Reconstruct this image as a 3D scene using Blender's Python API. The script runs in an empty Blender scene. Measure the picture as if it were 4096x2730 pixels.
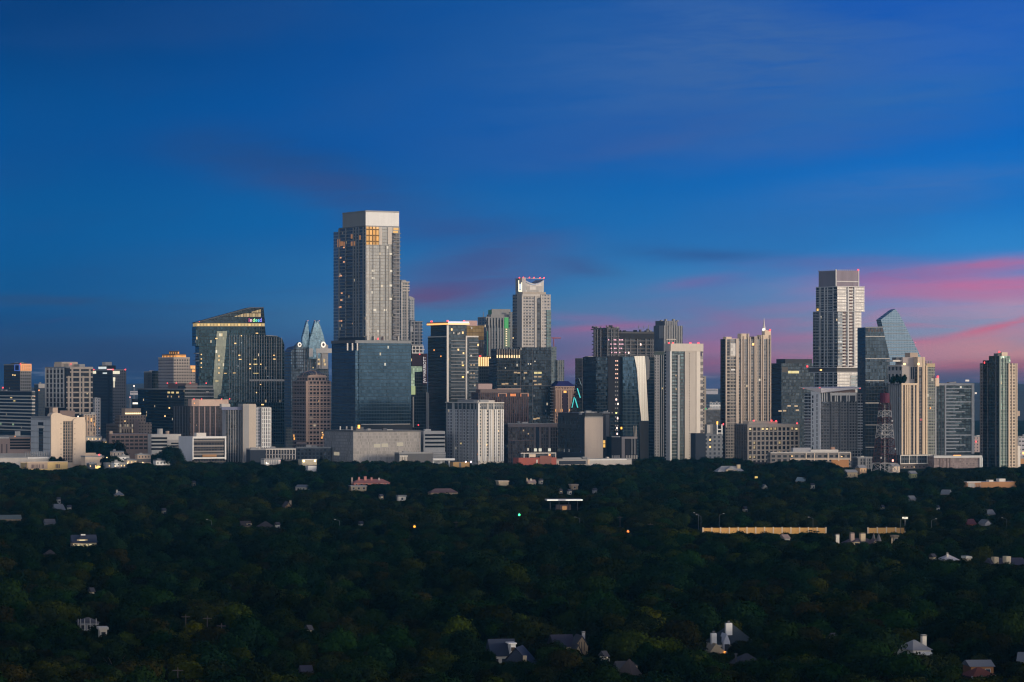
import bpy, bmesh, math, random
from mathutils import Vector, Matrix
random.seed(7)
R = math.radians
scene = bpy.context.scene
COL = scene.collection
H, HOR, F, CX = 90.0, 1528.0, 13152.0, 2048.0      # eye height (m), eye level and focal length of the telephoto view
PHI = 28.0                                          # street grid, degrees
HAZE = 1.9e-5  # thin air; far towers also carry haze in paler material colours

# ------------------------------------------------------------------ camera
cam = bpy.data.cameras.new('camera'); co = bpy.data.objects.new('camera', cam); COL.objects.link(co)
co.location = (0, 0, H); co.rotation_euler = (R(90), 0, 0)
cam.sensor_width = 36; cam.lens = 36*F/4096
cam.shift_y = (HOR-1365)/4096; cam.clip_start = 1; cam.clip_end = 60000
scene.camera = co
scene.view_settings.view_transform = 'Standard'; scene.view_settings.look = 'None'
scene.view_settings.exposure = 0; scene.view_settings.gamma = 1

# ------------------------------------------------------------------ node helpers
class E:
    def __init__(s, nt, k): s.nt, s.k = nt, k
    def m(s, op, *o):
        n = s.nt.nodes.new('ShaderNodeMath'); n.operation = op
        for i, v in enumerate((s,)+o):
            if isinstance(v, E): s.nt.links.new(v.k, n.inputs[i])
            else: n.inputs[i].default_value = v
        return E(s.nt, n.outputs[0])
    def __add__(a, b): return a.m('ADD', b)
    def __sub__(a, b): return a.m('SUBTRACT', b)
    def __mul__(a, b): return a.m('MULTIPLY', b)
    def __truediv__(a, b): return a.m('DIVIDE', b)
    def gt(a, b): return a.m('GREATER_THAN', b)
    def lt(a, b): return a.m('LESS_THAN', b)
    def clamp(a, lo=0., hi=1.): return a.m('MAXIMUM', lo).m('MINIMUM', hi)
    def smooth(a, lo, hi):
        n = a.nt.nodes.new('ShaderNodeMapRange'); n.interpolation_type = 'SMOOTHSTEP'
        a.nt.links.new(a.k, n.inputs[0]); n.inputs[1].default_value = lo; n.inputs[2].default_value = hi
        return E(a.nt, n.outputs[0])
def sep(nt, sock):
    n = nt.nodes.new('ShaderNodeSeparateXYZ'); nt.links.new(sock, n.inputs[0])
    return [E(nt, o) for o in n.outputs]
def comb(nt, *v):
    n = nt.nodes.new('ShaderNodeCombineXYZ')
    for i, x in enumerate(v):
        if isinstance(x, E): nt.links.new(x.k, n.inputs[i])
        else: n.inputs[i].default_value = x
    return n.outputs[0]
def mixc(nt, f, a, b, mode='MIX'):
    n = nt.nodes.new('ShaderNodeMix'); n.data_type = 'RGBA'; n.blend_type = mode
    for i, v in ((0, f), (6, a), (7, b)):
        if isinstance(v, E): nt.links.new(v.k, n.inputs[i])
        elif hasattr(v, 'is_linked'): nt.links.new(v, n.inputs[i])
        elif i == 0: n.inputs[0].default_value = v
        else: n.inputs[i].default_value = (*v[:3], 1)
    return n.outputs[2]
def noise(nt, vec, scale, detail=3, rough=.5, out=0, dist=0):
    n = nt.nodes.new('ShaderNodeTexNoise'); n.inputs['Scale'].default_value = scale
    n.inputs['Detail'].default_value = detail; n.inputs['Roughness'].default_value = rough
    n.inputs['Distortion'].default_value = dist
    if vec is not None: nt.links.new(vec, n.inputs['Vector'])
    return E(nt, n.outputs[0]) if out == 0 else n.outputs[1]
def s2l(c):
    return tuple(((x/255)/12.92 if x/255 < .04045 else ((x/255+.055)/1.055)**2.4) for x in c)
def newmat(name):
    m = bpy.data.materials.new(name); m.use_nodes = True
    nt = m.node_tree; p = nt.nodes['Principled BSDF']
    return m, nt, p

MATS = {}
def wall(name, c, rough=.85, var=.16, scale=.12, metal=0.):
    if name in MATS: return MATS[name]
    m, nt, p = newmat(name)
    tc = nt.nodes.new('ShaderNodeTexCoord'); x, y, z = sep(nt, tc.outputs['Object'])
    streak = noise(nt, comb(nt, x*1.0, y*1.0, z*.08), .5, 3)
    blot = noise(nt, tc.outputs['Object'], scale, 4)
    k = (streak*.5+blot*.5-.5)*(2*var)+1
    nn = nt.nodes.new('ShaderNodeVectorMath'); nn.operation = 'SCALE'
    nn.inputs[0].default_value = c; nt.links.new(k.k, nn.inputs['Scale'])
    nt.links.new(nn.outputs[0], p.inputs['Base Color'])
    p.inputs['Roughness'].default_value = rough; p.inputs['Metallic'].default_value = metal
    MATS[name] = m; return m
def emit(name, c, s, base=(.05, .05, .05)):
    if name in MATS: return MATS[name]
    m, nt, p = newmat(name)
    p.inputs['Base Color'].default_value = (*base, 1)
    p.inputs['Emission Color'].default_value = (*c, 1); p.inputs['Emission Strength'].default_value = s
    MATS[name] = m; return m
def facade(name, wc, gc, cw=3.2, fh=3.6, a=.2, b=(.2, .8), met=.5, rg=.15, var=.35, jit=.018, lit=0., litc=(1, .7, .35), lits=.8, wmet=0., wr=.8, pat=.7):
    """Wall with a regular pattern of windows; each pane has its own tint and tilt, a few are lit from inside."""
    if name in MATS: return MATS[name]
    m, nt, p = newmat(name)
    tc = nt.nodes.new('ShaderNodeTexCoord'); x, y, z = sep(nt, tc.outputs['Object'])
    nx, ny, nz = sep(nt, tc.outputs['Normal'])
    side = nx.m('ABSOLUTE').gt(.6)
    h = x + (y-x)*side
    u, v = h*(1/cw), (z+200)*(1/fh)
    fx, ix, fz, iz = u.m('FRACT'), u.m('FLOOR'), v.m('FRACT'), v.m('FLOOR')
    win = fx.gt(a)*fx.lt(1-a)*fz.gt(b[0])*fz.lt(b[1])
    wn = nt.nodes.new('ShaderNodeTexWhiteNoise'); wn.noise_dimensions = '3D'
    nt.links.new(comb(nt, ix, iz, side*7+3), wn.inputs[0])
    r1, r2, r3 = sep(nt, wn.outputs['Color'])
    big = noise(nt, comb(nt, ix, iz, side*20), .13, 3)  # broad patches of glass colour, standing in for uneven reflections
    k = (r1-.5)*(2*var)+1+(big-.5)*pat
    gs = nt.nodes.new('ShaderNodeVectorMath'); gs.operation = 'SCALE'
    gs.inputs[0].default_value = gc; nt.links.new(k.m('MAXIMUM', .1).k, gs.inputs['Scale'])
    ws = nt.nodes.new('ShaderNodeVectorMath'); ws.operation = 'SCALE'
    ws.inputs[0].default_value = wc
    st = noise(nt, comb(nt, x, y, z*.06), .4, 4)
    nt.links.new(((st-.5)*.45+1).k, ws.inputs['Scale'])
    nt.links.new(mixc(nt, win, ws.outputs[0], gs.outputs[0]), p.inputs['Base Color'])
    nt.links.new((win*(rg-wr)+wr).k, p.inputs['Roughness'])
    nt.links.new((win*(met-wmet)+wmet).k, p.inputs['Metallic'])
    g = nt.nodes.new('ShaderNodeNewGeometry')
    off = nt.nodes.new('ShaderNodeVectorMath'); off.operation = 'SCALE'
    sb = nt.nodes.new('ShaderNodeVectorMath'); sb.operation = 'SUBTRACT'
    nt.links.new(wn.outputs['Color'], sb.inputs[0]); sb.inputs[1].default_value = (.5, .5, .5)
    nt.links.new(sb.outputs[0], off.inputs[0]); nt.links.new((win*(jit*2)).k, off.inputs['Scale'])
    ad = nt.nodes.new('ShaderNodeVectorMath'); ad.operation = 'ADD'
    nt.links.new(g.outputs['Normal'], ad.inputs[0]); nt.links.new(off.outputs[0], ad.inputs[1])
    nm = nt.nodes.new('ShaderNodeVectorMath'); nm.operation = 'NORMALIZE'
    nt.links.new(ad.outputs[0], nm.inputs[0]); nt.links.new(nm.outputs[0], p.inputs['Normal'])
    if lit:
        nt.links.new(mixc(nt, r1, litc, (1, .88, .7)), p.inputs['Emission Color'])
        nt.links.new((r2.lt(lit)*win*(r3*.8+.2)*lits).k, p.inputs['Emission Strength'])
    MATS[name] = m; return m

# ------------------------------------------------------------------ world: dusk sky seen towards the east, afterglow behind the viewer
SUN_AZ, SUN_EL = 107.0, 6.5
w = bpy.data.worlds.new('World'); scene.world = w; w.use_nodes = True
nt = w.node_tree; bg = nt.nodes['Background']
tc = nt.nodes.new('ShaderNodeTexCoord'); dx, dy, dz = sep(nt, tc.outputs['Generated'])
az = dx.m('ARCTAN2', dy)*(180/math.pi); el = dz.m('ARCSINE')*(180/math.pi)
def ramp(stops):
    r = nt.nodes.new('ShaderNodeValToRGB'); r.color_ramp.interpolation = 'EASE'
    nt.links.new((el*(1/10)).clamp().k, r.inputs[0])
    e = r.color_ramp.elements
    while len(e) > 1: e.remove(e[-1])
    for i, (p, c) in enumerate(stops):
        q = e[0] if i == 0 else e.new(p/10)
        q.position = p/10; q.color = (*s2l(c), 1)
    return r.outputs[0]
left = ramp([(0, (26, 52, 88)), (.45, (24, 48, 88)), (.95, (16, 66, 118)), (1.5, (4, 82, 140)), (2.6, (0, 86, 150)), (4.2, (0, 78, 146)), (6.6, (0, 60, 122)), (10, (0, 46, 104))])
mid = ramp([(0, (62, 78, 118)), (.5, (66, 92, 136)), (1.1, (66, 116, 160)), (1.8, (44, 114, 172)), (2.8, (12, 102, 172)), (4.2, (0, 84, 164)), (6.6, (0, 76, 152)), (10, (0, 56, 124))])
right = ramp([(0, (70, 78, 106)), (.3, (120, 100, 124)), (.55, (168, 134, 150)), (.95, (124, 152, 184)), (1.5, (96, 146, 196)), (2.2, (44, 130, 200)), (3.4, (10, 110, 194)), (4.6, (4, 100, 190)), (6.6, (0, 84, 184)), (10, (0, 64, 150))])
base = mixc(nt, az.smooth(-9, 0), left, mid)
base = mixc(nt, az.smooth(-1, 9), base, right)
# soft streaks of cloud: long in azimuth, thin in elevation
v1 = comb(nt, az*.22, el*1.1-az*.03, 3.0)
wob = noise(nt, v1, 1.0, 4, .55)-.5
v2 = comb(nt, az*.55, el*4.2-az*.22, 9.0)
fine = noise(nt, v2, 1.0, 6, .62, dist=.5)
veil = noise(nt, comb(nt, az*.16, el*.55-az*.05, 1.5), 1.0, 4, .5).smooth(.38, .76)
base = mixc(nt, veil*az.smooth(-7, 6)*el.smooth(0., 3.)*.55, base, s2l((44, 100, 168)))
base = mixc(nt, veil*az.smooth(2, -6)*el.smooth(.6, 2.2)*.45, base, s2l((34, 74, 134)))
base = mixc(nt, fine.smooth(.45, .7)*el.smooth(1.9, .5)*el.smooth(-.2, .3)*az.smooth(1.5, 7)*.6, base, s2l((206, 118, 146)))
base = mixc(nt, fine.smooth(.5, .75)*el.smooth(2.4, .6)*az.smooth(4, -4)*.45, base, s2l((58, 66, 116)))
STREAKS = [  # source px of the middle, half length, half thickness, slope, colour, strength
    (3920, 1070, 400, 24, .08, (196, 102, 142), .8), (3560, 1110, 300, 46, .02, (134, 98, 158), .7), (3960, 1150, 480, 30, .02, (206, 102, 146), .85), (3720, 1186, 260, 16, -.03, (196, 104, 146), .65), (3950, 1190, 340, 34, .05, (184, 120, 160), .6), (3300, 1045, 330, 22, .02, (104, 102, 162), .55),
    (3880, 1262, 380, 44, .05, (186, 142, 168), .5), (4080, 1235, 160, 30, .05, (206, 150, 170), .5),
    (3960, 1320, 230, 13, .26, (214, 96, 122), .8), (3640, 1372, 210, 12, .10, (202, 100, 128), .75), (3900, 1372, 330, 26, .16, (204, 132, 142), .6), (4040, 1425, 420, 34, .04, (214, 140, 136), .8), (3780, 1420, 240, 26, .08, (196, 140, 146), .6), (3600, 1430, 260, 30, .02, (170, 116, 140), .5),
    (3980, 1470, 330, 22, .02, (164, 84, 100), .7), (3960, 1505, 420, 18, .0, (74, 72, 100), .6), (3500, 1490, 200, 22, 0, (120, 84, 116), .5),
    (1750, 1165, 200, 34, .12, (112, 66, 106), .9), (1950, 1060, 300, 50, .18, (84, 84, 136), .55), (2000, 1120, 240, 40, .12, (78, 84, 140), .6), (1900, 1050, 260, 60, .22, (58, 82, 140), .6),
    (2440, 1312, 190, 15, .06, (186, 88, 126), .8), (2380, 1278, 200, 14, -.06, (150, 98, 150), .6), (2880, 1385, 170, 30, .04, (180, 104, 136), .65), (2790, 1135, 140, 17, .14, (136, 96, 152), .5), (2920, 1280, 120, 24, -.25, (150, 104, 150), .55), (3130, 1345, 130, 14, .05, (190, 110, 140), .5), (2700, 1385, 150, 20, .05, (176, 92, 128), .5),
    (2800, 1460, 330, 26, .0, (176, 80, 110), .55), (2860, 1330, 190, 34, .1, (146, 106, 156), .5), (2480, 1440, 300, 44, .10, (150, 92, 124), .65), (2960, 1330, 420, 60, .06, (150, 104, 146), .55), (2260, 1350, 260, 30, .04, (140, 96, 140), .5), (2700, 1240, 420, 50, .05, (104, 112, 166), .5), (3500, 1210, 300, 40, .05, (150, 120, 168), .5), (3560, 1330, 240, 26, .1, (176, 110, 140), .5),
    (2330, 1070, 130, 28, -.12, (62, 78, 132), .55), (2780, 1015, 260, 22, -.02, (48, 82, 142), .7), (2900, 1130, 200, 30, .12, (86, 106, 170), .5),
    (200, 1204, 420, 18, -.04, (40, 70, 112), .6), (200, 1400, 600, 70, .0, (36, 54, 96), .7), (500, 1470, 420, 40, .0, (40, 48, 84), .5),
    (1080, 640, 400, 60, -.12, (26, 74, 136), .8), (1280, 740, 340, 60, -.14, (46, 76, 134), .8), (1800, 900, 300, 60, -.05, (52, 80, 140), .6),
    (3000, 240, 800, 200, .10, (60, 102, 164), .9), (3500, 430, 560, 80, .2, (48, 104, 172), .8), (2650, 560, 420, 50, .18, (54, 94, 162), .8), (3700, 760, 500, 60, .1, (66, 112, 178), .6), (3900, 180, 420, 130, .1, (48, 102, 184), .5), (2400, 520, 420, 70, .2, (34, 88, 164), .5), (3300, 560, 480, 60, .14, (50, 96, 172), .45)]
for sx, sy, L, T, sl, c, s in STREAKS:
    a0, e0, l, t = [math.degrees(math.atan(q/F)) for q in (sx-CX, HOR-sy, L*1.1, T*1.3)]
    du = (az-a0)*(1/l); dv = (el-e0-(az-a0)*sl+wob*(t*2.6))*(1/t)
    g = (du*du+dv*dv)*-1
    g = g.m('EXPONENT')*(fine*2.0-.12).clamp(.15, 1.)
    base = mixc(nt, g.m('MULTIPLY', s), base, s2l(c))
low = noise(nt, comb(nt, az*.7, el*7.0, 5.0), 1.0, 4).smooth(.5, .68)*el.smooth(.02, .1)*el.smooth(.34, .12)
base = mixc(nt, low*.28, base, s2l((150, 160, 180)))
# afterglow in the west (behind and right of the viewer)
sa = R(SUN_AZ); ga = R(140); gd = dx*math.sin(ga)+dy*math.cos(ga)
gl = (gd*.5+.5).m('POWER', 2.2)*el.smooth(42, 0)*dy.smooth(.45, -.15)
glow = mixc(nt, gl, (0, 0, 0), (1.74, 1.52, 1.22))
back = mixc(nt, dy.smooth(.5, -.5)*el.smooth(-5, 5)*(el.smooth(50, 0)*.9+.1), (0, 0, 0), (.64, .68, .64))
base = mixc(nt, el.smooth(12, 60)*.7, base, (.001, .012, .05))
sk = nt.nodes.new('ShaderNodeTexSky'); sk.sky_type = 'NISHITA'; sk.sun_disc = False
sk.sun_elevation = R(SUN_EL); sk.sun_rotation = R(SUN_AZ)
nish = mixc(nt, 1.0, sk.outputs[0], (.0005, .0005, .0005), 'MULTIPLY')
tot = mixc(nt, 1.0, mixc(nt, 1.0, base, glow, 'ADD'), mixc(nt, 1.0, back, nish, 'ADD'), 'ADD')
nt.links.new(tot, bg.inputs[0]); bg.inputs[1].default_value = 1.0
w.cycles.sampling_method = 'MANUAL'; w.cycles.sample_map_resolution = 512
sl_ = bpy.data.lights.new('sun', 'SUN'); sl_.energy = 2.7; sl_.angle = R(12); sl_.color = (1, .81, .58)
so = bpy.data.objects.new('sun', sl_); COL.objects.link(so)
so.rotation_euler = Vector((math.sin(sa)*math.cos(R(SUN_EL)), math.cos(sa)*math.cos(R(SUN_EL)), math.sin(R(SUN_EL)))).to_track_quat('Z', 'Y').to_euler()
so.location = (900, -300, 500)
# ------------------------------------------------------------------ mesh helpers
def link(name, verts, faces, mats, parent=None, fm=None, smooth=False):
    me = bpy.data.meshes.new(name); me.from_pydata(verts, [], faces)
    for m in (mats if isinstance(mats, (list, tuple)) else [mats]): me.materials.append(m)
    if fm: me.polygons.foreach_set('material_index', fm)
    if smooth: me.polygons.foreach_set('use_smooth', [True]*len(me.polygons))
    me.update()
    o = bpy.data.objects.new(name, me); COL.objects.link(o)
    if parent is not None: o.parent = parent
    return o
def tag(o, label, cat, group=None):
    o['label'] = label; o['category'] = cat
    if group: o['group'] = group
    return o
def empty(name, loc, rz, label, cat, group=None):
    o = bpy.data.objects.new(name, None); COL.objects.link(o); o.location = loc; o.rotation_euler = (0, 0, rz)
    o.empty_display_size = 2
    return tag(o, label, cat, group)
class MB:
    def __init__(s): s.v, s.f, s.m = [], [], []
    def box(s, x0, x1, y0, y1, z0, z1, mi=(0,)*6):
        b = len(s.v)
        s.v += [(x, y, z) for z in (z0, z1) for x, y in ((x0, y0), (x1, y0), (x1, y1), (x0, y1))]
        s.f += [tuple(b+i for i in q) for q in ((0, 1, 5, 4), (1, 2, 6, 5), (2, 3, 7, 6), (3, 0, 4, 7), (4, 5, 6, 7), (3, 2, 1, 0))]
        s.m += list(mi); return s
    def prism(s, pts, y0, y1, mi=(0, 0, 0)):          # outline in x-z, given thickness in y; mi: front, back, sides
        b, n = len(s.v), len(pts)
        s.v += [(x, y0, z) for x, z in pts]+[(x, y1, z) for x, z in pts]
        s.f += [tuple(b+i for i in range(n)), tuple(b+n+i for i in reversed(range(n)))]
        s.m += [mi[0], mi[1]]
        for i in range(n):
            j = (i+1) % n
            s.f.append((b+j, b+i, b+n+i, b+n+j)); s.m.append(mi[2])
        return s
    def bar(s, a, b, r, r2=None, n=6):
        a, b = Vector(a), Vector(b); d = (b-a).normalized(); r2 = r if r2 is None else r2
        u = d.orthogonal().normalized(); w_ = d.cross(u); k = len(s.v)
        for p, q in ((a, r), (b, r2)):
            for i in range(n):
                t = 2*math.pi*i/n; s.v.append(tuple(p+(u*math.cos(t)+w_*math.sin(t))*q))
        for i in range(n):
            j = (i+1) % n; s.f.append((k+i, k+j, k+n+j, k+n+i)); s.m.append(0)
        s.f += [tuple(k+i for i in reversed(range(n))), tuple(k+n+i for i in range(n))]; s.m += [0, 0]
        return s
    def out(s, name, mats, parent=None, smooth=False): return link(name, s.v, s.f, mats, parent, s.m, smooth)

ROOF = wall('roof_gravel', (.16, .15, .15)); DARKROOF = wall('roof_dark', (.06, .06, .065))
RED = emit('aviation_red', (1, .05, .06), 3.0); ORL = emit('lamp_orange', (1, .34, .07), 1.7); WARM = emit('lamp_warm', (1, .62, .24), 1.5)
AMB = emit('glow_amber', (1, .45, .10), 1.3); YEL = emit('window_yellow', (1, .74, .3), .75); WHT = emit('lamp_white', (1, .9, .76), 2.0)
PINK = emit('lamp_pink', (1, .5, .5), 1.1); DIM = emit('window_dim', (1, .66, .34), .42); GREEN = emit('light_green', (.1, .9, .32), .5)
GLASSG = emit('glow_glass_green', (.55, .85, .5), .35); CYAN = emit('neon_cyan', (.05, .75, .72), .9); BLUEL = emit('sign_blue', (.12, .25, .9), .5)
CREAM = wall('cream_stone', (.68, .54, .41)); WHITE = wall('white_concrete', (.66, .61, .55)); PALE = wall('pale_concrete', (.50, .46, .42))
GREY = wall('grey_concrete', (.27, .27, .275)); DGREY = wall('dark_grey', (.10, .10, .105)); TAN = wall('tan_stone', (.42, .32, .25))
PINKST = wall('pink_stone', (.42, .30, .25)); BROWN = wall('brown_stone', (.17, .125, .115)); NAVY = wall('navy_panel', (.018, .025, .04))
WHITEP = wall('white_paint', (.75, .73, .70)); BRICK = wall('red_brick', (.33, .085, .06)); STEEL = wall('steel', (.24, .24, .25), .5, metal=.4)

CLEAR = []      # sight lines kept open: columns l..r, rows t..b, distance
class B:
    """A building: its near corner at photo column xc, the sunlit side to the right, the shaded side to the left."""
    def __init__(s, name, label, cat, xl, xc, xr, ytop, D, mr, ml=None, phi=PHI, W=None, L=None, body='facade', roof=None, group=None, ybot=None, roofs=2):
        s.D, s.xc = D, xc; s.p = R(phi); s.C = Vector(((xc-CX)/F*D, D, 0))
        s.root = empty(name, s.C, s.p, label, cat, group)
        s.L = s.R(xr) if L is None else L
        s.W = s.Lf(xl) if W is None else W
        s.h = s.z(ytop); s.zb = -2 if ybot is None else s.z(ybot)
        s.mr = mr; ml = ml or mr; s.ml = ml; s.roof = roof or ROOF  # left faces often get a darker, greyer copy, shade put into the colour
        if body: s.box(body, 0, s.L, 0, s.W, s.zb, s.h, [mr, ml, s.roof], (0, 1, 0, 1, 2, 2))
        if roofs: s.clutter(roofs)
        if D < 3345 and cat != 'tower': CLEAR.append((xl, xr, ytop, ytop+24, D))
    def R(s, px):
        k = (px-CX)/F; return (k*s.D-s.C.x)/(math.cos(s.p)-k*math.sin(s.p))
    def Lf(s, px):
        k = (px-CX)/F; return (k*s.D-s.C.x)/(-math.sin(s.p)-k*math.cos(s.p))
    def yat(s, x0, px):
        k = (px-CX)/F; a, c = math.sin(s.p), math.cos(s.p); return (k*(s.D+x0*a)-s.C.x-x0*c)/(-a-k*c)
    def xat(s, y0, px):
        k = (px-CX)/F; a, c = math.sin(s.p), math.cos(s.p); return (k*(s.D+y0*c)-s.C.x+y0*a)/(c-k*a)
    def vol(s, name, pl, pc, pr, yt, yb, mr, ml=None, y0=0., parent=None, W=None, roof=None):   # a volume whose sunlit face lies y0 behind the near corner
        x0, x1 = s.xat(y0, pc), s.xat(y0, pr); y1 = s.yat(x0, pl) if W is None else y0+W
        return s.box(name, x0, x1, y0, y1, s.z(yb), s.z(yt), [mr, ml or mr, roof or s.roof], (0, 1, 0, 1, 2, 2), parent)
    def z(s, py): return H-(py-HOR)*s.D/F
    def px(s, n): return n*s.D/F
    def box(s, name, x0, x1, y0, y1, z0, z1, m, mi=(0,)*6, parent=None):
        return MB().box(x0, x1, y0, y1, z0, z1, mi).out(name, m, parent or s.root)
    def on(s, side, name, a, b, y0, y1, m, proud=.35, parent=None):      # a flat block on a face between photo columns a..b and rows y0..y1
        z1, z0 = s.z(y0), s.z(y1)
        if side == 'R':
            u0, u1 = sorted((s.R(a), s.R(b))); return s.box(name, u0, u1, -proud, .06, z0, z1, m, parent=parent)
        u0, u1 = sorted((s.Lf(a), s.Lf(b))); return s.box(name, -proud, .06, u0, u1, z0, z1, m, parent=parent)
    def cols(s, side, xs, wpx, y0, y1, m, proud=.5, name='pier'):
        for x in xs: s.on(side, name, x-wpx/2, x+wpx/2, y0, y1, m, proud)
    def rows(s, side, a, b, ys, hpx, m, proud=.33, name='floor_band'):
        for y in ys: s.on(side, name, a, b, y-hpx/2, y+hpx/2, m, proud)
    def top(s, name, a, b, y0, m, back=None, off=1.0, ybase=None, ml=None, parent=None):   # a block on the roof between columns a..b of the right face
        u0, u1 = s.R(a), s.R(b); z0 = s.h if ybase is None else s.z(ybase)
        return s.box(name, u0, u1, off, (back or s.W*.7)+off, z0-.02, s.z(y0), [m, ml or m, s.roof], (0, 1, 0, 1, 2, 2), parent)
    def topl(s, name, a, b, y0, m, off=1.0, wide=None, ybase=None):       # the same measured on the left face
        v0, v1 = sorted((s.Lf(a), s.Lf(b))); z0 = s.h if ybase is None else s.z(ybase)
        return s.box(name, off, off+(wide or s.L*.6), v0, v1, z0-.02, s.z(y0), [m, m, s.roof], (0, 1, 0, 1, 2, 2))
    def clutter(s, n):
        rnd = random.Random(int(s.xc*7+s.D))
        for i in range(n):
            a = s.L*rnd.uniform(.1, .7); b = s.W*rnd.uniform(.15, .6)
            s.box('rooftop_unit', a, a+rnd.uniform(2, min(7, s.L*.25+2)), b, b+rnd.uniform(2, 5), s.h-.05, s.h+rnd.uniform(1.2, 2.8), [GREY, PALE, DGREY][i % 3])
        t = .35
        s.par = (MB().box(-.12, s.L+.12, -.12, t, s.h-.6, s.h+.75).box(-.12, t, t, s.W-t, s.h-.6, s.h+.75)
          .box(s.L-t, s.L+.12, t, s.W-t, s.h-.6, s.h+.75).box(-.12, s.L+.12, s.W-t, s.W+.12, s.h-.6, s.h+.75).out('parapet', s.trim if hasattr(s, 'trim') else GREY, s.root))
    def lit(s, side, pts, m=WARM, w=4, h=5, name='lit_window'):
        for p in pts: s.on(side, name, p[0]-w/2, p[0]+w/2, p[1]-h/2, p[1]+h/2, m, .14)
    def red(s, pts, m=RED, r=.75, name='warning_light', dy=-.3):
        for x, y in pts:
            u = s.R(x) if x > s.xc else .3; v = dy if x > s.xc else s.Lf(x); z = s.z(y)
            MB().bar((u, v, z-r), (u, v, z+r), r, r, 8).out(name, m, s.root)
    def poly(s, name, pts, m, y0=0., y1=20., mi=(0, 0, 0), parent=None):
        q = []
        for x, y in pts:
            u = s.R(x); Y = s.D+u*math.sin(s.p); q.append((u, H-(y-HOR)*Y/F))
        a = sum(q[i][0]*q[(i+1) % len(q)][1]-q[(i+1) % len(q)][0]*q[i][1] for i in range(len(q)))
        if a < 0: q.reverse()
        return MB().prism(q, y0, y1, mi).out(name, m, parent or s.root)
def lin(a, b, n): return [a+(b-a)*i/(n-1) for i in range(n)]
def text(body, size, m, name, parent, loc, rot, sx=1.0):
    cu = bpy.data.curves.new(name, 'FONT'); cu.body = body; cu.size = size; cu.extrude = .12; cu.align_x = 'LEFT'
    t = bpy.data.objects.new('tmp', cu); COL.objects.link(t)
    bpy.context.view_layer.update()
    me = bpy.data.meshes.new_from_object(t.evaluated_get(bpy.context.evaluated_depsgraph_get()))
    bpy.data.objects.remove(t); bpy.data.curves.remove(cu)
    me.materials.clear(); me.materials.append(m)
    o = bpy.data.objects.new(name, me); COL.objects.link(o); o.parent = parent
    o.location = loc; o.rotation_euler = rot; o.scale = (sx, 1, 1)
    return o
# ------------------------------------------------------------------ the skyline, measured in enlarged pieces of the view
VIEW = {1: (0, 1150, .5102), 2: (600, 1150, .5102), 3: (1200, 800, .7338), 4: (1700, 1050, .5742), 5: (2200, 1150, .5102), 6: (2600, 1150, .5102), 7: (3100, 1000, .6061), 8: (3496, 1150, .5742)}
def V(n):
    a, b, k = VIEW[n]; return (lambda v: a+k*v), (lambda v: b+k*v)
GL = lambda n, c=(.10, .14, .18), **k: facade(n, k.pop('wc', (.05, .06, .07)), c, **k)

# ---- far left
x, y = V(1)
b = B('office_tower', 'dark brown tower with a lit orange crown and blue square sign above the banded offices', 'office tower', x(30), x(158), x(246), y(606), 3780,
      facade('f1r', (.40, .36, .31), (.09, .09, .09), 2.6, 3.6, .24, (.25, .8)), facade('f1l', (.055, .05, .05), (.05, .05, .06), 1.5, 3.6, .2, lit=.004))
b.topl('penthouse', x(78), x(150), y(592), DGREY)
b.cols('R', lin(x(166), x(242), 6), 5, y(606), y(655), emit('crown_orange', (1, .38, .13), .95), .4, 'lit_fin')
b.on('R', 'lit_panel', x(160), x(245), y(600), y(608), emit('crown_orange', (1, .38, .13), .95), .6)
sg = b.on('L', 'sign', x(117), x(157), y(606), y(656), wall('sign_navy', (.01, .02, .08)), .5)
for a, c_, e, f_ in ((117, 157, 606, 611), (117, 157, 651, 656), (117, 122, 611, 651), (152, 157, 611, 651)): b.on('L', 'sign_border', x(a), x(c_), y(e), y(f_), BLUEL, .7, sg)
b.lit('L', [(x(101), y(687)), (x(118), y(689))], WARM, 4, 5); b.red([(x(160), y(603))])

b = B('office_building', 'wide office block of alternating pale and dark glass bands at the left edge', 'office building', x(-170), x(250), x(275), y(818), 3640,
      GL('f2', (.035, .045, .055), cw=2.2, fh=3.6, a=.08, b=(.1, .9), lit=.004), GL('f2'), roof=DARKROOF, roofs=3)
b.rows('L', x(-168), x(250), lin(y(853), y(1122), 11), 5, PALE); b.rows('R', x(250), x(275), lin(y(853), y(1122), 11), 5, PALE)
b.on('L', 'fascia', x(-168), x(250), y(818), y(842), NAVY, .4)
b.lit('L', [(x(113), y(893)), (x(88), y(868))], YEL, 8, 4); b.lit('L', [(x(103), y(1080)), (x(5), y(1078))], GLASSG, 7, 8)
b.red([(x(20), y(788))]); b.lit('R', [(x(272), y(856))], ORL, 4, 4)

b = B('office_tower', 'narrow hazy glass tower half hidden between the banded offices and the white gridded apartments', 'office tower', x(268), x(300), x(358), y(760), 4300, GL('f3', (.10, .13, .17), cw=2, fh=3.8), roofs=1)
b.on('R', 'lit_panel', x(302), x(350), y(757), y(790), PALE, .3); b.lit('R', [(x(306), y(808))], ORL, 5, 5, 'warning_light')

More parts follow.
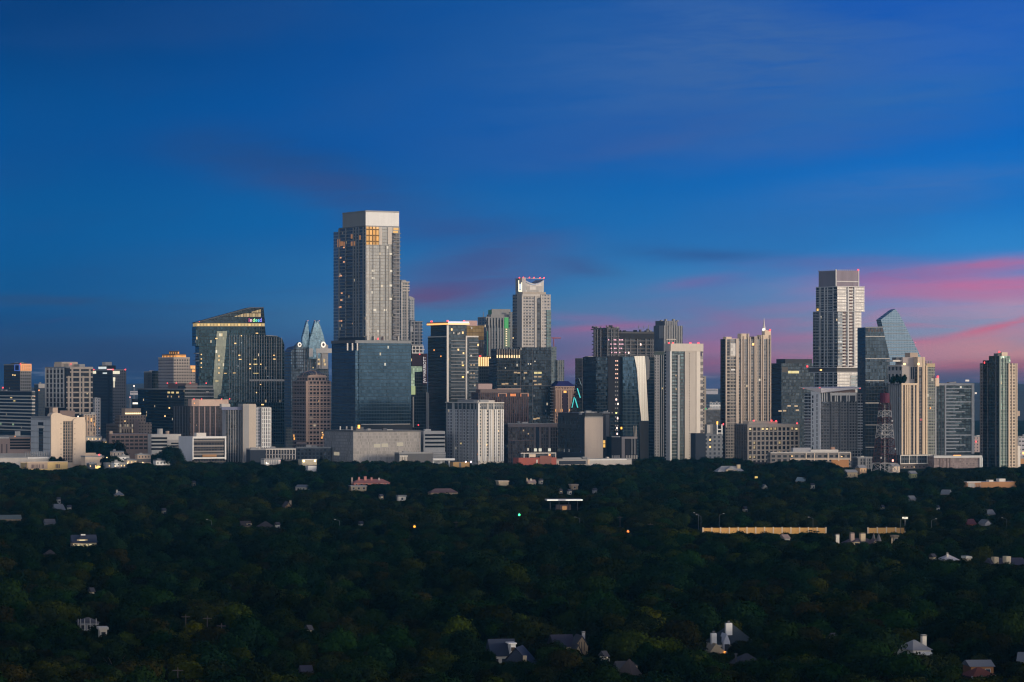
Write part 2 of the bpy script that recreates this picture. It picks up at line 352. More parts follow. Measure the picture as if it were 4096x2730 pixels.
b = B('apartment_tower', 'apartment tower with a white concrete grid over dark windows and a cream penthouse', 'apartment tower', x(354), x(517), x(728), y(628), 3700,
      GL('f4', (.028, .026, .03), wc=(.03, .03, .03), cw=3, fh=3.2, met=.2, lit=.003), GL('f4'), W=None, roofs=1)
b.cols('L', lin(x(360), x(500), 6), 4.6, y(632), y(945), WHITE); b.rows('L', x(356), x(504), lin(y(640), y(942), 9), 4.4, PALE)
for a, ww in ((566, 13), (627, 12), (652, 14), (703, 13)): b.cols('R', [x(a)], ww*.51, y(625) if a != 652 else y(695), y(1000), CREAM, .7)
b.cols('R', [x(538)], 8, y(695), y(1000), CREAM, .7)
b.rows('R', x(520), x(726), lin(y(664), y(985), 9), 5.5, CREAM); b.on('R', 'cornice', x(548), x(728), y(624), y(642), CREAM, .9)
b.on('R', 'recess_shade', x(517), x(548), y(640), y(700), NAVY, .5)  # raised navy strip, the shade of the recess put into its colour
b.topl('penthouse', x(421), x(476), y(584), CREAM); b.top('penthouse', x(540), x(566), y(598), CREAM); b.top('penthouse', x(625), x(668), y(602), PALE); b.red([(x(556), y(601))], r=.5)

b = B('office_tower', 'plain dark slate tower with lit white crown signs right of the white gridded apartments', 'office tower', x(728), x(884), x(990), y(648), 3900,
      facade('f5r', (.13, .13, .145), (.05, .06, .07), 2.7, 3.5, .26, (.25, .75), lit=.004), facade('f5l', (.04, .047, .055), (.04, .05, .06), 1.6, 3.6, .3), roofs=1)
b.topl('penthouse', x(768), x(838), y(612), NAVY); b.topl('rooftop_unit', x(763), x(790), y(584), PALE, 6, 8)
b.on('L', 'lit_sign', x(776), x(834), y(622), y(640), emit('sign_white', (.85, .92, .9), .8), .8)
b.on('L', 'lit_sign', x(724), x(753), y(655), y(677), emit('sign_warm', (1, .9, .66), .9), .8); b.on('L', 'lit_sign', x(810), x(838), y(668), y(678), emit('sign_white', (.85, .92, .9), .8), .8)
b.on('R', 'lit_sign', x(885), x(937), y(656), y(680), emit('sign_warm', (1, .9, .66), .9), .8); b.on('R', 'lit_strip', x(886), x(902), y(706), y(735), emit('sign_warm', (1, .9, .66), .9), .8)
b.on('R', 'lit_strip', x(890), x(897), y(735), y(785), emit('sign_warm', (1, .9, .66), .9), .7); b.on('L', 'lit_strip', x(842), x(884), y(640), y(648), PINK, .6)
b.on('L', 'recess', x(845), x(862), y(690), y(1100), NAVY, .4)  # recess drawn as a navy strip, shade put into colour
b.red([(x(735), y(645)), (x(886), y(645)), (x(982), y(645))])

b = B('apartment_building', 'narrow pale apartment slab at the foot of the plain dark slate tower', 'apartment building', x(728), x(742), x(787), y(872), 3660, facade('f6', (.36, .36, .38), (.05, .06, .07), 3.4, 3.4, .26, (.25, .8)), roofs=1)
b.cols('R', [x(750), x(783)], 3, y(872), y(1130), PALE)

b = B('office_building', 'small dark rooftop box with a bright white sign above the stepped stone building', 'building', x(1034), x(1040), x(1086), y(876), 4000, NAVY, roofs=0)
b.on('R', 'lit_sign', x(1040), x(1084), y(903), y(917), emit('sign_bright', (1, .93, .8), 1.3), .5)

FST = facade('f8', (.20, .155, .13), (.04, .035, .035), 3.4, 3.6, .3, (.3, .75), lit=.02)
b = B('stepped_building', 'stepped brown stone building with a ring of lamps round its top tier', 'building', x(832), x(930), x(1190), y(1072), 3700, FST, roof=TAN, roofs=0)
t2 = b.top('middle_tier', x(946), x(1150), y(1004), FST, 14, 3); b.top('wing', x(1086), x(1188), y(1062), FST, 10, -.6)
b.box('top_tier', b.R(x(992)), b.R(x(1116)), 5, 15, b.z(y(1004)), b.z(y(950)), TAN)
b.on('R', 'stone_bay', x(935), x(1040), y(1075), y(1140), facade('f8b', (.36, .27, .20), (.10, .07, .05), 3, 7, .3, (.2, .8), lit=.25, lits=.5), 1.2)
b.on('R', 'dark_bay', x(1045), x(1084), y(1040), y(1150), BROWN, 1.0)
for q in lin(x(1000), x(1112), 8):
    u = b.R(q); b.box('lamp', u-.8, u+.8, 4.4, 4.9, b.z(y(995)), b.z(y(985)), emit('lamp_gold', (1, .76, .38), 2.2))
b.lit('R', [(x(980), y(1050)), (x(1078), y(1108)), (x(998), y(1108))], WARM, 4, 5)

b = B('parking_garage', 'brown open deck parking garage below the stepped stone building', 'parking garage', x(846), x(858), x(1166), y(1148), 3560, BROWN, phi=12, roof=GREY, roofs=0, W=30)
b.rows('R', x(866), x(1160), lin(y(1174), y(1262), 4), 8, wall('garage_shade', (.015, .015, .018)), .12, 'deck_opening')  # openings are near-black strips, shade of the decks put into the colour
b.cols('R', lin(x(870), x(1160), 9), 4, y(1150), y(1290), BROWN, .4)
b.top('stair_tower', x(860), x(885), y(1128), TAN, 8)

b = B('parking_garage', 'pale garage with long dark decks and a round tank on its roof', 'parking garage', x(1172), x(1188), x(1420), y(1152), 3500, WHITE, phi=14, roof=GREY, roofs=0, W=30)
b.rows('R', x(1186), x(1310), lin(y(1184), y(1268), 4), 8, MATS['garage_shade'], .12, 'deck_opening')
b.on('R', 'stair_tower', x(1312), x(1420), y(1196), y(1300), PALE, 1.2); b.rows('R', x(1340), x(1400), [y(1225), y(1245)], 6, MATS['garage_shade'], 1.3, 'deck_opening')
u = b.R(x(1262)); MB().bar((u, 8, b.h-.1), (u, 8, b.z(y(1110))), 3, 3, 16).out('tank', PALE, b.root); MB().bar((u+8, 8, b.h-.1), (u+8, 8, b.z(y(1128))), 2, 2, 12).out('tank', TAN, b.root)

b = B('tower_block', 'cream block with rounded shaft tops and a dark window strip between two blank sunlit slabs', 'tower block', x(242), x(396), x(667), y(1020), 3420,
      CREAM, facade('f9l', (.55, .55, .55), (.05, .05, .06), 3.0, 6.2, .34, (.30, .52), rg=.3), phi=30, roof=DARKROOF, roofs=0)  # grey left wall: shade on the cream block put into its colour
b.on('R', 'window_strip', x(490), x(570), y(1050), y(1375), facade('f9w', (.22, .19, .16), (.03, .035, .035), 2.3, 3.1, .14, (.2, .9)), .25)
b.cols('R', lin(x(492), x(568), 5), 2, y(1052), y(1375), TAN, .5, 'mullion')
zt = lambda pts, nm, y0: b.poly(nm, [(x(p), y(q)) for p, q in pts], CREAM, y0, 9)
zt([(397, 1390), (397, 1004), (404, 992), (418, 984), (440, 982), (470, 990), (486, 1000), (566, 1018), (552, 1032), (492, 1050), (490, 1390)], 'slab', -1.4)
zt([(570, 1390), (570, 1046), (580, 1032), (598, 1024), (634, 1024), (654, 1032), (664, 1044), (667, 1060), (667, 1390)], 'slab', -1.4)
b.lit('R', [(x(q), y(k)) for k in range(1070, 1340, 40) for q in (474, 582)], TAN, 5, 4, 'vent'); 
for o in b.root.children:
    if o.name.startswith('vent'): o.location.y = -1.4
b.on('L', 'window_strip', x(305), x(338), y(1108), y(1290), GL('f9d', (.03, .04, .05), cw=2, fh=3.4, a=.1), .2)
b.on('L', 'canopy', x(298), x(345), y(1088), y(1106), WHITE, 1.4); b.on('L', 'dark_window', x(300), x(340), y(1060), y(1085), NAVY, .2)
b.on('L', 'roof_edge', x(250), x(396), y(1012), y(1030), GREY, .6)
b.top('penthouse', x(436), x(476), y(944), TAN, 10, 8); b.top('roof_house', x(500), x(616), y(968), BROWN, 14, 10)
b.lit('R', [(x(612), y(1014))], WHT, 4, 5, 'lamp')

b = B('office_building', 'small tan building with warm lit arches behind the cream block with rounded tops', 'building', x(640), x(655), x(752), y(998), 3560, facade('f10', (.34, .26, .20), (.05, .04, .04), 3.4, 4, .28, (.2, .85), lit=.05), roofs=1)
b.cols('R', lin(x(660), x(748), 5), 5, y(998), y(1190), TAN, .5)
b.lit('R', [(x(686), y(1030)), (x(716), y(1040)), (x(684), y(1075)), (x(745), y(1075))], AMB, 5, 14); b.lit('R', [(x(780), y(1107))], ORL, 3, 4)

b = B('parking_garage', 'low pinkish garage with pale decks left of the cream block with rounded tops', 'parking garage', x(-120), x(-100), x(240), y(1170), 3480, PINKST, phi=10, roofs=1, W=25)
b.rows('R', x(78), x(236), lin(y(1196), y(1262), 4), 8, MATS['garage_shade'], .12, 'deck_opening'); b.rows('R', x(-90), x(70), [y(1180)], 6, WHITE, .3)
b.top('stair_tower', x(118), x(160), y(1130), WHITE, 8); b.cols('R', [x(14), x(52)], 6, y(1230), y(1300), BROWN, .2, 'dark_window'); b.lit('R', [(x(118), y(1170))], ORL, 4, 4)
b.rows('R', x(-60), x(236), [y(1325)], 22, PALE, 3, 'annex')

b = B('low_building', 'low yellow sandstone hall with dark windows at the edge of the trees', 'low building', x(160), x(212), x(531), y(1372), 3320, wall('sandstone', (.72, .50, .21)), phi=24, roofs=0)
b.on('R', 'wall_panel', x(216), x(372), y(1374), y(1425), TAN, .3)
b.cols('R', [x(q) for q in (250, 258, 266, 282, 296, 310, 330, 340, 440, 452, 464)], 3.2, y(1390), y(1420), BROWN, .5, 'window')
b.lit('R', [(x(203), y(1400)), (x(224), y(1400))], BROWN, 4, 14, 'window'); b.on('R', 'roof_edge', x(160), x(531), y(1368), y(1374), CREAM, .5)

b = B('low_building', 'long white flat roofed annex between the sandstone hall and the cream block', 'low building', x(-20), x(0), x(396), y(1336), 3400, PALE, phi=24, W=14, roofs=1)
b.on('R', 'roof_edge', x(216), x(396), y(1336), y(1346), WHITEP, .6); b.cols('R', lin(x(195), x(375), 14), 2, y(1290), y(1330), GREY, 1, 'column')
b = B('low_building', 'long low cream wing right of the cream block with rounded tops', 'low building', x(664), x(668), x(820), y(1328), 3400, CREAM, phi=24, W=16, roofs=2)
b.on('R', 'roof_edge', x(668), x(752), y(1298), y(1320), TAN, -.1)
b.red([(x(778), y(1314))])
lows = [  # crop px: left, corner, right, top, depth, wall, label
 (820, 832, 1000, 1382, 3300, GREY, 'grey shed with an orange lit doorway at the tree edge'),
 (880, 884, 972, 1290, 3420, CREAM, 'small cream cube house above the white roofed shops'),
 (912, 920, 1014, 1326, 3380, WHITEP, 'small bright white box building with a dark base'),
 (986, 994, 1072, 1352, 3350, CREAM, 'cream two storey box beside the small bright white box'),
 (1070, 1078, 1182, 1312, 3390, TAN, 'blank tan shed wall below the brown garage'),
 (1215, 1222, 1330, 1360, 3340, WHITEP, 'flat white roof showing above the trees below the pale garage'),
 (668, 676, 800, 1172, 3560, PALE, 'little pale house with a green tint among trees behind the cream wing'),
 (805, 810, 834, 1200, 3500, CREAM, 'tall narrow cream gatehouse left of the brown garage'),
 (690, 700, 760, 1384, 3300, DGREY, 'dark shed with small white windows under the cream wing'),
 (888, 894, 935, 1372, 3290, WHITEP, 'bright white gable end beside the grey shed')]
for l, c_, r, t, d, m, lab in lows:
    b = B('low_building', lab, 'low building', x(l), x(c_), x(r), y(t), d, m, phi=24, roofs=1, W=9)
    b.on('R', 'base_band', x(c_), x(r), y(t+34), y(t+60), DGREY, .15)
    b.cols('R', lin(x(c_+(r-c_)*.15), x(r-(r-c_)*.15), max(2, int((r-c_)/26))), 4, y(t+12), y(t+24), WARM if l in (820, 986, 805, 690, 668) else NAVY, .12, 'window')  # warm windows added on some sheds for a glow along the base
b.lit('R', [(x(775), y(1405)), (x(760), y(1412))], emit('door_yellow', (1, .7, .2), 1.6), 12, 7)
b.lit('R', [(x(838), y(1334)), (x(1000), y(1380)), (x(1120), y(1376)), (x(905), y(1404))], emit('lamp_gold_small', (1, .66, .3), 2.4), 4, 4, 'lamp')

# ---- left of the tallest tower
x, y = V(2)
F13 = facade('f13', (.47, .41, .37), (.05, .05, .055), 3.3, 3.7, .25, (.22, .72), lit=.004)
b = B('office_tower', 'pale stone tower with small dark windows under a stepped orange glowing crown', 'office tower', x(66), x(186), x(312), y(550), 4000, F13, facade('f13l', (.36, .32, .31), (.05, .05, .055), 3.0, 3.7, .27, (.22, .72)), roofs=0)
OC = emit('crown_glow', (1, .40, .08), 1.3)
for z0, z1, a in ((y(552), y(524), 3.5), (y(524), y(497), 10)):
    b.box('crown_tier', a, b.L-a, a, b.W-a, b.z(z0)-.02, b.z(z1), [wall('crown_stone', (.30, .17, .08)), MATS['crown_stone'], DARKROOF], (0, 1, 0, 1, 2, 2))
    n = 9 if a < 5 else 5
    for i in range(n):
        u = a+(b.L-2*a)*(i+.5)/n; v = a+(b.W-2*a)*(i+.5)/n; q = (b.L-2*a)/n*.33
        b.box('crown_light', u-q, u+q, a-.4, a+.1, b.z(z0)+.6, b.z(z1)-1.6, OC); b.box('crown_light', a-.4, a+.1, v-q, v+q, b.z(z0)+.6, b.z(z1)-1.6, OC)
b.on('R', 'cornice', x(186), x(312), y(548), y(556), PALE, .6); b.on('L', 'cornice', x(66), x(186), y(548), y(556), PALE, .6)
b = B('office_building', 'low stone wing with amber lit top windows right of the stepped orange crown', 'office building', x(300), x(316), x(385), y(614), 4060, F13, roofs=0)
b.on('R', 'lit_band', x(316), x(380), y(614), y(620), OC, .4); b.lit('R', [(x(q), y(630)) for q in (326, 347, 369)], emit('crown_glow2', (1, .5, .15), 1.1), 8, 9); b.lit('R', [(x(338), y(655)), (x(355), y(655))], OC, 7, 10)
b = B('office_tower', 'dark green glass tower left of the stone tower with the orange crown', 'office tower', x(-48), x(16), x(70), y(664), 4060, GL('f16b', (.04, .06, .07), cw=2.2, fh=3.8, a=.06, b=(.1, .85)), roofs=2)
b.cols('L', lin(x(-44), x(12), 7), 2, y(668), y(1000), DGREY, .3); b.on('R', 'upper_block', x(16), x(64), y(655), y(700), MATS['f16b'], .8)
b = B('office_building', 'broad dark glass mid rise of banded floors in front of the orange crowned tower', 'office building', x(-95), x(270), x(500), y(800), 3820,
      GL('f16', (.055, .07, .075), wc=(.07, .075, .075), cw=2.4, fh=3.7, a=.07, b=(.25, .92), lit=.008), GL('f16l', (.035, .05, .055), wc=(.035, .04, .04), cw=2.4, fh=3.7, a=.07, b=(.2, .92), lit=.008), roofs=1)
b.top('upper_storey', x(272), x(496), y(772), MATS['f16'], 20, .6); b.rows('R', x(272), x(498), [y(q) for q in (775, 800, 828, 856)], 4, GREY, .9)
b.topl('upper_storey', x(130), x(270), y(752), BROWN, 2, 14); b.top('lit_roof_house', x(305), x(392), y(755), wall('roof_pink_lit', (.5, .28, .28)), 6, 8)  # pinkish light on the roof house is put into its wall colour
b.red([(x(q), y(752)) for q in (134, 204, 316, 440)], RED, .6)
b.lit('R', [(x(450), y(822))], PALE, 10, 6); b.lit('L', [(x(q), y(826)) for q in (148, 178, 216)], YEL, 10, 7); b.lit('L', [(x(q), y(858)) for q in (140, 168, 226)], DIM, 4, 7); b.lit('L', [(x(152), y(948)), (x(118), y(1014))], WARM, 5, 6)

# the slanted dark glass tower
b = B('office_tower', 'dark glass tower with a slanted peak, lit gold bands and rainbow lettering', 'office tower', x(340), x(360), x(1058), y(470), 3860, None, phi=14, W=22, body=None, roofs=0)
G15 = GL('f15', (.016, .034, .042), wc=(.032, .048, .054), cw=2.1, fh=3.9, a=.12, b=(.12, .9), met=.75, rg=.12, var=.5, lit=.006); G15d = GL('f15d', (.02, .03, .035), wc=(.016, .02, .022), cw=2.1, fh=3.9, a=.05, b=(.1, .9), met=.6, rg=.15)
P = lambda nm, pts, m, y0, y1: b.poly(nm, [(x(p), y(q)) for p, q in pts], m, y0, y1)
P('glass_facade', [(385, 1230), (385, 458), (360, 458), (360, 306), (902, 306), (908, 378), (960, 380), (1010, 388), (1040, 410), (1054, 450), (1054, 1230)], [G15, G15, DARKROOF], 0, 30)
P('lit_band', [(362, 306), (362, 281), (900, 281), (902, 306)], [emit('band_gold', (1, .68, .26), .38)], 1.2, 26)
P('peak', [(358, 281), (786, 163), (890, 161), (902, 281)], [G15d, G15d, DARKROOF], 0, 30)
P('peak_edge', [(356, 282), (356, 275), (786, 157), (892, 157), (892, 164), (786, 164)], [DGREY], -.6, 30)
for k, q in enumerate(lin(372, 880, 20)): P('band_light', [(q, 303), (q, 285), (q+17, 285), (q+17, 303)], emit('band_hi', (1, .70, .28), .62 if k % 3 else .9) if k % 3 else emit('band_hi2', (1, .62, .2), 1.0), .9, 1.3)
for q, n in ((205, 9), (172, 4)):
    a0 = 664 if q == 205 else 796
    for i in range(n):
        l = a0+(872-a0)*i/n; r = l+(872-a0)/n*.84; t0 = 232 if q == 205 else 198
        P('peak_window', [(l, t0), (l, max(q, t0-(l-a0)*.30-4)), (r, max(q, t0-(r-a0)*.30-5)), (r, t0)], emit('peak_gold', (1, .66, .26), .34) if i % 2 else emit('peak_gold2', (1, .72, .34), .5), -.25, .1)
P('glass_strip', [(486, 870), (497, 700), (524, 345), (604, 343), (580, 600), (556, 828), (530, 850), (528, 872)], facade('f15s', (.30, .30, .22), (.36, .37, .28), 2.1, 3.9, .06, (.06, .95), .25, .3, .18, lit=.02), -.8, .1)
for q in lin(620, 1030, 22): P('fin', [(q, 900), (q, 372 if q < 900 else 392), (q+3, 372 if q < 900 else 392), (q+3, 900)], [STEEL], -.5, .1)
for q in (520, 580): P('balcony', [(362, q), (362, q-5), (384, q-5), (384, q)], [GREY], -2, 20)
P('mid_floor_line', [(780, 737), (780, 722), (1054, 722), (1054, 737)], [GREY], -.3, .1); P('roof_rail', [(908, 379), (908, 374), (1000, 381), (1000, 386)], [GREY], -.4, 2)
for l in ((402, 527, 8, 9), (402, 562, 8, 8), (402, 594, 9, 10), (402, 628, 8, 8), (668, 440, 14, 9), (700, 533, 14, 8), (706, 565, 20, 6), (824, 564, 22, 6), (826, 604, 28, 9), (784, 604, 12, 9), (868, 604, 9, 9), (784, 636, 10, 10), (830, 674, 40, 5), (972, 533, 14, 6), (975, 563, 18, 6), (834, 826, 7, 9), (882, 920, 20, 9), (523, 735, 24, 8), (520, 402, 16, 8), (540, 540, 7, 16), (540, 572, 7, 14), (540, 602, 6, 12), (540, 632, 7, 12), (540, 672, 7, 12), (660, 672, 20, 4), (866, 762, 9, 6), (838, 360, 18, 6), (716, 436, 6, 6), (650, 500, 6, 5), (716, 380, 7, 8), (690, 618, 5, 8), (924, 697, 5, 6), (590, 674, 20, 4)):
    q, k, ww, hh = l; m = YEL if ww > 20 else WARM if ww > 6 else emit('window_cool', (.8, .85, .9), .5)
    P('lit_window', [(q-ww/2, k+hh/2), (q-ww/2, k-hh/2), (q+ww/2, k-hh/2), (q+ww/2, k+hh/2)], m, -.95, .1)
sgn = P('sign', [(768, 277), (768, 238), (878, 238), (878, 277)], [NAVY], -.5, .1)
cols_ = [(1, .12, .45), (1, .55, .75), (.45, 1, .35), (.15, .9, .55), (.12, .55, 1), (.25, .22, 1)]
pos = [772, 783, 804, 824, 842, 858]
for ch, c_, q in zip('indeed', cols_, pos):
    u = b.R(x(q)); Y = b.D+u*math.sin(b.p); text(ch, 6.6, emit('letter_'+str(int(c_[0]*100))+str(int(c_[1]*100)), c_, 1.5), 'sign_letter', sgn, (u, -.75, H-(y(271)-HOR)*Y/F), (R(90), 0, 0), .80)
b.red([(x(386), y(270))], RED, .4)

b = B('glass_tower', 'slim hazy blue glass tower between the slanted dark tower and the domed stone office', 'glass tower', x(1048), x(1062), x(1122), y(502), 4250, GL('f22b', (.10, .15, .20), cw=2, fh=3.8, var=.3), roofs=1)  # haze partly put into the paler blue glass colour
b.on('R', 'dark_corner', x(1062), x(1100), y(705), y(1200), GL('f22c', (.04, .06, .08), cw=2, fh=3.8), .8)

b = B('office_building', 'dark brown striped office with a pinkish cream rooftop box', 'office building', x(180), x(312), x(628), y(932), 3560, facade('f17', (.055, .045, .045), (.03, .025, .028), 1.7, 3.6, .3, (.1, .9)), facade('f17l', (.03, .027, .03), (.02, .02, .024), 1.7, 3.6, .3, (.1, .9)), roof=DARKROOF, roofs=0)
b.cols('R', [x(q) for q in (342, 384, 427, 470, 512)], 4.5, y(935), y(1300), wall('mauve_pier', (.30, .22, .21)), .6); b.cols('L', lin(x(192), x(300), 6), 2.5, y(935), y(1300), DGREY, .4)
b.top('rooftop_box', x(400), x(630), y(880), wall('pinkcream', (.62, .45, .36)), 10, 5); b.top('rooftop_box', x(340), x(400), y(876), PINKST, 10, 5)
b.red([(x(q), y(876)) for q in (344, 404, 560, 624)], RED, .5); b.lit('R', [(x(348), y(910))], ORL, 4, 4, 'lamp')
b.lit('R', [(x(364), y(1082))], PINKST, 3, 5)

F18 = facade('f18l', (.06, .06, .065), (.025, .027, .032), 2.6, 3.6, .2, (.05, .95))
b = B('office_tower', 'slab tower of dark striped glass, a cream shaft and a bright white window grid', 'office tower', x(566), x(594), x(940), y(945), 3440, F18, wall('c18', (.33, .33, .35)), phi=24, roofs=1)
b.top('rooftop_box', x(566), x(634), y(914), PALE, 6, 2); b.cols('R', lin(x(612), x(712), 6), 2.2, y(962), y(1370), GREY, .35)
b.on('R', 'rail', x(560), x(720), y(938), y(962), wall('blue_grey', (.16, .17, .26)), .8)
u0, u1, u2, u3 = [b.R(x(q)) for q in (718, 766, 818, 862)]
b.box('shaft', u0, u2, -5, 12, -2, b.z(y(915)), [wall('shaft_cream', (.5, .42, .345)), GREY, GREY], (0, 1, 0, 1, 2, 2)); b.on('R', 'shaft_face', x(722), x(764), y(918), y(1370), wall('shaft_shaded', (.30, .29, .285)), 5.15)  # grey half carries the shaft's shaded side as colour
b.box('window_wing', b.R(x(822)), u3, -2, 10, -2, b.z(y(942)), facade('f18m', (.42, .42, .44), (.07, .07, .075), 1.5, 3.4, .3, (.15, .8)))
b.box('window_wing', u3, b.R(x(938)), -4, 10, -2, b.z(y(945)), [NAVY])
for q in lin(867, 936, 6): b.on('R', 'pier', x(q-3.4), x(q+3.4), y(944), y(1290), WHITEP, 4.5)
for q in lin(947, 1250, 11): b.on('R', 'floor_band', x(865), x(938), y(q-3), y(q+3), WHITEP, 4.3)

b = B('office_building', 'low white framed office with dark horizontal window bands and a blank shaded side', 'office building', x(224), x(330), x(592), y(1172), 3380, facade('f19', (.06, .055, .055), (.03, .03, .035), 3, 3.4, .06, (.2, .85), lit=.01), wall('c19', (.66, .67, .70)), phi=24, roof=PALE, roofs=0)
b.on('R', 'frame_post', x(330), x(338), y(1172), y(1352), WHITEP, 1.5); b.on('R', 'frame_post', x(584), x(594), y(1172), y(1352), WHITEP, 1.5); b.on('R', 'frame_top', x(330), x(594), y(1170), y(1186), WHITEP, 1.6); b.on('R', 'frame_base', x(330), x(594), y(1334), y(1345), WHITEP, 1.6)
b.rows('R', x(338), x(584), [y(q) for q in (1203, 1245, 1288, 1310)], 6, wall('band_tan', (.22, .20, .19)), .8); b.top('penthouse', x(372), x(448), y(1142), WHITE, 8, 3)
b.on('R', 'lit_shop', x(410), x(520), y(1312), y(1330), wall('shop_ochre', (.34, .18, .08)), .9)

b = B('apartment_building', 'dark low block with a row of pale window columns right of the white gridded slab', 'apartment building', x(752), x(786), x(905), y(1272), 3400, NAVY, phi=14, roofs=2, W=25)
b = B('apartment_building', 'dark building with rows of small white framed windows at the tree edge', 'apartment building', x(900), x(908), x(1145), y(1268), 3410, facade('f20', (.05, .05, .055), (.02, .022, .03), 3, 3.2, .2), phi=10, W=20, roofs=1)
b.cols('R', lin(x(915), x(1140), 11), 2.5, y(1275), y(1350), PALE, .4, 'window_frame'); b.rows('R', x(905), x(1145), [y(1270)], 4, WHITE, .6); b.rows('R', x(905), x(1145), [y(1312)], 3, GREY, .5)
b = B('office_building', 'long dark low block below the domed stone office', 'building', x(1140), x(1150), x(1420), y(1258), 3470, GL('f20b', (.02, .025, .035), cw=4, fh=4), phi=8, W=20, roofs=3)
b.rows('R', x(1150), x(1230), [y(1220)], 8, BROWN, .5)
b = B('low_building', 'low white pavilion with two bright yellow floodlights in the trees', 'low building', x(1180), x(1190), x(1308), y(1352), 3260, wall('pav', (.5, .44, .32)), phi=24, W=10, roofs=0)
b.lit('R', [(x(1205), y(1362)), (x(1293), y(1360))], emit('flood_yellow', (1, .82, .34), 4), 7, 9, 'floodlight'); b.on('R', 'roof_edge', x(1190), x(1308), y(1348), y(1355), WHITEP, .6)
b = B('low_building', 'small lit white house at the foot of the white gridded slab', 'low building', x(888), x(896), x(1022), y(1350), 3270, WHITE, phi=24, W=10, roofs=1)
b.lit('R', [(x(922), y(1382)), (x(914), y(1378))], WHT, 6, 6, 'lamp'); b.lit('R', [(x(1020), y(1362))], PINK, 4, 4, 'lamp'); b.cols('R', lin(x(905), x(1000), 8), 2, y(1352), y(1390), GREY, .4, 'column')
b = B('low_building', 'thin white flat roof among trees below the two floodlights', 'low building', x(1230), x(1240), x(1306), y(1400), 3180, WHITEP, phi=24, W=8, roofs=0)

F21 = facade('f21', (.27, .21, .20), (.045, .04, .045), 4.4, 4.1, .17, (.2, .8), lit=.006)
b = B('office_building', 'pinkish brown stone office with a square window grid and domed glass roof', 'office building', x(1118), x(1222), x(1420), y(735), 3780, F21, facade('f21l', (.21, .17, .17), (.04, .04, .045), 4.4, 4.1, .18, (.2, .8)), roofs=0)
b.cols('R', [x(1226), x(1236), x(1330)], 5, y(735), y(1210), PINKST, .6); b.rows('R', x(1222), x(1420), lin(y(770), y(1205), 11), 3, PINKST, .5); b.rows('L', x(1118), x(1222), lin(y(770), y(1205), 11), 3, wall('band_shaded', (.24, .19, .185)), .5)  # left bands are a darker copy of the pink stone, shade as colour
a = 4; b.box('upper_storey', a, b.L-a, a, b.W-a, b.h-.05, b.z(y(700)), F21)
hz = b.z(y(700))-.03; N_ = 14; dv, df = [], []; dm = lambda t: 1-abs(2*t-1)**3.2
for i in range(N_+1):
    for k in range(N_+1): dv.append((a+(b.L-2*a)*i/N_, a+(b.W-2*a)*k/N_, hz+6.2*(dm(i/N_)*dm(k/N_))**.6))
for i in range(N_):
    for k in range(N_): q = i*(N_+1)+k; df.append((q, q+N_+1, q+N_+2, q+1))
link('domed_roof', dv, df, GL('f21d', (.07, .09, .11), wc=(.14, .13, .13), cw=3, fh=3, a=.1), b.root, smooth=True)
for t in (0, .5, 1):
    pr = [(a+(b.L-2*a)*i/N_, hz+6.2*(dm(i/N_)*max(.12, dm(t)))**.6+.5) for i in range(N_+1)]; v = a+(b.W-2*a)*t
    MB().prism([(pr[0][0], hz-.5)]+pr+[(pr[-1][0], hz-.5)], v-.7, v+.7).out('roof_rib', PINKST, b.root)
for t in (.5,):
    vv = [(a+(b.L-2*a)*t, a+(b.W-2*a)*k/N_, hz+6.2*(dm(k/N_))**.6+.6) for k in range(N_+1)]; mb = MB()
    for p0, p1 in zip(vv, vv[1:]): mb.bar(p0, p1, .8)
    mb.out('roof_rib', PINKST, b.root)
b.lit('R', [(x(1230), y(1150)), (x(1350), y(1140)), (x(1325), y(892))], WARM, 4, 5); b.lit('R', [(x(1348), y(1180)), (x(1356), y(1160))], AMB, 5, 9)
b.lit('L', [(x(1128), y(1165)), (x(1132), y(1190))], AMB, 5, 9)

# the tower with folded glass spires
b = B('glass_tower', 'pale tower topped by folded teal glass spires with two lit clock rings', 'glass tower', x(1176), x(1196), x(1420), y(520), 4150, GL('f22', (.14, .18, .21), wc=(.12, .13, .14), cw=2.4, fh=3.8, a=.16, met=.6), phi=18, W=46, body=None, roofs=0)
P('glass_facade', [(1112, 1100), (1112, 505), (1140, 470), (1196, 455), (1400, 455), (1420, 1100)], [MATS['f22'], MATS['f22'], GREY], 4, 40)
SP = GL('spire_glass', (.22, .34, .40), wc=(.24, .33, .37), cw=1.8, fh=2.2, a=.08, b=(.08, .92), met=.55, rg=.2)  # teal shifted towards the sky, haze put into the glass colour
for pts, y0, y1 in (([(1196, 470), (1200, 390), (1236, 262), (1246, 300), (1252, 470)], 2, 10), ([(1240, 560), (1246, 420), (1292, 258), (1318, 330), (1330, 440), (1330, 560)], -4, 4), ([(1300, 470), (1302, 340), (1326, 258), (1345, 300), (1368, 370), (1395, 480)], 6, 14), ([(1222, 480), (1232, 350), (1262, 300), (1300, 480)], 14, 22)):
    P('spire', pts, SP, y0, y1)
for q in (1238, 1292, 1326): b.red([(x(q), y(262))], emit('spire_light', (1, .4, .4), .9), .5)
for l, r, t in ((1144, 1192, 455), (1318, 1392, 455)):
    P('clock_bay', [(l, 640), (l, t), ((l+r)/2, t-24), (r, t), (r, 640)], [PALE if l > 1300 else MATS['f22']], -3, 8)
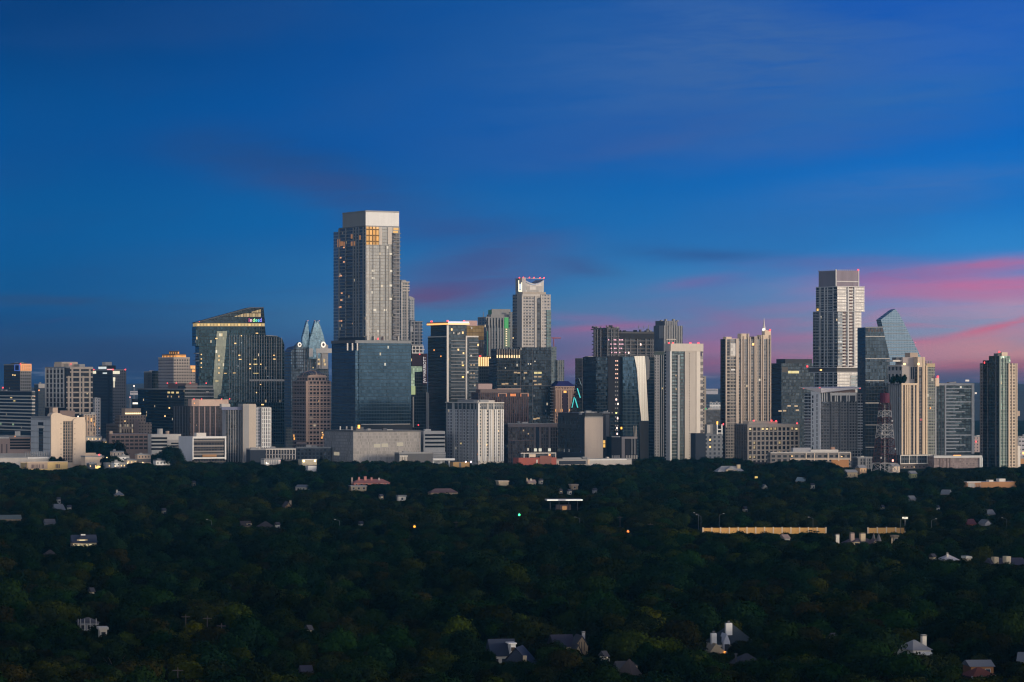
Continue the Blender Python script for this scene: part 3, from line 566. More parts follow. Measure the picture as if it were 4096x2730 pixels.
for q, k, rx in ((1168, 450, 15), (1354, 450, 19)):
    u = b.R(x(q)); Y = b.D+u*math.sin(b.p); zc = H-(y(k)-HOR)*Y/F; s_ = rx*.5102*b.D/F
    o = MB().prism([(u+math.cos(t)*s_, zc+math.sin(t)*s_*1.25) for t in lin(0, 2*math.pi*23/24, 24)], -3.6, -2.9).out('clock', emit('clock_white', (1, .88, .72), 1.25), b.root)
    MB().prism([(u+math.cos(t)*s_*.5, zc+math.sin(t)*s_*.62) for t in lin(0, 2*math.pi*23/24, 24)], -3.9, -3.5).out('clock_centre', wall('clock_dark', (.16, .12, .12)), o)
P('light_panel', [(1240, 545), (1240, 480), (1270, 480), (1270, 545)], WHITE, -4.4, -3.9); P('light_panel', [(1296, 516), (1296, 480), (1420, 480), (1420, 516)], WHITE, -4.4, -2)
for q in (1300, 1340): P('pier', [(q, 640), (q, 516), (q+8, 516), (q+8, 640)], PALE, -4.4, -2.8)
for l in ((1316, 566, 18, 14), (1316, 600, 24, 16), (1360, 575, 10, 26), (1366, 605, 14, 16), (1274, 630, 8, 10)):
    q, k, ww, hh = l; P('lit_window', [(q-ww/2, k+hh/2), (q-ww/2, k-hh/2), (q+ww/2, k-hh/2), (q+ww/2, k+hh/2)], emit('frost_lit', (1, .7, .32), .7), -3.6, -2.9)
for q in (1196, 1215, 1240, 1262): P('mullion', [(q, 660), (q, 480), (q+4, 480), (q+4, 660)], PALE, 3.6, 4.1)
# ---- the tallest tower and its neighbours
x, y = V(3)
b = B('tallest_tower', 'tallest tower, pale glass shaft with lit orange top floors on a wider blue glass base', 'skyscraper', x(173), x(358), x(541), y(143), 3560, None, body=None, roofs=0, W=10)
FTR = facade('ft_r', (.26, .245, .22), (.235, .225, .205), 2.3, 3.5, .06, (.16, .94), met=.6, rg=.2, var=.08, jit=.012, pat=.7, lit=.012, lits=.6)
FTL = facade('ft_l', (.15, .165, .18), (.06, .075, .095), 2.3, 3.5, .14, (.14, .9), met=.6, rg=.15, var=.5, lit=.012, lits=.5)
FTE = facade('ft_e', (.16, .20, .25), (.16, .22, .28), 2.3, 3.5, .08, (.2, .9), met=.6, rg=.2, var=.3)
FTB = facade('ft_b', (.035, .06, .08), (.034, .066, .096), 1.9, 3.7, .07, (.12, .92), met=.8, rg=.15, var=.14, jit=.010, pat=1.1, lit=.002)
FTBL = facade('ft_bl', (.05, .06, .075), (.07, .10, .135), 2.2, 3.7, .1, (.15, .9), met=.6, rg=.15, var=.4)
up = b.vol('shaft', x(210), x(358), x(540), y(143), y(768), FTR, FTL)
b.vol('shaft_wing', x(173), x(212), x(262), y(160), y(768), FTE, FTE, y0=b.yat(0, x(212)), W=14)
b.vol('crown', x(232), x(358), x(540), y(66), y(141), WHITEP, wall('crown_shaded', (.20, .21, .22)), y0=.3)  # left side of the white crown darkened to grey, shade put into colour
b.vol('crown_screen', x(230), x(357), x(541), y(58), y(66), wall('screen', (.34, .33, .33)), wall('screen_shaded', (.17, .18, .19)), y0=0)  # darker left copy of the screen, shade put into colour
b.vol('crown_base', x(212), x(358), x(541), y(140), y(146), GREY, DGREY, y0=-.4)
b.vol('balcony_core', x(500), x(505), x(541), y(178), y(765), facade('ft_k', (.16, .15, .15), (.05, .05, .055), 6, 3.5, .1, (.25, .95), var=.6, lit=.01), y0=-1.2, W=3)
b.vol('lit_floors', x(355), x(361), x(430), y(146), y(244), facade('ft_o', (.20, .11, .03), (.62, .30, .05), 4.0, 6.5, .16, (.12, .9), met=.1, lit=.75, litc=(1, .5, .08), lits=.42), y0=-.5, W=2)
b.on('R', 'white_panel', x(478), x(504), y(146), y(240), wall('tall_panel', (.55, .49, .43)), .5); b.on('R', 'white_panel', x(431), x(446), y(146), y(244), MATS['tall_panel'], .5)
b.lit('R', [(x(416), y(155)), (x(523), y(155)), (x(520), y(172)), (x(493), y(152))], emit('tall_amber', (1, .52, .1), .8), 20, 9)
for p_, q_ in ((228, 230), (285, 195), (285, 235), (325, 205), (300, 235), (245, 232), (212, 215), (212, 235)): b.on('L', 'lit_window', x(p_-7), x(p_+7), y(q_-14), y(q_+10), emit('tall_deep', (1, .42, .14), .28), .3)
for p_, q_ in ((240, 250), (222, 305), (240, 330), (225, 405), (228, 502), (225, 540), (222, 578), (226, 655), (290, 672), (213, 655), (213, 580), (213, 408)): b.on('L', 'lit_window', x(p_-4), x(p_+4), y(q_-4), y(q_+4), emit('tall_orange', (1, .45, .22), .8), .3)
b.lit('R', [(x(398), y(386)), (x(498), y(386)), (x(398), y(426)), (x(494), y(292)), (x(494), y(465)), (x(494), y(538)), (x(375), y(705)), (x(374), y(598)), (x(408), y(600)), (x(464), y(600))], emit('tall_soft', (1, .86, .66), .75), 11, 8)
b.lit('R', [(x(513), y(q)) for q in (560, 592, 618, 640, 667)], emit('tall_green', (.3, .6, .45), .3), 14, 6)
for q in (214, 250, 292, 306, 322, 346): b.on('L', 'pier', x(q-2.2), x(q+2.2), y(146), y(765), wall('tall_pier', (.19, .205, .225)), .7)
for q in (358, 505, 541): b.on('R', 'pier', x(q-1.5), x(q+1.5), y(146), y(765), GREY, .6)
for q in lin(178, 756, 26): b.on('R', 'balcony', x(506), x(546), y(q), y(q+3), GREY, 2.3)
for q in lin(250, 750, 22): b.on('L', 'balcony', x(252), x(288), y(q), y(q+3), DGREY, 1.4)
for q, m in ((378, 'tall_panel'), (398, 'terrace'), (436, 'terrace'), (466, 'terrace'), (486, 'tall_panel')): b.on('R', 'mullion', x(q-1.6), x(q+1.6), y(246), y(764), wall('sheen_'+m, (.36, .33, .30) if m == 'tall_panel' else (.17, .165, .16)), .35)  # light and dark strips put a vertical sheen on the glass by colour
b.on('R', 'glass_sheen', x(362), x(376), y(246), y(764), facade('ft_b2', (.36, .33, .30), (.34, .32, .29), 2.3, 3.5, .06, (.16, .94), met=.5, rg=.2, var=.1, jit=.012, pat=.5), .2)  # paler strip, sheen of the glass put into its colour
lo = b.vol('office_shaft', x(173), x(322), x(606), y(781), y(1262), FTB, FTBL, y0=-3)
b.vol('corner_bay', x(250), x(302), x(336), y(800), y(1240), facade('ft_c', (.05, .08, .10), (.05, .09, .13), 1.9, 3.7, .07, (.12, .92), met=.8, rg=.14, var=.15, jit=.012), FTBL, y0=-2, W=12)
b.vol('terrace', x(170), x(302), x(608), y(766), y(782), wall('terrace', (.22, .23, .24)), DGREY, y0=-4)
b.vol('open_floor', x(210), x(345), x(545), y(748), y(767), NAVY, NAVY, y0=1)
for q in (362, 400, 452, 530): b.on('R', 'column', x(q-2), x(q+2), y(744), y(767), PALE, 3)
for q in (256, 283, 310): b.vol('column', x(q), x(q+1), x(q+7), y(782), y(822), WHITE, y0=-5, W=1.5)
for q in lin(845, 1215, 16): b.on('L', 'balcony', x(222), x(248), y(q), y(q+5), wall('balc_dark', (.035, .04, .045)), 4)
b.vol('dark_base', x(250), x(318), x(612), y(1222), y(1262), wall('dark_base', (.03, .032, .036)), y0=-3.5, W=12)
b.vol('base_line', x(316), x(335), x(600), y(1222), y(1226), PALE, y0=-3.9, W=1)
b.red([(x(417), y(757))], RED, .8, dy=-4); b.lit('L', [(x(197), y(1132)), (x(192), y(1126))], emit('tall_soft', (1, .86, .66), .75), 5, 6)
b = B('podium_building', 'long pale parking podium wrapped in perforated panels at the foot of the tallest tower', 'parking podium', x(133), x(290), x(658), y(1262), 3430, facade('pod', (.29, .27, .26), (.25, .235, .225), 1.3, 3.2, .08, (.1, .93), met=.1, rg=.6, var=.22, lit=.0), facade('podl', (.20, .20, .205), (.24, .24, .245), 1.3, 3.2, .08, (.1, .93), met=.2, rg=.5, var=.3), roof=GREY, roofs=3, L=None)
b.on('R', 'screen_edge', x(290), x(658), y(1258), y(1266), DGREY, .5); b.on('L', 'screen_edge', x(133), x(290), y(1256), y(1266), DGREY, .5)
b.top('rooftop_unit', x(320), x(360), y(1240), DGREY, 8, 6)
for q in (205, 240, 268): b.topl('roof_post', x(q), x(q+4), y(1236), PALE, 2, 1)
b.lit('R', [(x(321), y(1237))], emit('beacon_orange', (1, .45, .06), 2.4), 9, 14, 'beacon'); 
b.lit('R', [(x(462), y(1340)), (x(420), y(1342)), (x(545), y(1335))], emit('pod_lit', (1, .85, .6), .34), 26, 14, 'lit_panel'); b.lit('L', [(x(200), y(1388))], emit('pod_lit', (1, .85, .6), .34), 22, 14, 'lit_panel')

b = B('unfinished_tower', 'bare concrete tower under construction just right of the tallest tower', 'tower under construction', x(530), x(556), x(593), y(446), 3850, facade('f24', (.24, .235, .24), (.07, .075, .08), 3.6, 3.5, .12, (.2, .95), var=.5, met=.2), roofs=0)
b.on('R', 'frame_post', x(552), x(557), y(446), y(765), WHITE, .6); b.rows('R', x(556), x(596), [y(q) for q in (448, 466, 480, 494)], 4, PALE, 1.2); b.cols('R', [x(582)], 4, y(480), y(765), PALE, .8)
b.rows('R', x(556), x(594), lin(y(510), y(760), 18), 2.5, GREY, .5); b.top('core', x(560), x(585), y(436), GREY, 8, 3)
b = B('unfinished_tower', 'hazy stepped tower top showing behind the bare concrete tower', 'tower under construction', x(586), x(598), x(624), y(540), 4500, facade('f24b', (.26, .27, .29), (.12, .13, .15), 3, 3.5, .2, (.25, .9)), roofs=2)
b.top('core', x(598), x(612), y(526), GREY, 8, 3)
b = B('unfinished_tower', 'lower open framed tower with bare floor slabs beside the dark tower with the vertical sign', 'tower under construction', x(590), x(604), x(664), y(664), 4000, facade('f24c', (.27, .265, .27), (.05, .055, .06), 4.4, 3.6, .14, (.16, 1), var=.6), roofs=0)
b.rows('R', x(602), x(668), lin(y(664), y(790), 8), 3.5, PALE, 1.4, 'floor_slab'); b.cols('R', [x(604), x(622), x(648)], 3.5, y(664), y(790), PALE, 1.0); b.top('core', x(612), x(634), y(654), GREY, 6, 3); b.on('R', 'white_sheet', x(600), x(612), y(690), y(720), WHITE, 1.6)

b = B('hotel_tower', 'dark glass hotel with a vertical white letter sign and a pale green lit side', 'hotel', x(600), x(604), x(694), y(838), 3760, GL('f25', (.025, .035, .04), cw=2.2, fh=3.6, a=.06, b=(.1, .92), lit=.004), phi=16, W=26, roofs=0)
b.on('R', 'crown_frame', x(610), x(672), y(795), y(800), WHITEP, .8); b.on('R', 'crown_frame', x(610), x(672), y(832), y(838), WHITEP, .8); b.on('R', 'crown_frame', x(608), x(678), y(814), y(819), WHITEP, .6)
for q in (612, 630, 650, 670): b.on('R', 'crown_post', x(q-2), x(q+2), y(800), y(832), WHITEP, .7)
b.top('roof_house', x(614), x(668), y(800), DGREY, 10, 3)
b.on('R', 'dark_panel', x(610), x(694), y(838), y(905), wall('dark_maroon', (.035, .02, .03)), .5); b.on('R', 'sign_panel', x(668), x(694), y(842), y(1006), wall('sign_maroon', (.05, .02, .03)), .9)
GS = facade('f25g', (.36, .48, .38), (.34, .52, .38), 2.2, 3.6, .06, (.1, .92), met=.2, rg=.3, lit=.75, litc=(.6, .95, .55), lits=.3)
b.on('R', 'lit_glass', x(606), x(666), y(908), y(938), GS, .55); b.on('R', 'lit_glass', x(606), x(624), y(938), y(1060), GS, .55); b.on('R', 'lit_glass', x(606), x(628), y(1015), y(1062), emit('glass_lime', (.8, .95, .45), .45), .7)
b.on('R', 'pier', x(614), x(620), y(1074), y(1240), PALE, .8); b.on('R', 'pier', x(687), x(697), y(1050), y(1250), GREY, .8); b.red([(x(652), y(842)), (x(645), y(1228))], RED, .6)
u = b.R(x(686)); text('JW MARRIOTT', 5.0, emit('sign_letters', (.9, .85, .85), .75), 'sign_letters', b.root, (u, -1.1, b.z(y(998))), (R(90), R(-90), 0), .92)

# ---- middle
x, y = V(4)
b = B('office_tower', 'dark glass tower with two white vertical piers and a glowing neon slab roof', 'office tower', x(20), x(156), x(372), y(515), 3640, GL('f26', (.035, .05, .06), wc=(.045, .05, .055), cw=2.2, fh=3.6, a=.05, b=(.16, .9), lit=.006), GL('f26l', (.035, .055, .07), wc=(.03, .04, .05), cw=2.2, fh=3.6, a=.05, b=(.14, .9)), roof=DARKROOF, roofs=0)
b.vol('upper_storeys', x(40), x(156), x(290), y(438), y(516), MATS['f26'], MATS['f26l'], y0=.5)
b.vol('corner_glass', x(20), x(150), x(152), y(540), y(1300), MATS['f26l'], y0=.3, W=3)
b.cols('R', [x(156)], 7.5, y(436), y(1160), WHITE, 1.0); b.cols('R', [x(286)], 5.5, y(515), y(1160), WHITE, 1.0); b.on('R', 'cornice', x(282), x(370), y(511), y(521), WHITE, 1.2); b.on('L', 'cornice', x(24), x(150), y(513), y(521), WHITE, 1.0); b.on('L', 'pier', x(22), x(28), y(910), y(1180), PALE, .6)
b.rows('R', x(178), x(280), lin(y(546), y(950), 18), 2.6, wall('slab_dull', (.24, .24, .25)), 1.4, 'balcony'); b.rows('R', x(304), x(368), lin(y(560), y(950), 17), 2.6, MATS['slab_dull'], 1.4, 'balcony')
NE = b.vol('neon_roof', x(12), x(160), x(312), y(414), y(437), wall('neon_slab', (.55, .45, .4)), y0=-3)
b.vol('neon_line', x(14), x(160), x(309), y(424), y(434), emit('neon_gold', (1, .60, .26), 1.5), y0=-3.3, W=.5); 
b.box('neon_line', b.xat(-3, x(160))-.35, b.xat(-3, x(160)), -3, b.yat(b.xat(-3, x(160)), x(14)), b.z(y(434)), b.z(y(424)), emit('neon_orange', (1, .45, .12), 1.7))
b.vol('neon_line', x(158), x(162), x(306), y(412), y(423), emit('neon_white', (.85, .8, .95), 1.0), y0=-3.4, W=.5)
b.vol('roof_house', x(270), x(280), x(365), y(404), y(440), wall('roof_rose', (.46, .30, .28)), y0=6, W=8)
for q in (46, 158, 272): b.lit('R' if q > 156 else 'L', [(x(q), y(409))], RED, 7, 6, 'warning_light')
b.lit('L', [(x(111), y(654)), (x(64), y(610))], ORL, 4, 5); b.lit('R', [(x(264), y(716)), (x(264), y(800))], emit('win_gold', (1, .6, .14), 1.6), 8, 8); b.lit('R', [(x(232), y(610)), (x(268), y(634)), (x(263), y(490)), (x(186), y(468)), (x(370), y(575))], WARM, 6, 9)
b.lit('R', [(x(q), y(k)) for k in (715, 775, 803) for q in (322, 342)], DIM, 6, 6); b.lit('R', [(x(230), y(498)), (x(240), y(494)), (x(200), y(492)), (x(325), y(457))], PALE, 5, 8)

b = B('unfinished_tower', 'gold sheathed tower top showing behind the neon roofed tower', 'tower under construction', x(280), x(290), x(410), y(440), 4000, facade('f27', (.07, .06, .055), (.05, .045, .045), 3.4, 3.6, .2, (.2, .9)), phi=16, W=25, roofs=0)
b.on('R', 'gold_sheathing', x(290), x(410), y(440), y(515), facade('f27g', (.36, .20, .055), (.50, .28, .07), 3.8, 5, .05, (.05, .95), met=.0, rg=.5, var=.15, lit=.9, litc=(1, .55, .12), lits=.09), .5); b.on('R', 'gold_sheathing', x(372), x(410), y(515), y(540), wall('gold_dim', (.34, .19, .06)), .5)  # upper sheathing emits faintly, brightness added to its gold without a lamp
b.lit('R', [(x(384), y(655))], emit('red_glow', (1, .05, .04), 2.2), 9, 6, 'warning_light')
b = B('office_building', 'dark block topped by a row of bright gold lit fins', 'office building', x(364), x(368), x(494), y(657), 3820, GL('f27b', (.03, .04, .055), cw=2.2, fh=3.8, lit=.008), phi=14, W=22, roof=DARKROOF, roofs=0)
for q in lin(376, 488, 8): b.on('R', 'lit_fin', x(q-4), x(q+4), y(660), y(724), emit('fin_gold', (1, .74, .36), 1.25), .9)
b.on('R', 'lit_backing', x(369), x(493), y(660), y(724), emit('fin_back', (1, .48, .10), .5), .4)

b = B('apartment_tower', 'tower with a green lit strip and green crown box left of the curved crown tower', 'apartment tower', x(410), x(424), x(612), y(384), 4050, facade('f28', (.20, .21, .22), (.06, .075, .085), 5.5, 3.5, .2, (.12, .95), var=.5, lit=.008), phi=20, W=30, roofs=1)
b.top('crown_box', x(474), x(604), y(330), wall('green_box', (.10, .30, .22)), 12, 6); b.top('roof_slab', x(466), x(610), y(362), GREY, 16, 3); b.top('crown_screen', x(476), x(606), y(325), GREY, 2, 5.4)
b.cols('R', lin(x(446), x(546), 6), 4.5, y(388), y(650), wall('f28p', (.30, .31, .33)), .8); b.on('R', 'dark_top', x(428), x(552), y(400), y(455), NAVY, .5); b.cols('R', lin(x(440), x(545), 6), 3.5, y(386), y(440), GREY, .9)
b.on('R', 'green_strip', x(553), x(579), y(384), y(460), emit('strip_green', (.03, .75, .16), .42), 1.2); b.on('R', 'lit_strip', x(553), x(590), y(460), y(590), emit('strip_olive', (.42, .6, .36), .26), 1.0); b.lit('R', [(x(565), y(q)) for q in lin(466, 578, 8)], emit('strip_spot', (1, .72, .4), 1.5), 5, 4, 'lamp')
for o in b.root.children:
    if o.name.startswith('lamp'): o.location.y = -1.1
b.on('R', 'green_edge', x(430), x(437), y(480), y(650), wall('green_edge', (.06, .22, .18)), .9); b.on('R', 'dark_tower_edge', x(585), x(612), y(345), y(600), MATS['f28'], .7)
u = b.R(x(412)); MB().bar((u, 2, b.h), (u, 2, b.z(y(345))), .5, .25).out('mast', STEEL, b.root)

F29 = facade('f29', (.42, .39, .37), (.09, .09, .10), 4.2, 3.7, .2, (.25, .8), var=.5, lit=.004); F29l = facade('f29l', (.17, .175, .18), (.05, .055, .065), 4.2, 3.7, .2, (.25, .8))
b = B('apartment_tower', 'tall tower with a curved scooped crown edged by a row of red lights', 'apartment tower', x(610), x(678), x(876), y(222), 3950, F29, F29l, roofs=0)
b.on('L', 'pier', x(642), x(677), y(215), y(590), wall('pier_grey', (.32, .315, .31)), .6)
b.on('R', 'dark_bay', x(776), x(806), y(250), y(595), facade('f29d', (.08, .085, .09), (.05, .055, .065), 4, 3.7, .1, (.2, .85)), .4); b.cols('R', [x(770), x(811), x(678)], 6, y(224), y(595), PALE, .9); b.on('R', 'cornice', x(678), x(800), y(222), y(236), PALE, 1.2)
b.on('R', 'green_bay', x(846), x(877), y(330), y(595), facade('f29g', (.14, .17, .17), (.08, .12, .12), 4, 3.7, .1, (.2, .85)), .7)
b.rows('R', x(680), x(768), lin(y(250), y(590), 18), 2, GREY, .7)
u0, u1 = b.R(x(696)), b.R(x(836)); pts = [(u0, b.h-.02), (u1, b.h-.02), (u1, b.z(y(118)))]
for i in range(1, 12):
    t = i/12; pts.append((u1+(u0-u1)*t, b.z(y(118+32*math.sin(math.pi*min(1, t*1.02))*(.8+.2*(1-t))))))
pts.append((u0, b.z(y(108))))
MB().prism(pts, 3, 24).out('curved_crown', facade('f29c', (.36, .335, .32), (.28, .27, .27), 4, 4.5, .04, (.06, .96), met=.2, rg=.4), b.root)
MB().prism([(u0, b.z(y(108))), (u1, b.z(y(108))), (u1, b.z(y(112))), (u0, b.z(y(112)))][::-1], 2.6, 3.4).out('crown_rail', PALE, b.root)
arc = [(u1+(u0-u1)*i/16, b.z(y(120+30*math.sin(math.pi*i/16)))) for i in range(17)]
MB().prism(arc[::-1]+[(p_, q_-1.2) for p_, q_ in arc], 2.4, 3).out('crown_edge', wall('edge_blue', (.4, .46, .58)), b.root)
b.vol('stair_shaft', x(648), x(676), x(702), y(106), y(222), wall('shaft_pale', (.40, .39, .385)), y0=2, W=8)
b.on('R', 'shoulder', x(678), x(840), y(205), y(222), wall('shoulder', (.40, .35, .30)), .8)
for a0, a1, q0, q1 in ((650, 656, 125, 200), (670, 676, 140, 200), (652, 676, 194, 206), (655, 671, 150, 190)): b.vol('lit_edge', x(a0), x(a0)+.5, x(a1), y(q0), y(q1), emit('edge_white', (1, .88, .62), 1.25) if a0 != 655 else emit('edge_cool', (.75, .85, 1), .8), y0=1.4, W=.5)
b.red([(x(q), y(106)) for q in (656, 685, 727, 757, 800, 828)], RED, .7)
b.lit('R', [(x(614), y(528)), (x(780), y(512))], WARM, 4, 4)

b = B('office_tower', 'broad black glass tower with a row of warm uplights along one roof edge', 'office tower', x(494), x(500), x(880), y(668), 3740, GL('f30', (.022, .032, .042), wc=(.02, .025, .03), cw=2.1, fh=3.7, a=.08, b=(.12, .9), met=.6, var=.5, lit=.01, lits=.5), phi=16, W=34, roof=DARKROOF, roofs=0)
b.vol('upper_block', x(655), x(664), x(880), y(592), y(670), MATS['f30'], y0=0, W=30); b.vol('roof_screen', x(494), x(498), x(662), y(602), y(668), GL('f30s', (.02, .025, .03), cw=2.6, fh=6), y0=2.5, W=24)
for q in lin(503, 656, 10):
    b.on('R', 'fin', x(q-2.2), x(q+2.2), y(606), y(668), wall('fin_tan', (.30, .24, .2)), .4); b.on('R', 'uplight', x(q-3.4), x(q+3.4), y(646), y(666), emit('uplight', (1, .70, .36), 1.5), .8)
b.lit('R', [(x(772), y(770)), (x(800), y(770))], emit('win_lemon', (1, .82, .34), .75), 14, 8); b.lit('R', [(x(770), y(797)), (x(800), y(797)), (x(765), y(826)), (x(772), y(852)), (x(800), y(850)), (x(700), y(770)), (x(655), y(770)), (x(630), y(768)), (x(545), y(848)), (x(570), y(846)), (x(630), y(848)), (x(765), y(1092)), (x(788), y(1088))], DIM, 13, 6)
b.lit('R', [(x(560), y(736)), (x(720), y(708)), (x(736), y(708)), (x(766), y(690))], emit('tall_soft', (1, .86, .66), .75), 4, 5); b.lit('R', [(x(760), y(930)), (x(840), y(1035))], GREY, 5, 8, 'window')
b.rows('R', x(500), x(880), [y(q) for q in (756, 858)], 2, DGREY, .3); b.cols('R', [x(664), x(748)], 2, y(595), y(1150), DGREY, .3)
for q in lin(870, 1120, 13): b.on('R', 'balcony', x(872), x(900), y(q), y(q+6), PALE if q > 1040 else GREY, 1.2)

b = B('office_tower', 'stepped hazy tower with a small crane arm right of the curved crown tower', 'office tower', x(874), x(880), x(916), y(588), 4300, GL('f37', (.09, .115, .125), wc=(.12, .14, .14), cw=2.5, fh=3.6, a=.14), phi=20, W=26, roofs=0)
b.vol('lower_block', x(900), x(918), x(970), y(682), y(1200), facade('f37b', (.16, .17, .17), (.07, .08, .085), 3, 3.6, .2, (.05, .95)), y0=-2, W=20)
u = b.R(x(908)); MB().bar((u, 6, b.h), (u, 6, b.z(y(524))), .6).bar((u-14, 6, b.z(y(527))), (u+10, 6, b.z(y(527))), .7).out('crane', wall('crane_red', (.35, .10, .08)), b.root)

b = B('office_building', 'maroon brown office with orange lit frames near its roof', 'office building', x(366), x(372), x(724), y(908), 3560, facade('f31', (.075, .048, .048), (.03, .024, .028), 2.4, 3.6, .24, (.05, .95), lit=.002), phi=16, W=30, roof=DARKROOF, roofs=0)
b.vol('upper_storey', x(380), x(386), x(668), y(884), y(910), BROWN, y0=3, W=20); b.vol('rooftop_box', x(368), x(372), x(468), y(846), y(886), wall('rosebox', (.46, .33, .30)), y0=4, W=8); b.vol('rooftop_box', x(500), x(505), x(670), y(878), y(886), PINKST, y0=2.5, W=10)
b.lit('R', [(x(q), y(925)) for q in (600, 613, 627)], emit('orange_win', (1, .28, .06), 1.0), 6, 10); OF = emit('orange_frame', (1, .3, .1), .55)
for l, r in ((508, 570), (664, 722)):
    b.on('R', 'lit_frame', x(l), x(r), y(911), y(917), wall('frame_tan', (.4, .26, .2)), .6); b.on('R', 'lit_frame', x(l), x(l+6), y(917), y(936), OF, .6); b.on('R', 'lit_frame', x(r-7), x(r), y(917), y(936), OF, .6)
b.cols('R', lin(x(380), x(716), 12), 3.5, y(950), y(1300), wall('maroon_pier', (.11, .07, .07)), .5)

b = B('hotel', 'white gridded hotel with a grey shaded wing and a bright sunlit wing', 'hotel', x(146), x(372), x(546), y(980), 3450, facade('f32', (.60, .545, .47), (.06, .06, .065), 4.3, 3.3, .30, (.22, .78), var=.6), facade('f32l', (.42, .42, .44), (.05, .055, .065), 3.6, 3.3, .30, (.15, .85), var=.6, lit=.01), phi=26, roof=PALE, roofs=0)  # left wing wall is a greyer copy, its shade put into the colour
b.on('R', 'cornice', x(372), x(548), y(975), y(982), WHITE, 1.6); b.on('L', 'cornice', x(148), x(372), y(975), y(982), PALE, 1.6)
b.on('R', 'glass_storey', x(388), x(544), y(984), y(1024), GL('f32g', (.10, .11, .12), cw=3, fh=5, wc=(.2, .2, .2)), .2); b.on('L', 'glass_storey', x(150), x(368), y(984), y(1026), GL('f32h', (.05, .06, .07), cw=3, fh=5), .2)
for q in (436, 478): b.on('R', 'post', x(q-3.5), x(q+3.5), y(982), y(1026), WHITE, .8)
for q in (374, 408, 421, 449, 462, 490, 503, 530, 543): b.on('R', 'pier', x(q-(6 if q == 374 else 4)), x(q+(6 if q == 374 else 4)), y(982 if q == 374 else 1026), y(1385), WHITEP, .8)
for q in (200, 234, 262, 290, 318, 345, 364, 154): b.on('L', 'pier', x(q-(8 if q == 200 else 3)), x(q+(8 if q == 200 else 3)), y(984), y(1385), wall('grey_pier', (.42, .42, .425)) if q == 200 else GREY, .7)  # grey left piers carry the wing's shade in their colour
b.top('roof_house', x(376), x(494), y(962), PALE, 10, 3); b.topl('roof_house', x(208), x(366), y(958), GREY, 3, 10)
b.lit('L', [(x(366), y(q)) for q in (1130, 1246, 1338)], ORL, 4, 5, 'lamp'); b.lit('L', [(x(251), y(1267))], YEL, 5, 6); b.lit('R', [(x(510), y(1175)), (x(430), y(1272))], WARM, 4, 6)
for q in lin(385, 540, 7): b.on('R', 'column', x(q-2.5), x(q+2.5), y(1355), y(1392), WHITE, .9)
b = B('low_building', 'low ochre kiosk with two bright lamps at the foot of the white gridded hotel', 'low building', x(190), x(196), x(310), y(1392), 3280, wall('ochre', (.36, .22, .09)), phi=22, W=8, roofs=0)
b.lit('R', [(x(284), y(1391)), (x(320), y(1391))], emit('lamp_pinkwhite', (1, .75, .8), 3), 5, 6, 'lamp'); b.on('R', 'dark_door', x(238), x(252), y(1396), y(1425), DGREY, .2)

b = B('office_building', 'low dark brown office with a central recess right of the white gridded hotel', 'office building', x(570), x(578), x(922), y(1128), 3500, facade('f33', (.085, .07, .068), (.03, .028, .03), 2.6, 3.6, .2, (.1, .9), lit=.004), phi=14, W=25, roof=DARKROOF, roofs=2)
b.on('R', 'roof_band', x(576), x(922), y(1126), y(1148), wall('band_mauve', (.20, .16, .155)), .7); b.on('R', 'recess', x(772), x(795), y(1148), y(1300), NAVY, .5); b.cols('R', [x(q) for q in (765, 800, 866)], 5, y(1148), y(1330), MATS['band_mauve'], .8); b.rows('R', x(580), x(766), [y(1242)], 4, BROWN, .6)  # recess is a raised navy strip with its shade as colour
b.lit('R', [(x(686), y(1172)), (x(720), y(1195))], DIM, 5, 6)
b.lit('R', [(x(q), y(1308)) for q in (766, 799, 864)], emit('pod_glow', (.95, .9, .72), .75), 11, 12, 'lit_panel')  # white pods given a glow of their own, no lamps
for o in b.root.children:
    if o.name.startswith('lit_panel'): o.location.y = -2
b = B('low_building', 'red brick hall with a glazed upper storey at the tree edge', 'low building', x(645), x(652), x(916), y(1362), 3300, BRICK, phi=22, W=14, roofs=0)
b.vol('glazed_storey', x(660), x(668), x(914), y(1332), y(1363), GL('f34', (.05, .05, .055), cw=3, fh=4), y0=2, W=10); b.rows('R', x(668), x(914), [y(1331)], 4, PALE, -1); b.cols('R', [x(q) for q in (690, 726, 860, 910)], 3, y(1334), y(1362), PALE, .3, 'post'); b.on('R', 'cream_bay', x(728), x(770), y(1338), y(1358), CREAM, .3)
b.lit('R', [(x(869), y(1343))], ORL, 6, 6, 'lamp'); b.lit('R', [(x(780), y(1392))], WHITE, 5, 18, 'door'); b.on('R', 'rubble_wall', x(800), x(880), y(1350), y(1410), wall('rubble', (.22, .09, .07)), .4)

b = B('parking_garage', 'white garage with bold black deck openings left of the white gridded hotel', 'parking garage', x(-14), x(-10), x(140), y(1176), 3480, WHITE, phi=12, W=24, roof=PALE, roofs=0)
b.rows('R', x(0), x(138), [y(q) for q in (1204, 1229, 1257, 1284)], 7.5, MATS['garage_shade'], .12, 'deck_opening'); b.top('stair_tower', x(2), x(44), y(1162), WHITE, 8, 2)
b.on('R', 'lower_wing', x(52), x(140), y(1322), y(1380), PALE, 3); b.rows('R', x(56), x(140), [y(1332), y(1350)], 4, WHITE, 3.4)
b = B('portal_frame', 'white open portal canopy on three legs below the white striped garage', 'canopy', x(52), x(54), x(204), y(1368), 3290, WHITE, body=None, phi=10, W=8, roofs=0)
b.on('R', 'canopy_roof', x(52), x(204), y(1366), y(1380), WHITEP, 4)
for q in (58, 112, 168): b.on('R', 'leg', x(q-4), x(q+4), y(1378), y(1430), WHITEP, .5)
b = B('low_building', 'dark low offices behind the white portal canopy', 'low building', x(-190), x(-180), x(54), y(1330), 3420, DGREY, phi=22, W=14, roofs=1)
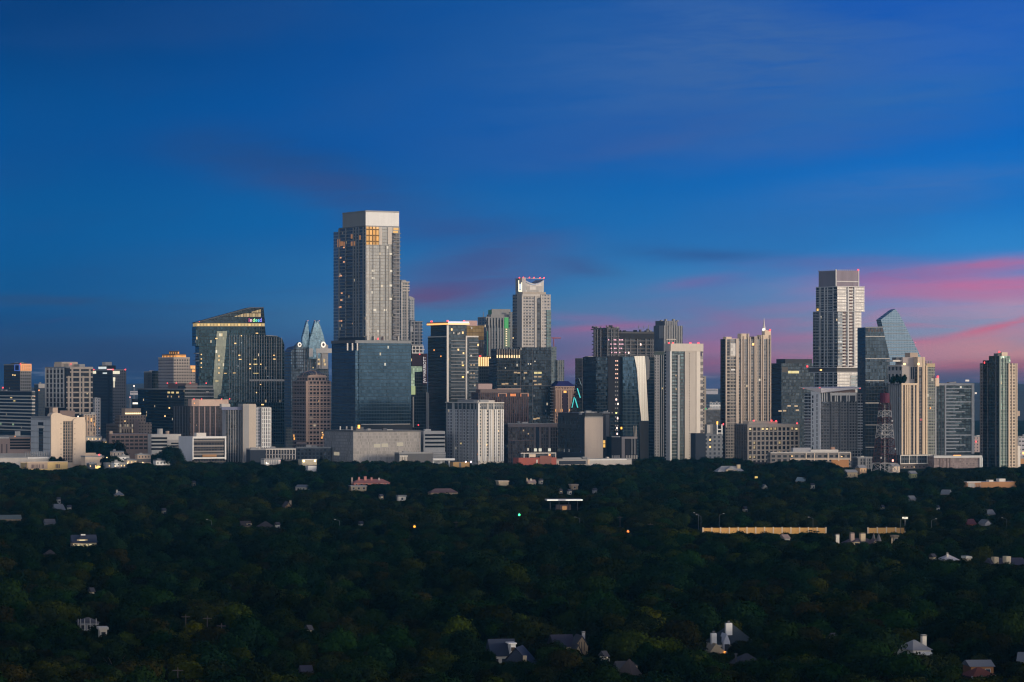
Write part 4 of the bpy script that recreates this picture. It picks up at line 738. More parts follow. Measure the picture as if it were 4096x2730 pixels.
for q in lin(-176, -130, 5): b.on('R', 'column', x(q-2.5), x(q+2.5), y(1352), y(1390), WHITE, 1.5)
b.on('R', 'canopy', x(-180), x(-124), y(1346), y(1354), WHITE, 2)

# ---- centre right
x, y = V(5)
b = B('office_building', 'orange lit classical block with tall piers under a blue hipped roof', 'office building', x(30), x(38), x(206), y(776), 3750, facade('f36', (.52, .33, .24), (.05, .04, .05), 3.4, 4.0, .3, (.1, .9), lit=.02, litc=(1, .5, .2)), phi=12, W=38, body='facade', roofs=0)
b.on('R', 'dark_centre', x(98), x(138), y(830), y(985), wall('plum', (.05, .03, .05)), .4); b.cols('R', [x(q) for q in (52, 70, 88, 146, 164, 184, 200)], 4.5, y(790), y(990), wall('pier_orange', (.56, .38, .29)), 1.0); b.rows('R', x(38), x(206), [y(780), y(800)], 4.5, MATS['pier_orange'], 1.1)
b.lit('R', [(x(118), y(820))], emit('orange_beacon', (1, .42, .08), 1.8), 10, 8, 'lamp'); b.lit('R', [(x(q), y(965)) for q in (50, 90, 118, 156)], AMB, 8, 10)
L, W_, z0, z1 = b.L, b.W, b.h-.02, b.z(y(736)); a = .28
link('hipped_roof', [(1, 1, z0), (L-1, 1, z0), (L-1, W_-1, z0), (1, W_-1, z0), (L*a, W_*a, z1), (L*(1-a), W_*a, z1), (L*(1-a), W_*(1-a), z1), (L*a, W_*(1-a), z1)], [(0, 1, 5, 4), (1, 2, 6, 5), (2, 3, 7, 6), (3, 0, 4, 7), (4, 5, 6, 7), (3, 2, 1, 0)], wall('blue_roof', (.035, .035, .16)), b.root)

b = B('glass_tower', 'black glass spike with cyan neon edges beside the blue roofed block', 'glass tower', x(168), x(172), x(250), y(880), 3700, None, body=None, phi=10, W=14, roofs=0)
PP = lambda nm, pts, m, y0, y1: b.poly(nm, [(x(p), y(q)) for p, q in pts], m, y0, y1)
PP('glass_spike', [(164, 1000), (226, 711), (238, 711), (252, 780), (252, 1000)], GL('f38', (.012, .02, .025), wc=(.01, .012, .014), cw=3, fh=4, a=.04, met=.4), 0, 12)
for p0, q0, p1, q1, ww in ((172, 944, 190, 860, 3), (196, 872, 217, 944, 4), (214, 792, 237, 866, 4), (226, 712, 246, 770, 2)): PP('neon_line', [(p0-ww, q0), (p0+ww, q0), (p1+ww, q1), (p1-ww, q1)], CYAN if ww > 2 else wall('spike_edge', (.3, .42, .45)), -.5, -.1)

b = B('apartment_tower', 'shaded concrete apartment tower left of the tower under construction', 'apartment tower', x(248), x(254), x(362), y(560), 3950, facade('f39', (.17, .155, .155), (.05, .05, .055), 4, 3.5, .22, (.1, .95)), phi=20, W=24, roofs=1)
b.cols('R', lin(x(258), x(330), 5), 3.5, y(562), y(980), wall('rosegrey', (.25, .22, .22)), .6); b.top('penthouse', x(302), x(360), y(540), GREY, 10, 2)

b = B('office_tower', 'dark glass tower topped by unfinished floors with rows of pink work lights', 'tower under construction', x(330), x(360), x(820), y(545), 3800, GL('f40', (.025, .04, .055), wc=(.025, .035, .045), cw=2, fh=3.7, a=.06, b=(.1, .92), met=.7, rg=.12), phi=20, W=42, roof=GREY, roofs=0)
b.vol('unfinished_floors', x(340), x(446), x(545), y(316), y(546), facade('f40u', (.085, .083, .088), (.012, .014, .017), 6.4, 4.2, .07, (.12, 1), var=.8, met=.05), y0=5)
b.vol('unfinished_floors', x(520), x(536), x(816), y(348), y(546), MATS['f40u'], y0=5.6); b.vol('dark_sheeting', x(520), x(534), x(815), y(344), y(402), wall('sheeting', (.015, .017, .022)), y0=4.5, W=2); b.vol('lower_core', x(448), x(455), x(566), y(540), y(1000), wall('core_dark', (.02, .02, .025)), y0=-.6, W=4)
for q, r in ((322, 540), (352, 816), (380, 545), (415, 816), (442, 816), (478, 816), (503, 816), (525, 816)): b.vol('floor_slab', x(328 if q > 340 else 320), x(446), x(r), y(q), y(q+7), wall('slab_raw', (.13, .125, .13)), y0=4)
rn = random.Random(4)
for q in (352, 372, 398, 452, 480, 500, 533, 540, 588, 632, 684, 752, 790, 806): b.vol('column', x(q-3), x(q-2), x(q+4), y(402 if q > 534 else 330), y(548), wall('raw_pale', (.17, .165, .17)), y0=3.6, W=1)
for i in range(44):
    q = rn.uniform(326, 812); b.vol('formwork', x(q-2), x(q), x(q+rn.uniform(3, 20)), y((318 if q < 535 else 346)-rn.uniform(1, 15)-(14 if i % 7 == 0 else 0)), y(319 if q < 535 else 349), [DGREY, GREY, BROWN, NAVY][i % 4], y0=rn.uniform(5, 22), W=rn.uniform(1, 5))
for q, t in ((696, 296), (736, 302), (772, 292), (458, 298)): b.vol('mast', x(q), x(q), x(q+3), y(t), y(320), STEEL, y0=9, W=1)
for k, qs in ((411, (468, 511, 523, 553, 565, 577)), (445, (486, 511, 523, 553, 565, 579)), (478, (488, 513, 525, 556, 569)), (511, (492, 517, 528, 555, 600))):
    b.lit('R', [(x(q), y(k)) for q in qs], emit('work_pink', (1, .52, .62), 1.2), 3.6, 5, 'work_light')
for o in b.root.children:
    if o.name.startswith('work_light'): o.location.y = 3.2
for k in (577, 611, 644, 678, 712): b.lit('R', [(x(513), y(k)), (x(526), y(k))], emit('work_peach', (1, .58, .42), 1.2), 4.2, 5, 'work_lamp')
b.lit('R', [(x(708), y(447)), (x(614), y(513)), (x(530), y(915)), (x(516), y(880)), (x(615), y(948)), (x(527), y(1028)), (x(524), y(1150)), (x(522), y(1104))], emit('work_white', (1, .7, .6), 2.0), 5, 8, 'work_lamp'); b.lit('R', [(x(557), y(1105))], emit('beacon_orange', (1, .45, .06), 2.4), 6, 9, 'work_lamp'); b.lit('R', [(x(516), y(986))], emit('work_yellow', (.85, .9, .3), 1.4), 6, 6, 'work_lamp'); b.lit('R', [(x(610), y(882)), (x(645), y(716)), (x(484), y(984)), (x(448), y(972))], PALE, 4, 5, 'work_lamp')
for o in b.root.children:
    if o.name.startswith('work_lamp'): o.location.y = -1.2
b.lit('R', [(x(q), y(k)) for k in range(745, 1130, 34) for q in (512, 527)], GREY, 5, 6, 'core_window')
for o in b.root.children:
    if o.name.startswith('core_window'): o.location.y = -.8
b.poly('glass_sail', [(x(p), y(q)) for p, q in ((562, 1165), (562, 545), (652, 545), (668, 640), (690, 900), (704, 1045), (686, 1080), (684, 1330), (640, 1330))], GL('f40s', (.04, .075, .11), wc=(.05, .08, .10), cw=1.6, fh=3.7, a=.1, b=(.06, .96), met=.8, rg=.12, var=.3), -3.2, 8)
b.poly('reflecting_facade', [(x(p), y(q)) for p, q in ((650, 540), (734, 538), (745, 720), (762, 1046), (706, 1046), (690, 900), (670, 640))], facade('f40b', (.70, .62, .50), (.94, .88, .76), 2.1, 60, .10, (.0, 1.0), met=.35, rg=.3, var=.04, jit=.0, wmet=.6, wr=.3), -4.2, 6)  # bright sky reflection put into the pale facade colour
for q in (652, 662, 672): b.poly('glass_edge', [(x(q-2), y(1170)), (x(q-6), y(1085)), (x(q-4), y(1085)), (x(q+1), y(1170))], PALE, -3.6, -3.1)
b.poly('side_fins', [(x(p), y(q)) for p, q in ((735, 540), (762, 540), (774, 570), (772, 715), (748, 730))], facade('f40f', (.25, .25, .26), (.05, .06, .07), 1.4, 3.7, .25, (.0, 1.)), -3.0, 6)
b.poly('dark_base', [(x(p), y(q)) for p, q in ((700, 1400), (690, 1060), (706, 1046), (764, 1046), (764, 1400))], wall('nearblack', (.012, .015, .02)), -3.6, 6)

b = B('office_building', 'low dark block with pale portal columns below the unfinished tower', 'office building', x(470), x(482), x(682), y(1172), 3480, wall('f41', (.03, .03, .035)), phi=14, W=20, roof=DARKROOF, roofs=0)
b.on('R', 'roof_beam', x(482), x(548), y(1166), y(1176), PALE, 1.2); b.on('R', 'roof_beam', x(560), x(682), y(1172), y(1188), wall('beam_rose', (.42, .36, .34)), 1.3); b.on('R', 'column', x(560), x(584), y(1188), y(1345), wall('col_rose', (.36, .31, .29)), 1.2)
for q, ww in ((641, 4), (664, 5)): b.on('R', 'column', x(q-ww), x(q+ww), y(1188), y(1312), GREY, .9)
b.cols('R', [x(q) for q in (490, 508, 524, 540, 600, 622, 640, 660, 678)], 6, y(1318), y(1346), PALE, .8, 'base_post')
b = B('office_building', 'dark glass box with a blank tan sunlit side wall', 'office building', x(58), x(272), x(416), y(1016), 3440, wall('f41t', (.40, .335, .29)), GL('f41g', (.07, .085, .095), wc=(.035, .04, .045), cw=1.8, fh=3.6, a=.08, b=(.05, .97), met=.5, var=.2), phi=28, roof=GREY, roofs=0)
b.topl('upper_storey', x(60), x(272), y(985), wall('f41u', (.03, .033, .038)), .5, b.L-1); b.on('R', 'roof_edge', x(272), x(416), y(1014), y(1022), GREY, .5)
for q, t, ww in ((285, 968, 40), (320, 976, 50), (240, 976, 24), (390, 985, 26), (350, 980, 20)): b.vol('rooftop_unit', x(q-4), x(q), x(q+ww), y(t), y(1000), GREY, y0=6, W=4)
b.on('L', 'dark_base', x(60), x(272), y(1300), y(1350), NAVY, .4); b.on('L', 'dark_corner', x(240), x(271), y(1020), y(1340), NAVY, .3)
b.lit('L', [(x(112), y(1285)), (x(150), y(1285))], PALE, 4, 12, 'column'); b.lit('L', [(x(240), y(1290))], BLUEL, 3, 6)
b = B('office_building', 'narrow dark grey stair tower with amber lit windows right of the blank tan wall', 'office building', x(412), x(418), x(470), y(985), 3520, wall('f41d', (.05, .05, .055)), phi=16, W=14, roofs=1)
b.on('R', 'grey_pier', x(436), x(462), y(1000), y(1330), wall('f41p', (.12, .12, .13)), .6); b.lit('R', [(x(424), y(1212)), (x(424), y(1243))], emit('amber_win', (1, .55, .12), 1.0), 9, 13)
b = B('low_building', 'long low white roofed pavilion below the dark glass box with the tan wall', 'low building', x(40), x(46), x(640), y(1352), 3330, PALE, phi=22, W=12, roofs=4)
b.on('R', 'roof_edge', x(46), x(280), y(1348), y(1358), GREY, .6); b.on('R', 'roof_edge', x(300), x(600), y(1352), y(1360), WHITEP, .6); b.on('R', 'dark_glass', x(70), x(280), y(1362), y(1390), NAVY, .2); b.on('R', 'pier', x(292), x(308), y(1352), y(1392), CREAM, 1.0)
b.on('R', 'roof_house', x(100), x(240), y(1336), y(1350), GREY, -2); b.lit('R', [(x(570), y(1408)), (x(600), y(1408))], emit('low_cream', (1, .9, .6), .5), 8, 7)

b = B('apartment_tower', 'hazy grey ribbed tower standing behind the white tower with the blank header', 'apartment tower', x(812), x(890), x(1040), y(300), 4050, facade('f41r', (.20, .20, .21), (.08, .085, .095), 2.6, 3.5, .28, (.0, 1.)), facade('f41rl', (.15, .15, .16), (.10, .105, .115), 2.6, 3.5, .28, (.0, 1.)), roofs=0)
b.vol('crown', x(826), x(900), x(1000), y(262), y(302), MATS['f41r'], MATS['f41rl'], y0=4); b.cols('R', lin(x(896), x(1030), 8), 3, y(300), y(560), GREY, .6); b.on('L', 'pale_panel', x(858), x(886), y(300), y(400), GREY, .4)
for q, t in ((870, 256), (905, 248), (936, 262), (965, 246), (995, 256)): b.vol('rooftop_unit', x(q), x(q+3), x(q+14), y(t), y(266), GREY, y0=9, W=4)
b.on('R', 'lit_panel', x(910), x(985), y(405), y(412), PALE, .8)

b = B('apartment_tower', 'dark green glass tower with stacked balconies and a grey ribbed right edge', 'apartment tower', x(752), x(770), x(905), y(508), 3950, GL('f42', (.04, .07, .075), wc=(.06, .08, .08), cw=2.6, fh=3.4, a=.08, b=(.2, .9)), phi=16, W=24, roof=DARKROOF, roofs=1)
b.rows('R', x(768), x(812), lin(y(560), y(1310), 30), 2.2, wall('balc_grey', (.13, .14, .15)), 1.2, 'balcony'); b.on('R', 'dark_header', x(770), x(905), y(504), y(530), wall('hdr', (.05, .07, .07)), .8)
b.on('R', 'ribbed_wall', x(814), x(858), y(530), y(1400), facade('f42r', (.30, .30, .31), (.12, .12, .13), 3.4, 3.4, .34, (.2, .8), var=.5), 1.6)
for q in (872, 886, 900): b.on('R', 'pier', x(q-2.5), x(q+2.5), y(530), y(1330), GREY, 1.4)
b.lit('R', [(x(880), y(793))], YEL, 5, 6)

x, y = V(6)
b = B('apartment_tower', 'white slab tower with a blank header and four red roof lights', 'apartment tower', x(116), x(157), x(413), y(442), 3430, facade('f43', (.05, .055, .06), (.10, .14, .145), 2.6, 3.4, .08, (.24, .92), var=.5, lit=.003), facade('f43l', (.36, .36, .37), (.05, .055, .06), 20, 3.4, .42, (.2, .8)), phi=26, roof=PALE, roofs=0)
b.on('R', 'header', x(157), x(413), y(441), y(502), wall('header_white', (.60, .53, .46)), 1.6); b.on('L', 'header', x(117), x(157), y(441), y(502), PALE, .6)
b.cols('R', [x(159)], 5.5, y(500), y(1400), WHITEP, 1.5); b.cols('R', [x(221)], 7.5, y(530), y(1400), wall('pier_gr', (.36, .36, .36)), 1.3)
b.on('R', 'blank_wall', x(270), x(356), y(502), y(1400), wall('blank_cream', (.50, .445, .39)), 1.0); b.on('R', 'blank_wall', x(359), x(390), y(502), y(1145), wall('blank_white', (.70, .63, .55)), 1.3); b.on('R', 'balcony_stack', x(391), x(413), y(502), y(1145), facade('f43b', (.46, .42, .37), (.16, .14, .13), 30, 6.5, .1, (.25, .85), var=.2), 1.1); b.on('R', 'dark_window', x(391), x(404), y(504), y(540), wall('win_indigo', (.08, .07, .12)), 1.5)
b.lit('R', [(x(305), q) for q in lin(y(518), y(1335), 40)], wall('slot_dark', (.03, .025, .025)), 3, 4, 'slot_window')
for o in b.root.children:
    if o.name.startswith('slot_window'): o.location.y = -.95
b.rows('R', x(166), x(214), lin(y(530), y(1330), 32), 2.4, wall('balc_light', (.22, .235, .24)), 1.1, 'balcony'); b.rows('R', x(228), x(268), lin(y(540), y(1330), 31), 2.8, DGREY, 1.0, 'balcony')
b.red([(x(q), y(438)) for q in (146, 179, 316, 379)], RED, .9); b.lit('R', [(x(204), y(690)), (x(205), y(797))], DIM, 5, 8)
b = B('apartment_tower', 'thin beige edge of a tower peeking out right of the white slab tower', 'apartment tower', x(404), x(408), x(440), y(700), 3800, facade('f43e', (.33, .29, .25), (.08, .08, .085), 4, 3.5, .3, (.2, .8)), phi=20, W=18, roofs=1)
b.lit('R', [(x(438), y(952))], GREEN, 5, 6, 'lamp')
b = B('office_building', 'pale flat buildings far off in the gap right of the white slab tower', 'building', x(462), x(468), x(620), y(906), 5600, facade('f43f', (.42, .42, .43), (.12, .14, .16), 5, 5, .2, (.3, .7)), phi=14, W=30, roofs=2)
b.rows('R', x(468), x(560), [y(930)], 5, WHITEP, .5)
b = B('office_building', 'slate grey office block in the gap right of the white slab tower', 'office building', x(418), x(428), x(566), y(960), 4100, GL('f43g', (.07, .075, .085), wc=(.06, .065, .075), cw=2.4, fh=3.8), phi=18, W=22, roofs=2)
b = B('office_building', 'black block beside grey windows with two orange lights and a white portal', 'office building', x(352), x(357), x(436), y(1146), 3380, NAVY, phi=12, W=20, roof=DARKROOF, roofs=0)
b.vol('grey_wing', x(432), x(437), x(572), y(1154), y(1400), facade('f44', (.16, .17, .185), (.05, .055, .065), 4.6, 4.2, .26, (.2, .75), var=.6), y0=1.2, W=16); b.lit('R', [(x(473), y(1197)), (x(473), y(1252))], emit('lit_orange2', (1, .5, .16), 2.2), 6, 7)
for o in b.root.children:
    if o.name.startswith('lit_window'): o.location.y = 1.0
for a0, a1, q0, q1 in ((524, 532, 1076, 1155), (560, 569, 1076, 1155), (524, 569, 1112, 1120), (524, 569, 1140, 1148)): b.vol('white_portal', x(a0), x(a0)+.3, x(a1), y(q0), y(q1), WHITEP, y0=3-(q0 % 5)*.2, W=2)
b.vol('lift_house', x(440), x(444), x(496), y(1076), y(1156), wall('lift_grey', (.22, .215, .215)), y0=5, W=8); b.vol('lift_panel', x(446), x(448), x(472), y(1080), y(1142), PALE, y0=4.4, W=1); b.vol('beacon', x(524), x(525), x(534), y(1052), y(1076), MATS['beacon_orange'], y0=3.2, W=1.5)

F45 = facade('f45', (.26, .24, .22), (.13, .13, .135), 3.1, 3.3, .16, (.2, .85), var=.5, met=.4, lit=.003)
b = B('apartment_tower', 'tall cream ribbed condominium tower with a thin spire on its right corner', 'apartment tower', x(552), x(592), x(948), y(406), 3560, F45, facade('f45l', (.05, .05, .055), (.03, .035, .04), 3, 3.3, .2, (.2, .85)), phi=24, roof=PALE, roofs=0)
CP = wall('cream_pier', (.55, .455, .375))
for q, ww, t in ((595, 5, 390), (682, 10, 404), (716, 5, 362), (733, 3, 380), (770, 5, 362), (784, 2.5, 390), (820, 4, 384), (834, 4, 384), (870, 3, 372), (884, 4, 372), (921, 3, 400), (943, 3, 372)): b.on('R', 'pier', x(q-ww), x(q+ww), y(t), y(1100), CP, 1.2)
b.rows('R', x(600), x(678), lin(y(540), y(1060), 20), 4, wall('slab_cream', (.36, .32, .28)), .7, 'balcony'); b.on('R', 'glass_bay', x(628), x(676), y(440), y(545), facade('f45g', (.45, .42, .38), (.42, .40, .38), 3, 3.3, .05, (.05, .95), met=.3, rg=.3, var=.15), .6); b.on('R', 'shade_bay', x(600), x(626), y(410), y(1060), facade('f45s', (.14, .13, .125), (.05, .05, .055), 5, 3.3, .1, (.2, .9)), .5)
for l, r, t in ((592, 640, 388), (640, 694, 402), (706, 778, 362), (858, 948, 372), (786, 858, 384)): b.vol('roof_block', x(l-6), x(l), x(r), y(t), y(409), CREAM if l != 786 else wall('roof_shade', (.12, .10, .10)), y0=.2 if l != 786 else 2, W=6)
b.vol('roof_fin', x(895), x(900), x(948), y(334), y(373), CREAM, y0=.5, W=7); b.on('R', 'white_window', x(632), x(662), y(640), y(653), WHITEP, .9)
u = b.R(x(908)); MB().bar((u, 4, b.z(y(345))), (u, 4, b.z(y(300))), 2.2, 1.2, 8).bar((u, 4, b.z(y(300))), (u, 4, b.z(y(238))), .9, .15, 6).out('spire', WHITE, b.root); MB().bar((u-1, 3, b.z(y(336))), (u-1, 3, b.z(y(322))), 1.6, 1.6, 8).out('lamp', WHT, b.root)
b.red([(x(941), y(332))], RED, .9); b.lit('R', [(x(808), y(446))], emit('lit_orange2', (1, .5, .16), 2.2), 7, 9)
b.red([(x(728), y(1047)), (x(764), y(1073)), (x(576), y(1074))], RED, 1.0, dy=-25)

b = B('office_tower', 'broad dark blue glass office tower between the cream ribbed tower and the stepped white tower', 'office tower', x(930), x(1030), x(1290), y(596), 3800, GL('f46', (.012, .026, .04), wc=(.02, .032, .042), met=.3, cw=2.2, fh=3.8, a=.08, b=(.14, .9), var=.4, lit=.004), GL('f46l', (.012, .03, .06), wc=(.015, .03, .06), cw=2.2, fh=3.8, a=.08, b=(.14, .9)), roof=DARKROOF, roofs=0)
b.vol('roof_storey', x(990), x(1060), x(1270), y(562), y(600), wall('roof_storey', (.035, .04, .05)), y0=6); b.lit('R', [(x(q), y(665)) for q in (1100, 1122, 1150)], emit('win_lemon', (1, .82, .34), .75), 18, 10); b.lit('R', [(x(q), y(k)) for q, k in ((1055, 968), (1155, 965), (1145, 932), (1090, 930), (1020, 970))], DIM, 13, 6)
b.on('R', 'sky_reflection', x(1034), x(1080), y(625), y(665), wall('tan_reflect', (.09, .085, .08)), .2); b.red([(x(1232), y(620))], RED, 1.0)  # reflection in the glass, put into a tan panel's colour

F47 = facade('f47', (.10, .08, .07), (.03, .027, .03), 2.2, 3.36, .06, (.1, .92), var=.5, met=.3)
b = B('office_building', 'beige concrete office with a regular square window grid and lamplit storeys', 'office building', x(664), x(766), x(1166), y(1076), 3470, F47, facade('f47l', (.10, .09, .085), (.03, .03, .032), 2.8, 3.3, .22, (.2, .85)), phi=22, roof=TAN, roofs=2)
xs = lin(x(768), x(1164), 13); ys = lin(y(1094), y(1352), 8)
b.cols('R', xs, 5.4, y(1076), y(1372), wall('beige', (.62, .50, .39)), .9); b.rows('R', x(766), x(1166), ys, 5.4, MATS['beige'], .7); b.on('R', 'roof_band', x(766), x(1166), y(1074), y(1096), MATS['beige'], 1.05)
b.rows('L', x(664), x(766), lin(y(1094), y(1352), 8), 2.5, wall('beige_shaded', (.16, .14, .13)), .5); b.cols('L', lin(x(668), x(762), 8), 2, y(1076), y(1372), MATS['beige_shaded'], .6)  # left grid is a dark copy of the beige, shade put into colour
b.vol('penthouse', x(764), x(774), x(1000), y(1052), y(1077), CREAM, y0=2, W=14)
lw = []
for j in (0, 3, 4, 5, 6):
    for i in range(12):
        if rn.random() < (.34 if j == 0 else .16): lw.append(((xs[i]+xs[i+1])/2, ys[j]+8))
b.lit('R', lw, emit('office_lamp', (1, .72, .34), .42), 7, 9); b.lit('R', [((xs[i]+xs[i+1])/2, y(1112)) for i in (0, 3, 4, 11)], emit('office_bright', (1, .76, .34), 1.0), 8, 7)
b.red([(x(952), y(1046)), (x(988), y(1050)), (x(1152), y(1070))], RED, .8)
b = B('office_building', 'dark unlit block left of the beige concrete office', 'office building', x(566), x(572), x(668), y(1084), 3600, wall('f47d', (.035, .033, .035)), phi=14, W=20, roofs=2)

x, y = V(7)
b = B('skyscraper', 'stacked white residential skyscraper of shifted blocks with an open screen crown', 'skyscraper', x(250), x(411), x(570), y(403), 3660, None, body=None, roofs=0)
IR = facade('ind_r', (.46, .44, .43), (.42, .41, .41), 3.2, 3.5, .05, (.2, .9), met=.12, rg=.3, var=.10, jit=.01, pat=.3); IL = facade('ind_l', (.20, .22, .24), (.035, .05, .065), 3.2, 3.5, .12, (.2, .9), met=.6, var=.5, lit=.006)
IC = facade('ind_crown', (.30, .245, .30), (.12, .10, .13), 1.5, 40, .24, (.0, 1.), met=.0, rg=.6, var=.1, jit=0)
IW = wall('ind_white', (.60, .58, .57))
b.vol('crown_screen', x(288), x(404), x(553), y(136), y(243), IC, facade('ind_crownl', (.26, .25, .30), (.12, .12, .15), 1.5, 40, .24, (.0, 1.), met=.0, rg=.6, var=.1, jit=0), y0=2)
for q in lin(290, 398, 9): b.vol('crown_post', x(q-1), x(q-.6), x(q+1), y(128), y(140), GREY, y0=b.yat(0, x(q)), W=.8)
for q in lin(408, 550, 11): b.vol('crown_post', x(q-1), x(q-.6), x(q+1), y(128), y(140), IW, y0=2, W=.8)
for q in (404, 553): b.vol('crown_edge', x(q-4), x(q-3), x(q+3), y(130), y(243), IW, y0=1.6, W=1)
b.vol('crown_rail', x(404), x(405), x(553), y(205), y(211), IW, y0=1.5, W=.6)
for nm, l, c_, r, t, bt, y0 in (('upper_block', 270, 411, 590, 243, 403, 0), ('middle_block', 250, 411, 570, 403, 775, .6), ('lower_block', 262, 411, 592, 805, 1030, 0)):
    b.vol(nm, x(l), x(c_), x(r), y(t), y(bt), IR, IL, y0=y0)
b.vol('sky_deck', x(220), x(408), x(566), y(775), y(806), wall('deck', (.10, .095, .095)), y0=1.2); 
for q, r in ((240, 592), (402, 592), (775, 574), (806, 592)): b.vol('floor_plate', x(268 if q < 500 else 218 if q < 790 else 222), x(411), x(r), y(q), y(q+5), IW, wall('ind_shaded', (.46, .47, .49)), y0=-1.2)  # left side uses a greyer copy of the white, shade as colour
zs = lin(260, 390, 9)+lin(420, 762, 17)+lin(824, 1020, 10)
for q in zs:
    r = 588 if q < 403 or q > 780 else 568
    b.on('R', 'floor_line', x(412), x(r), y(q), y(q+2.4), IW, .9)
    b.on('L', 'balcony', x(272 if q < 403 else 256 if q < 775 else 266), x(409), y(q), y(q+2.6), MATS['ind_shaded'], .9)
def colz(xs, m, side, w_, pr, nm='pier'):
    for q in xs:
        for t, bt in ((243, 402), (408, 774), (808, 1030)): b.on(side, nm, x(q-w_), x(q+w_), y(t), y(bt), m, pr)
colz((330, 388), MATS['ind_shaded'], 'L', 2, 1.1); colz((300, 350), MATS['ind_shaded'], 'L', 1.6, 1.15)
for q, m in ((480, IW), (523, IW)): 
    b.on('R', 'pier', x(q-4), x(q+4), y(243), y(770), m, 1.2)
BR = wall('balc_brown', (.12, .07, .065))
for q in lin(412, 764, 18): b.on('R', 'balcony_void', x(449), x(465), y(q), y(q+9), BR, 1.0); b.on('R', 'balcony_void', x(490), x(510), y(q), y(q+9), BR, 1.05)
for q in lin(246, 392, 8): b.on('R', 'balcony_void', x(490), x(509), y(q), y(q+8), BR, 1.05); b.on('L', 'balcony_void', x(392), x(409), y(q), y(q+8), NAVY, 1.2)
b.on('R', 'dim_glass', x(414), x(444), y(410), y(770), facade('ind_m', (.26, .27, .28), (.14, .16, .18), 3.2, 3.5, .08, (.2, .9), met=.6), .4)
b.lit('L', [(x(282), y(391))], emit('win_gold', (1, .6, .14), 1.6), 7, 8); b.lit('L', [(x(303), y(793))], emit('lit_orange2', (1, .5, .16), 2.2), 8, 6); b.red([(x(549), y(130)), (x(555), y(846)), (x(562), y(912))], RED, .8)
b.on('R', 'green_edge', x(577), x(592), y(808), y(1030), wall('green_pale', (.40, .46, .42)), 1.2); b.on('R', 'glass_bay', x(500), x(575), y(830), y(1020), facade('ind_b', (.4, .4, .4), (.20, .23, .24), 6, 3.5, .06, (.25, .9)), .5)
b.vol('stem', x(250), x(411), x(570), y(1030), y(1500), IL, IL, y0=3)

b = B('apartment_tower', 'white panelled tower under a tilted triangular white roof wing', 'apartment tower', x(196), x(302), x(576), y(945), 3430, facade('f49', (.17, .165, .165), (.05, .052, .058), 3.4, 3.3, .18, (.22, .9), var=.6, lit=.004), facade('f49l', (.24, .25, .27), (.04, .045, .055), 9, 3.3, .1, (.3, .95)), phi=24, roof=PALE, roofs=0)
b.rows('L', x(197), x(240), lin(y(968), y(1310), 18), 4, wall('balc_pale', (.42, .42, .435)), 1.2, 'balcony')
b.on('L', 'white_panel', x(241), x(301), y(935), y(1318), wall('panel49', (.78, .77, .77)), .9); rs = random.Random(3)
for q in lin(962, 1300, 13): b.on('L', 'slot_window', x(250 if rs.random() < .5 else 253), x(256 if rs.random() < .5 else 259), y(q), y(q+20), NAVY, 1.05); b.on('L', 'slot_window', x(280), x(285), y(q-8), y(q+14), NAVY, 1.05)
b.on('R', 'glazed_storey', x(304), x(535), y(945), y(1000), wall('f49g', (.05, .05, .055)), .3)
for q in (310, 325, 340, 368, 396, 409, 432, 472, 488, 532): b.on('R', 'post', x(q-3.2), x(q+3.2), y(942), y(1002), WHITE, .9)
b.on('R', 'beam', x(362), x(535), y(944), y(962), WHITE, 1.1)
b.rows('R', x(304), x(574), lin(y(1012), y(1315), 17), 2.4, wall('balc49', (.20, .195, .195)), 1.3, 'balcony'); b.rows('R', x(540), x(574), lin(y(1015), y(1315), 17), 4, wall('balc_pale2', (.33, .34, .35)), 1.6, 'balcony'); b.cols('R', [x(q) for q in (366, 424, 480, 538)], 3, y(1004), y(1320), DGREY, 1.5)
u0, u1 = b.xat(0, x(302)), b.R(x(560)); zt = b.z(y(904)); v0 = b.yat(0, x(186))
link('roof_wing', [(-2, v0+2, b.z(y(912))), (-1.5, -3, b.z(y(944))), (u1, -2, b.z(y(915))), (u1, 18, b.z(y(906))), (-2, v0+2, b.z(y(906))), (-1.5, -3, b.z(y(914))), (u1, -2, b.z(y(909))), (u1, 18, b.z(y(902)))], [(0, 1, 5, 4), (1, 2, 6, 5), (2, 3, 7, 6), (3, 0, 4, 7), (4, 5, 6, 7), (3, 2, 1, 0)], wall('wing', (.74, .66, .63)), b.root)
b.vol('roof_house', x(318), x(330), x(530), y(922), y(946), PINKST, y0=6, W=10); b.red([(x(188), y(914)), (x(293), y(913)), (x(560), y(913))], RED, .7)

b = B('glass_tower', 'dark glass tower with thin white floor lines and a slanting right edge', 'glass tower', x(590), x(597), x(752), y(512), 3560, None, body=None, phi=12, W=30, roofs=0)
PP = lambda nm, pts, m, y0, y1: b.poly(nm, [(x(p), y(q)) for p, q in pts], m, y0, y1)
PP('glass_facade', [(597, 1420), (597, 512), (711, 510), (757, 715), (762, 1420)], GL('f50', (.04, .055, .068), wc=(.035, .042, .05), cw=1.7, fh=3.8, a=.07, b=(.06, .96), met=.75, rg=.12, var=.25), 0, 28)
for q, r in ((571, 726), (717, 757), (863, 720), (1010, 700), (1155, 680), (1302, 660)): PP('floor_line', [(597, q+4), (597, q-2), (r, q-2), (r, q+4)], PALE if q < 1100 else GREY, -.4, .2)
PP('crown_line', [(596, 516), (596, 509), (712, 507), (714, 514)], GREY, -.5, .3)
for q in (612, 632, 655, 676, 697): PP('crown_panel', [(q, 542), (q, 520), (q+14, 520), (q+14, 542)], wall('crown_rose', (.11, .09, .09)), -.25, .2)
x8, y8 = V(8)
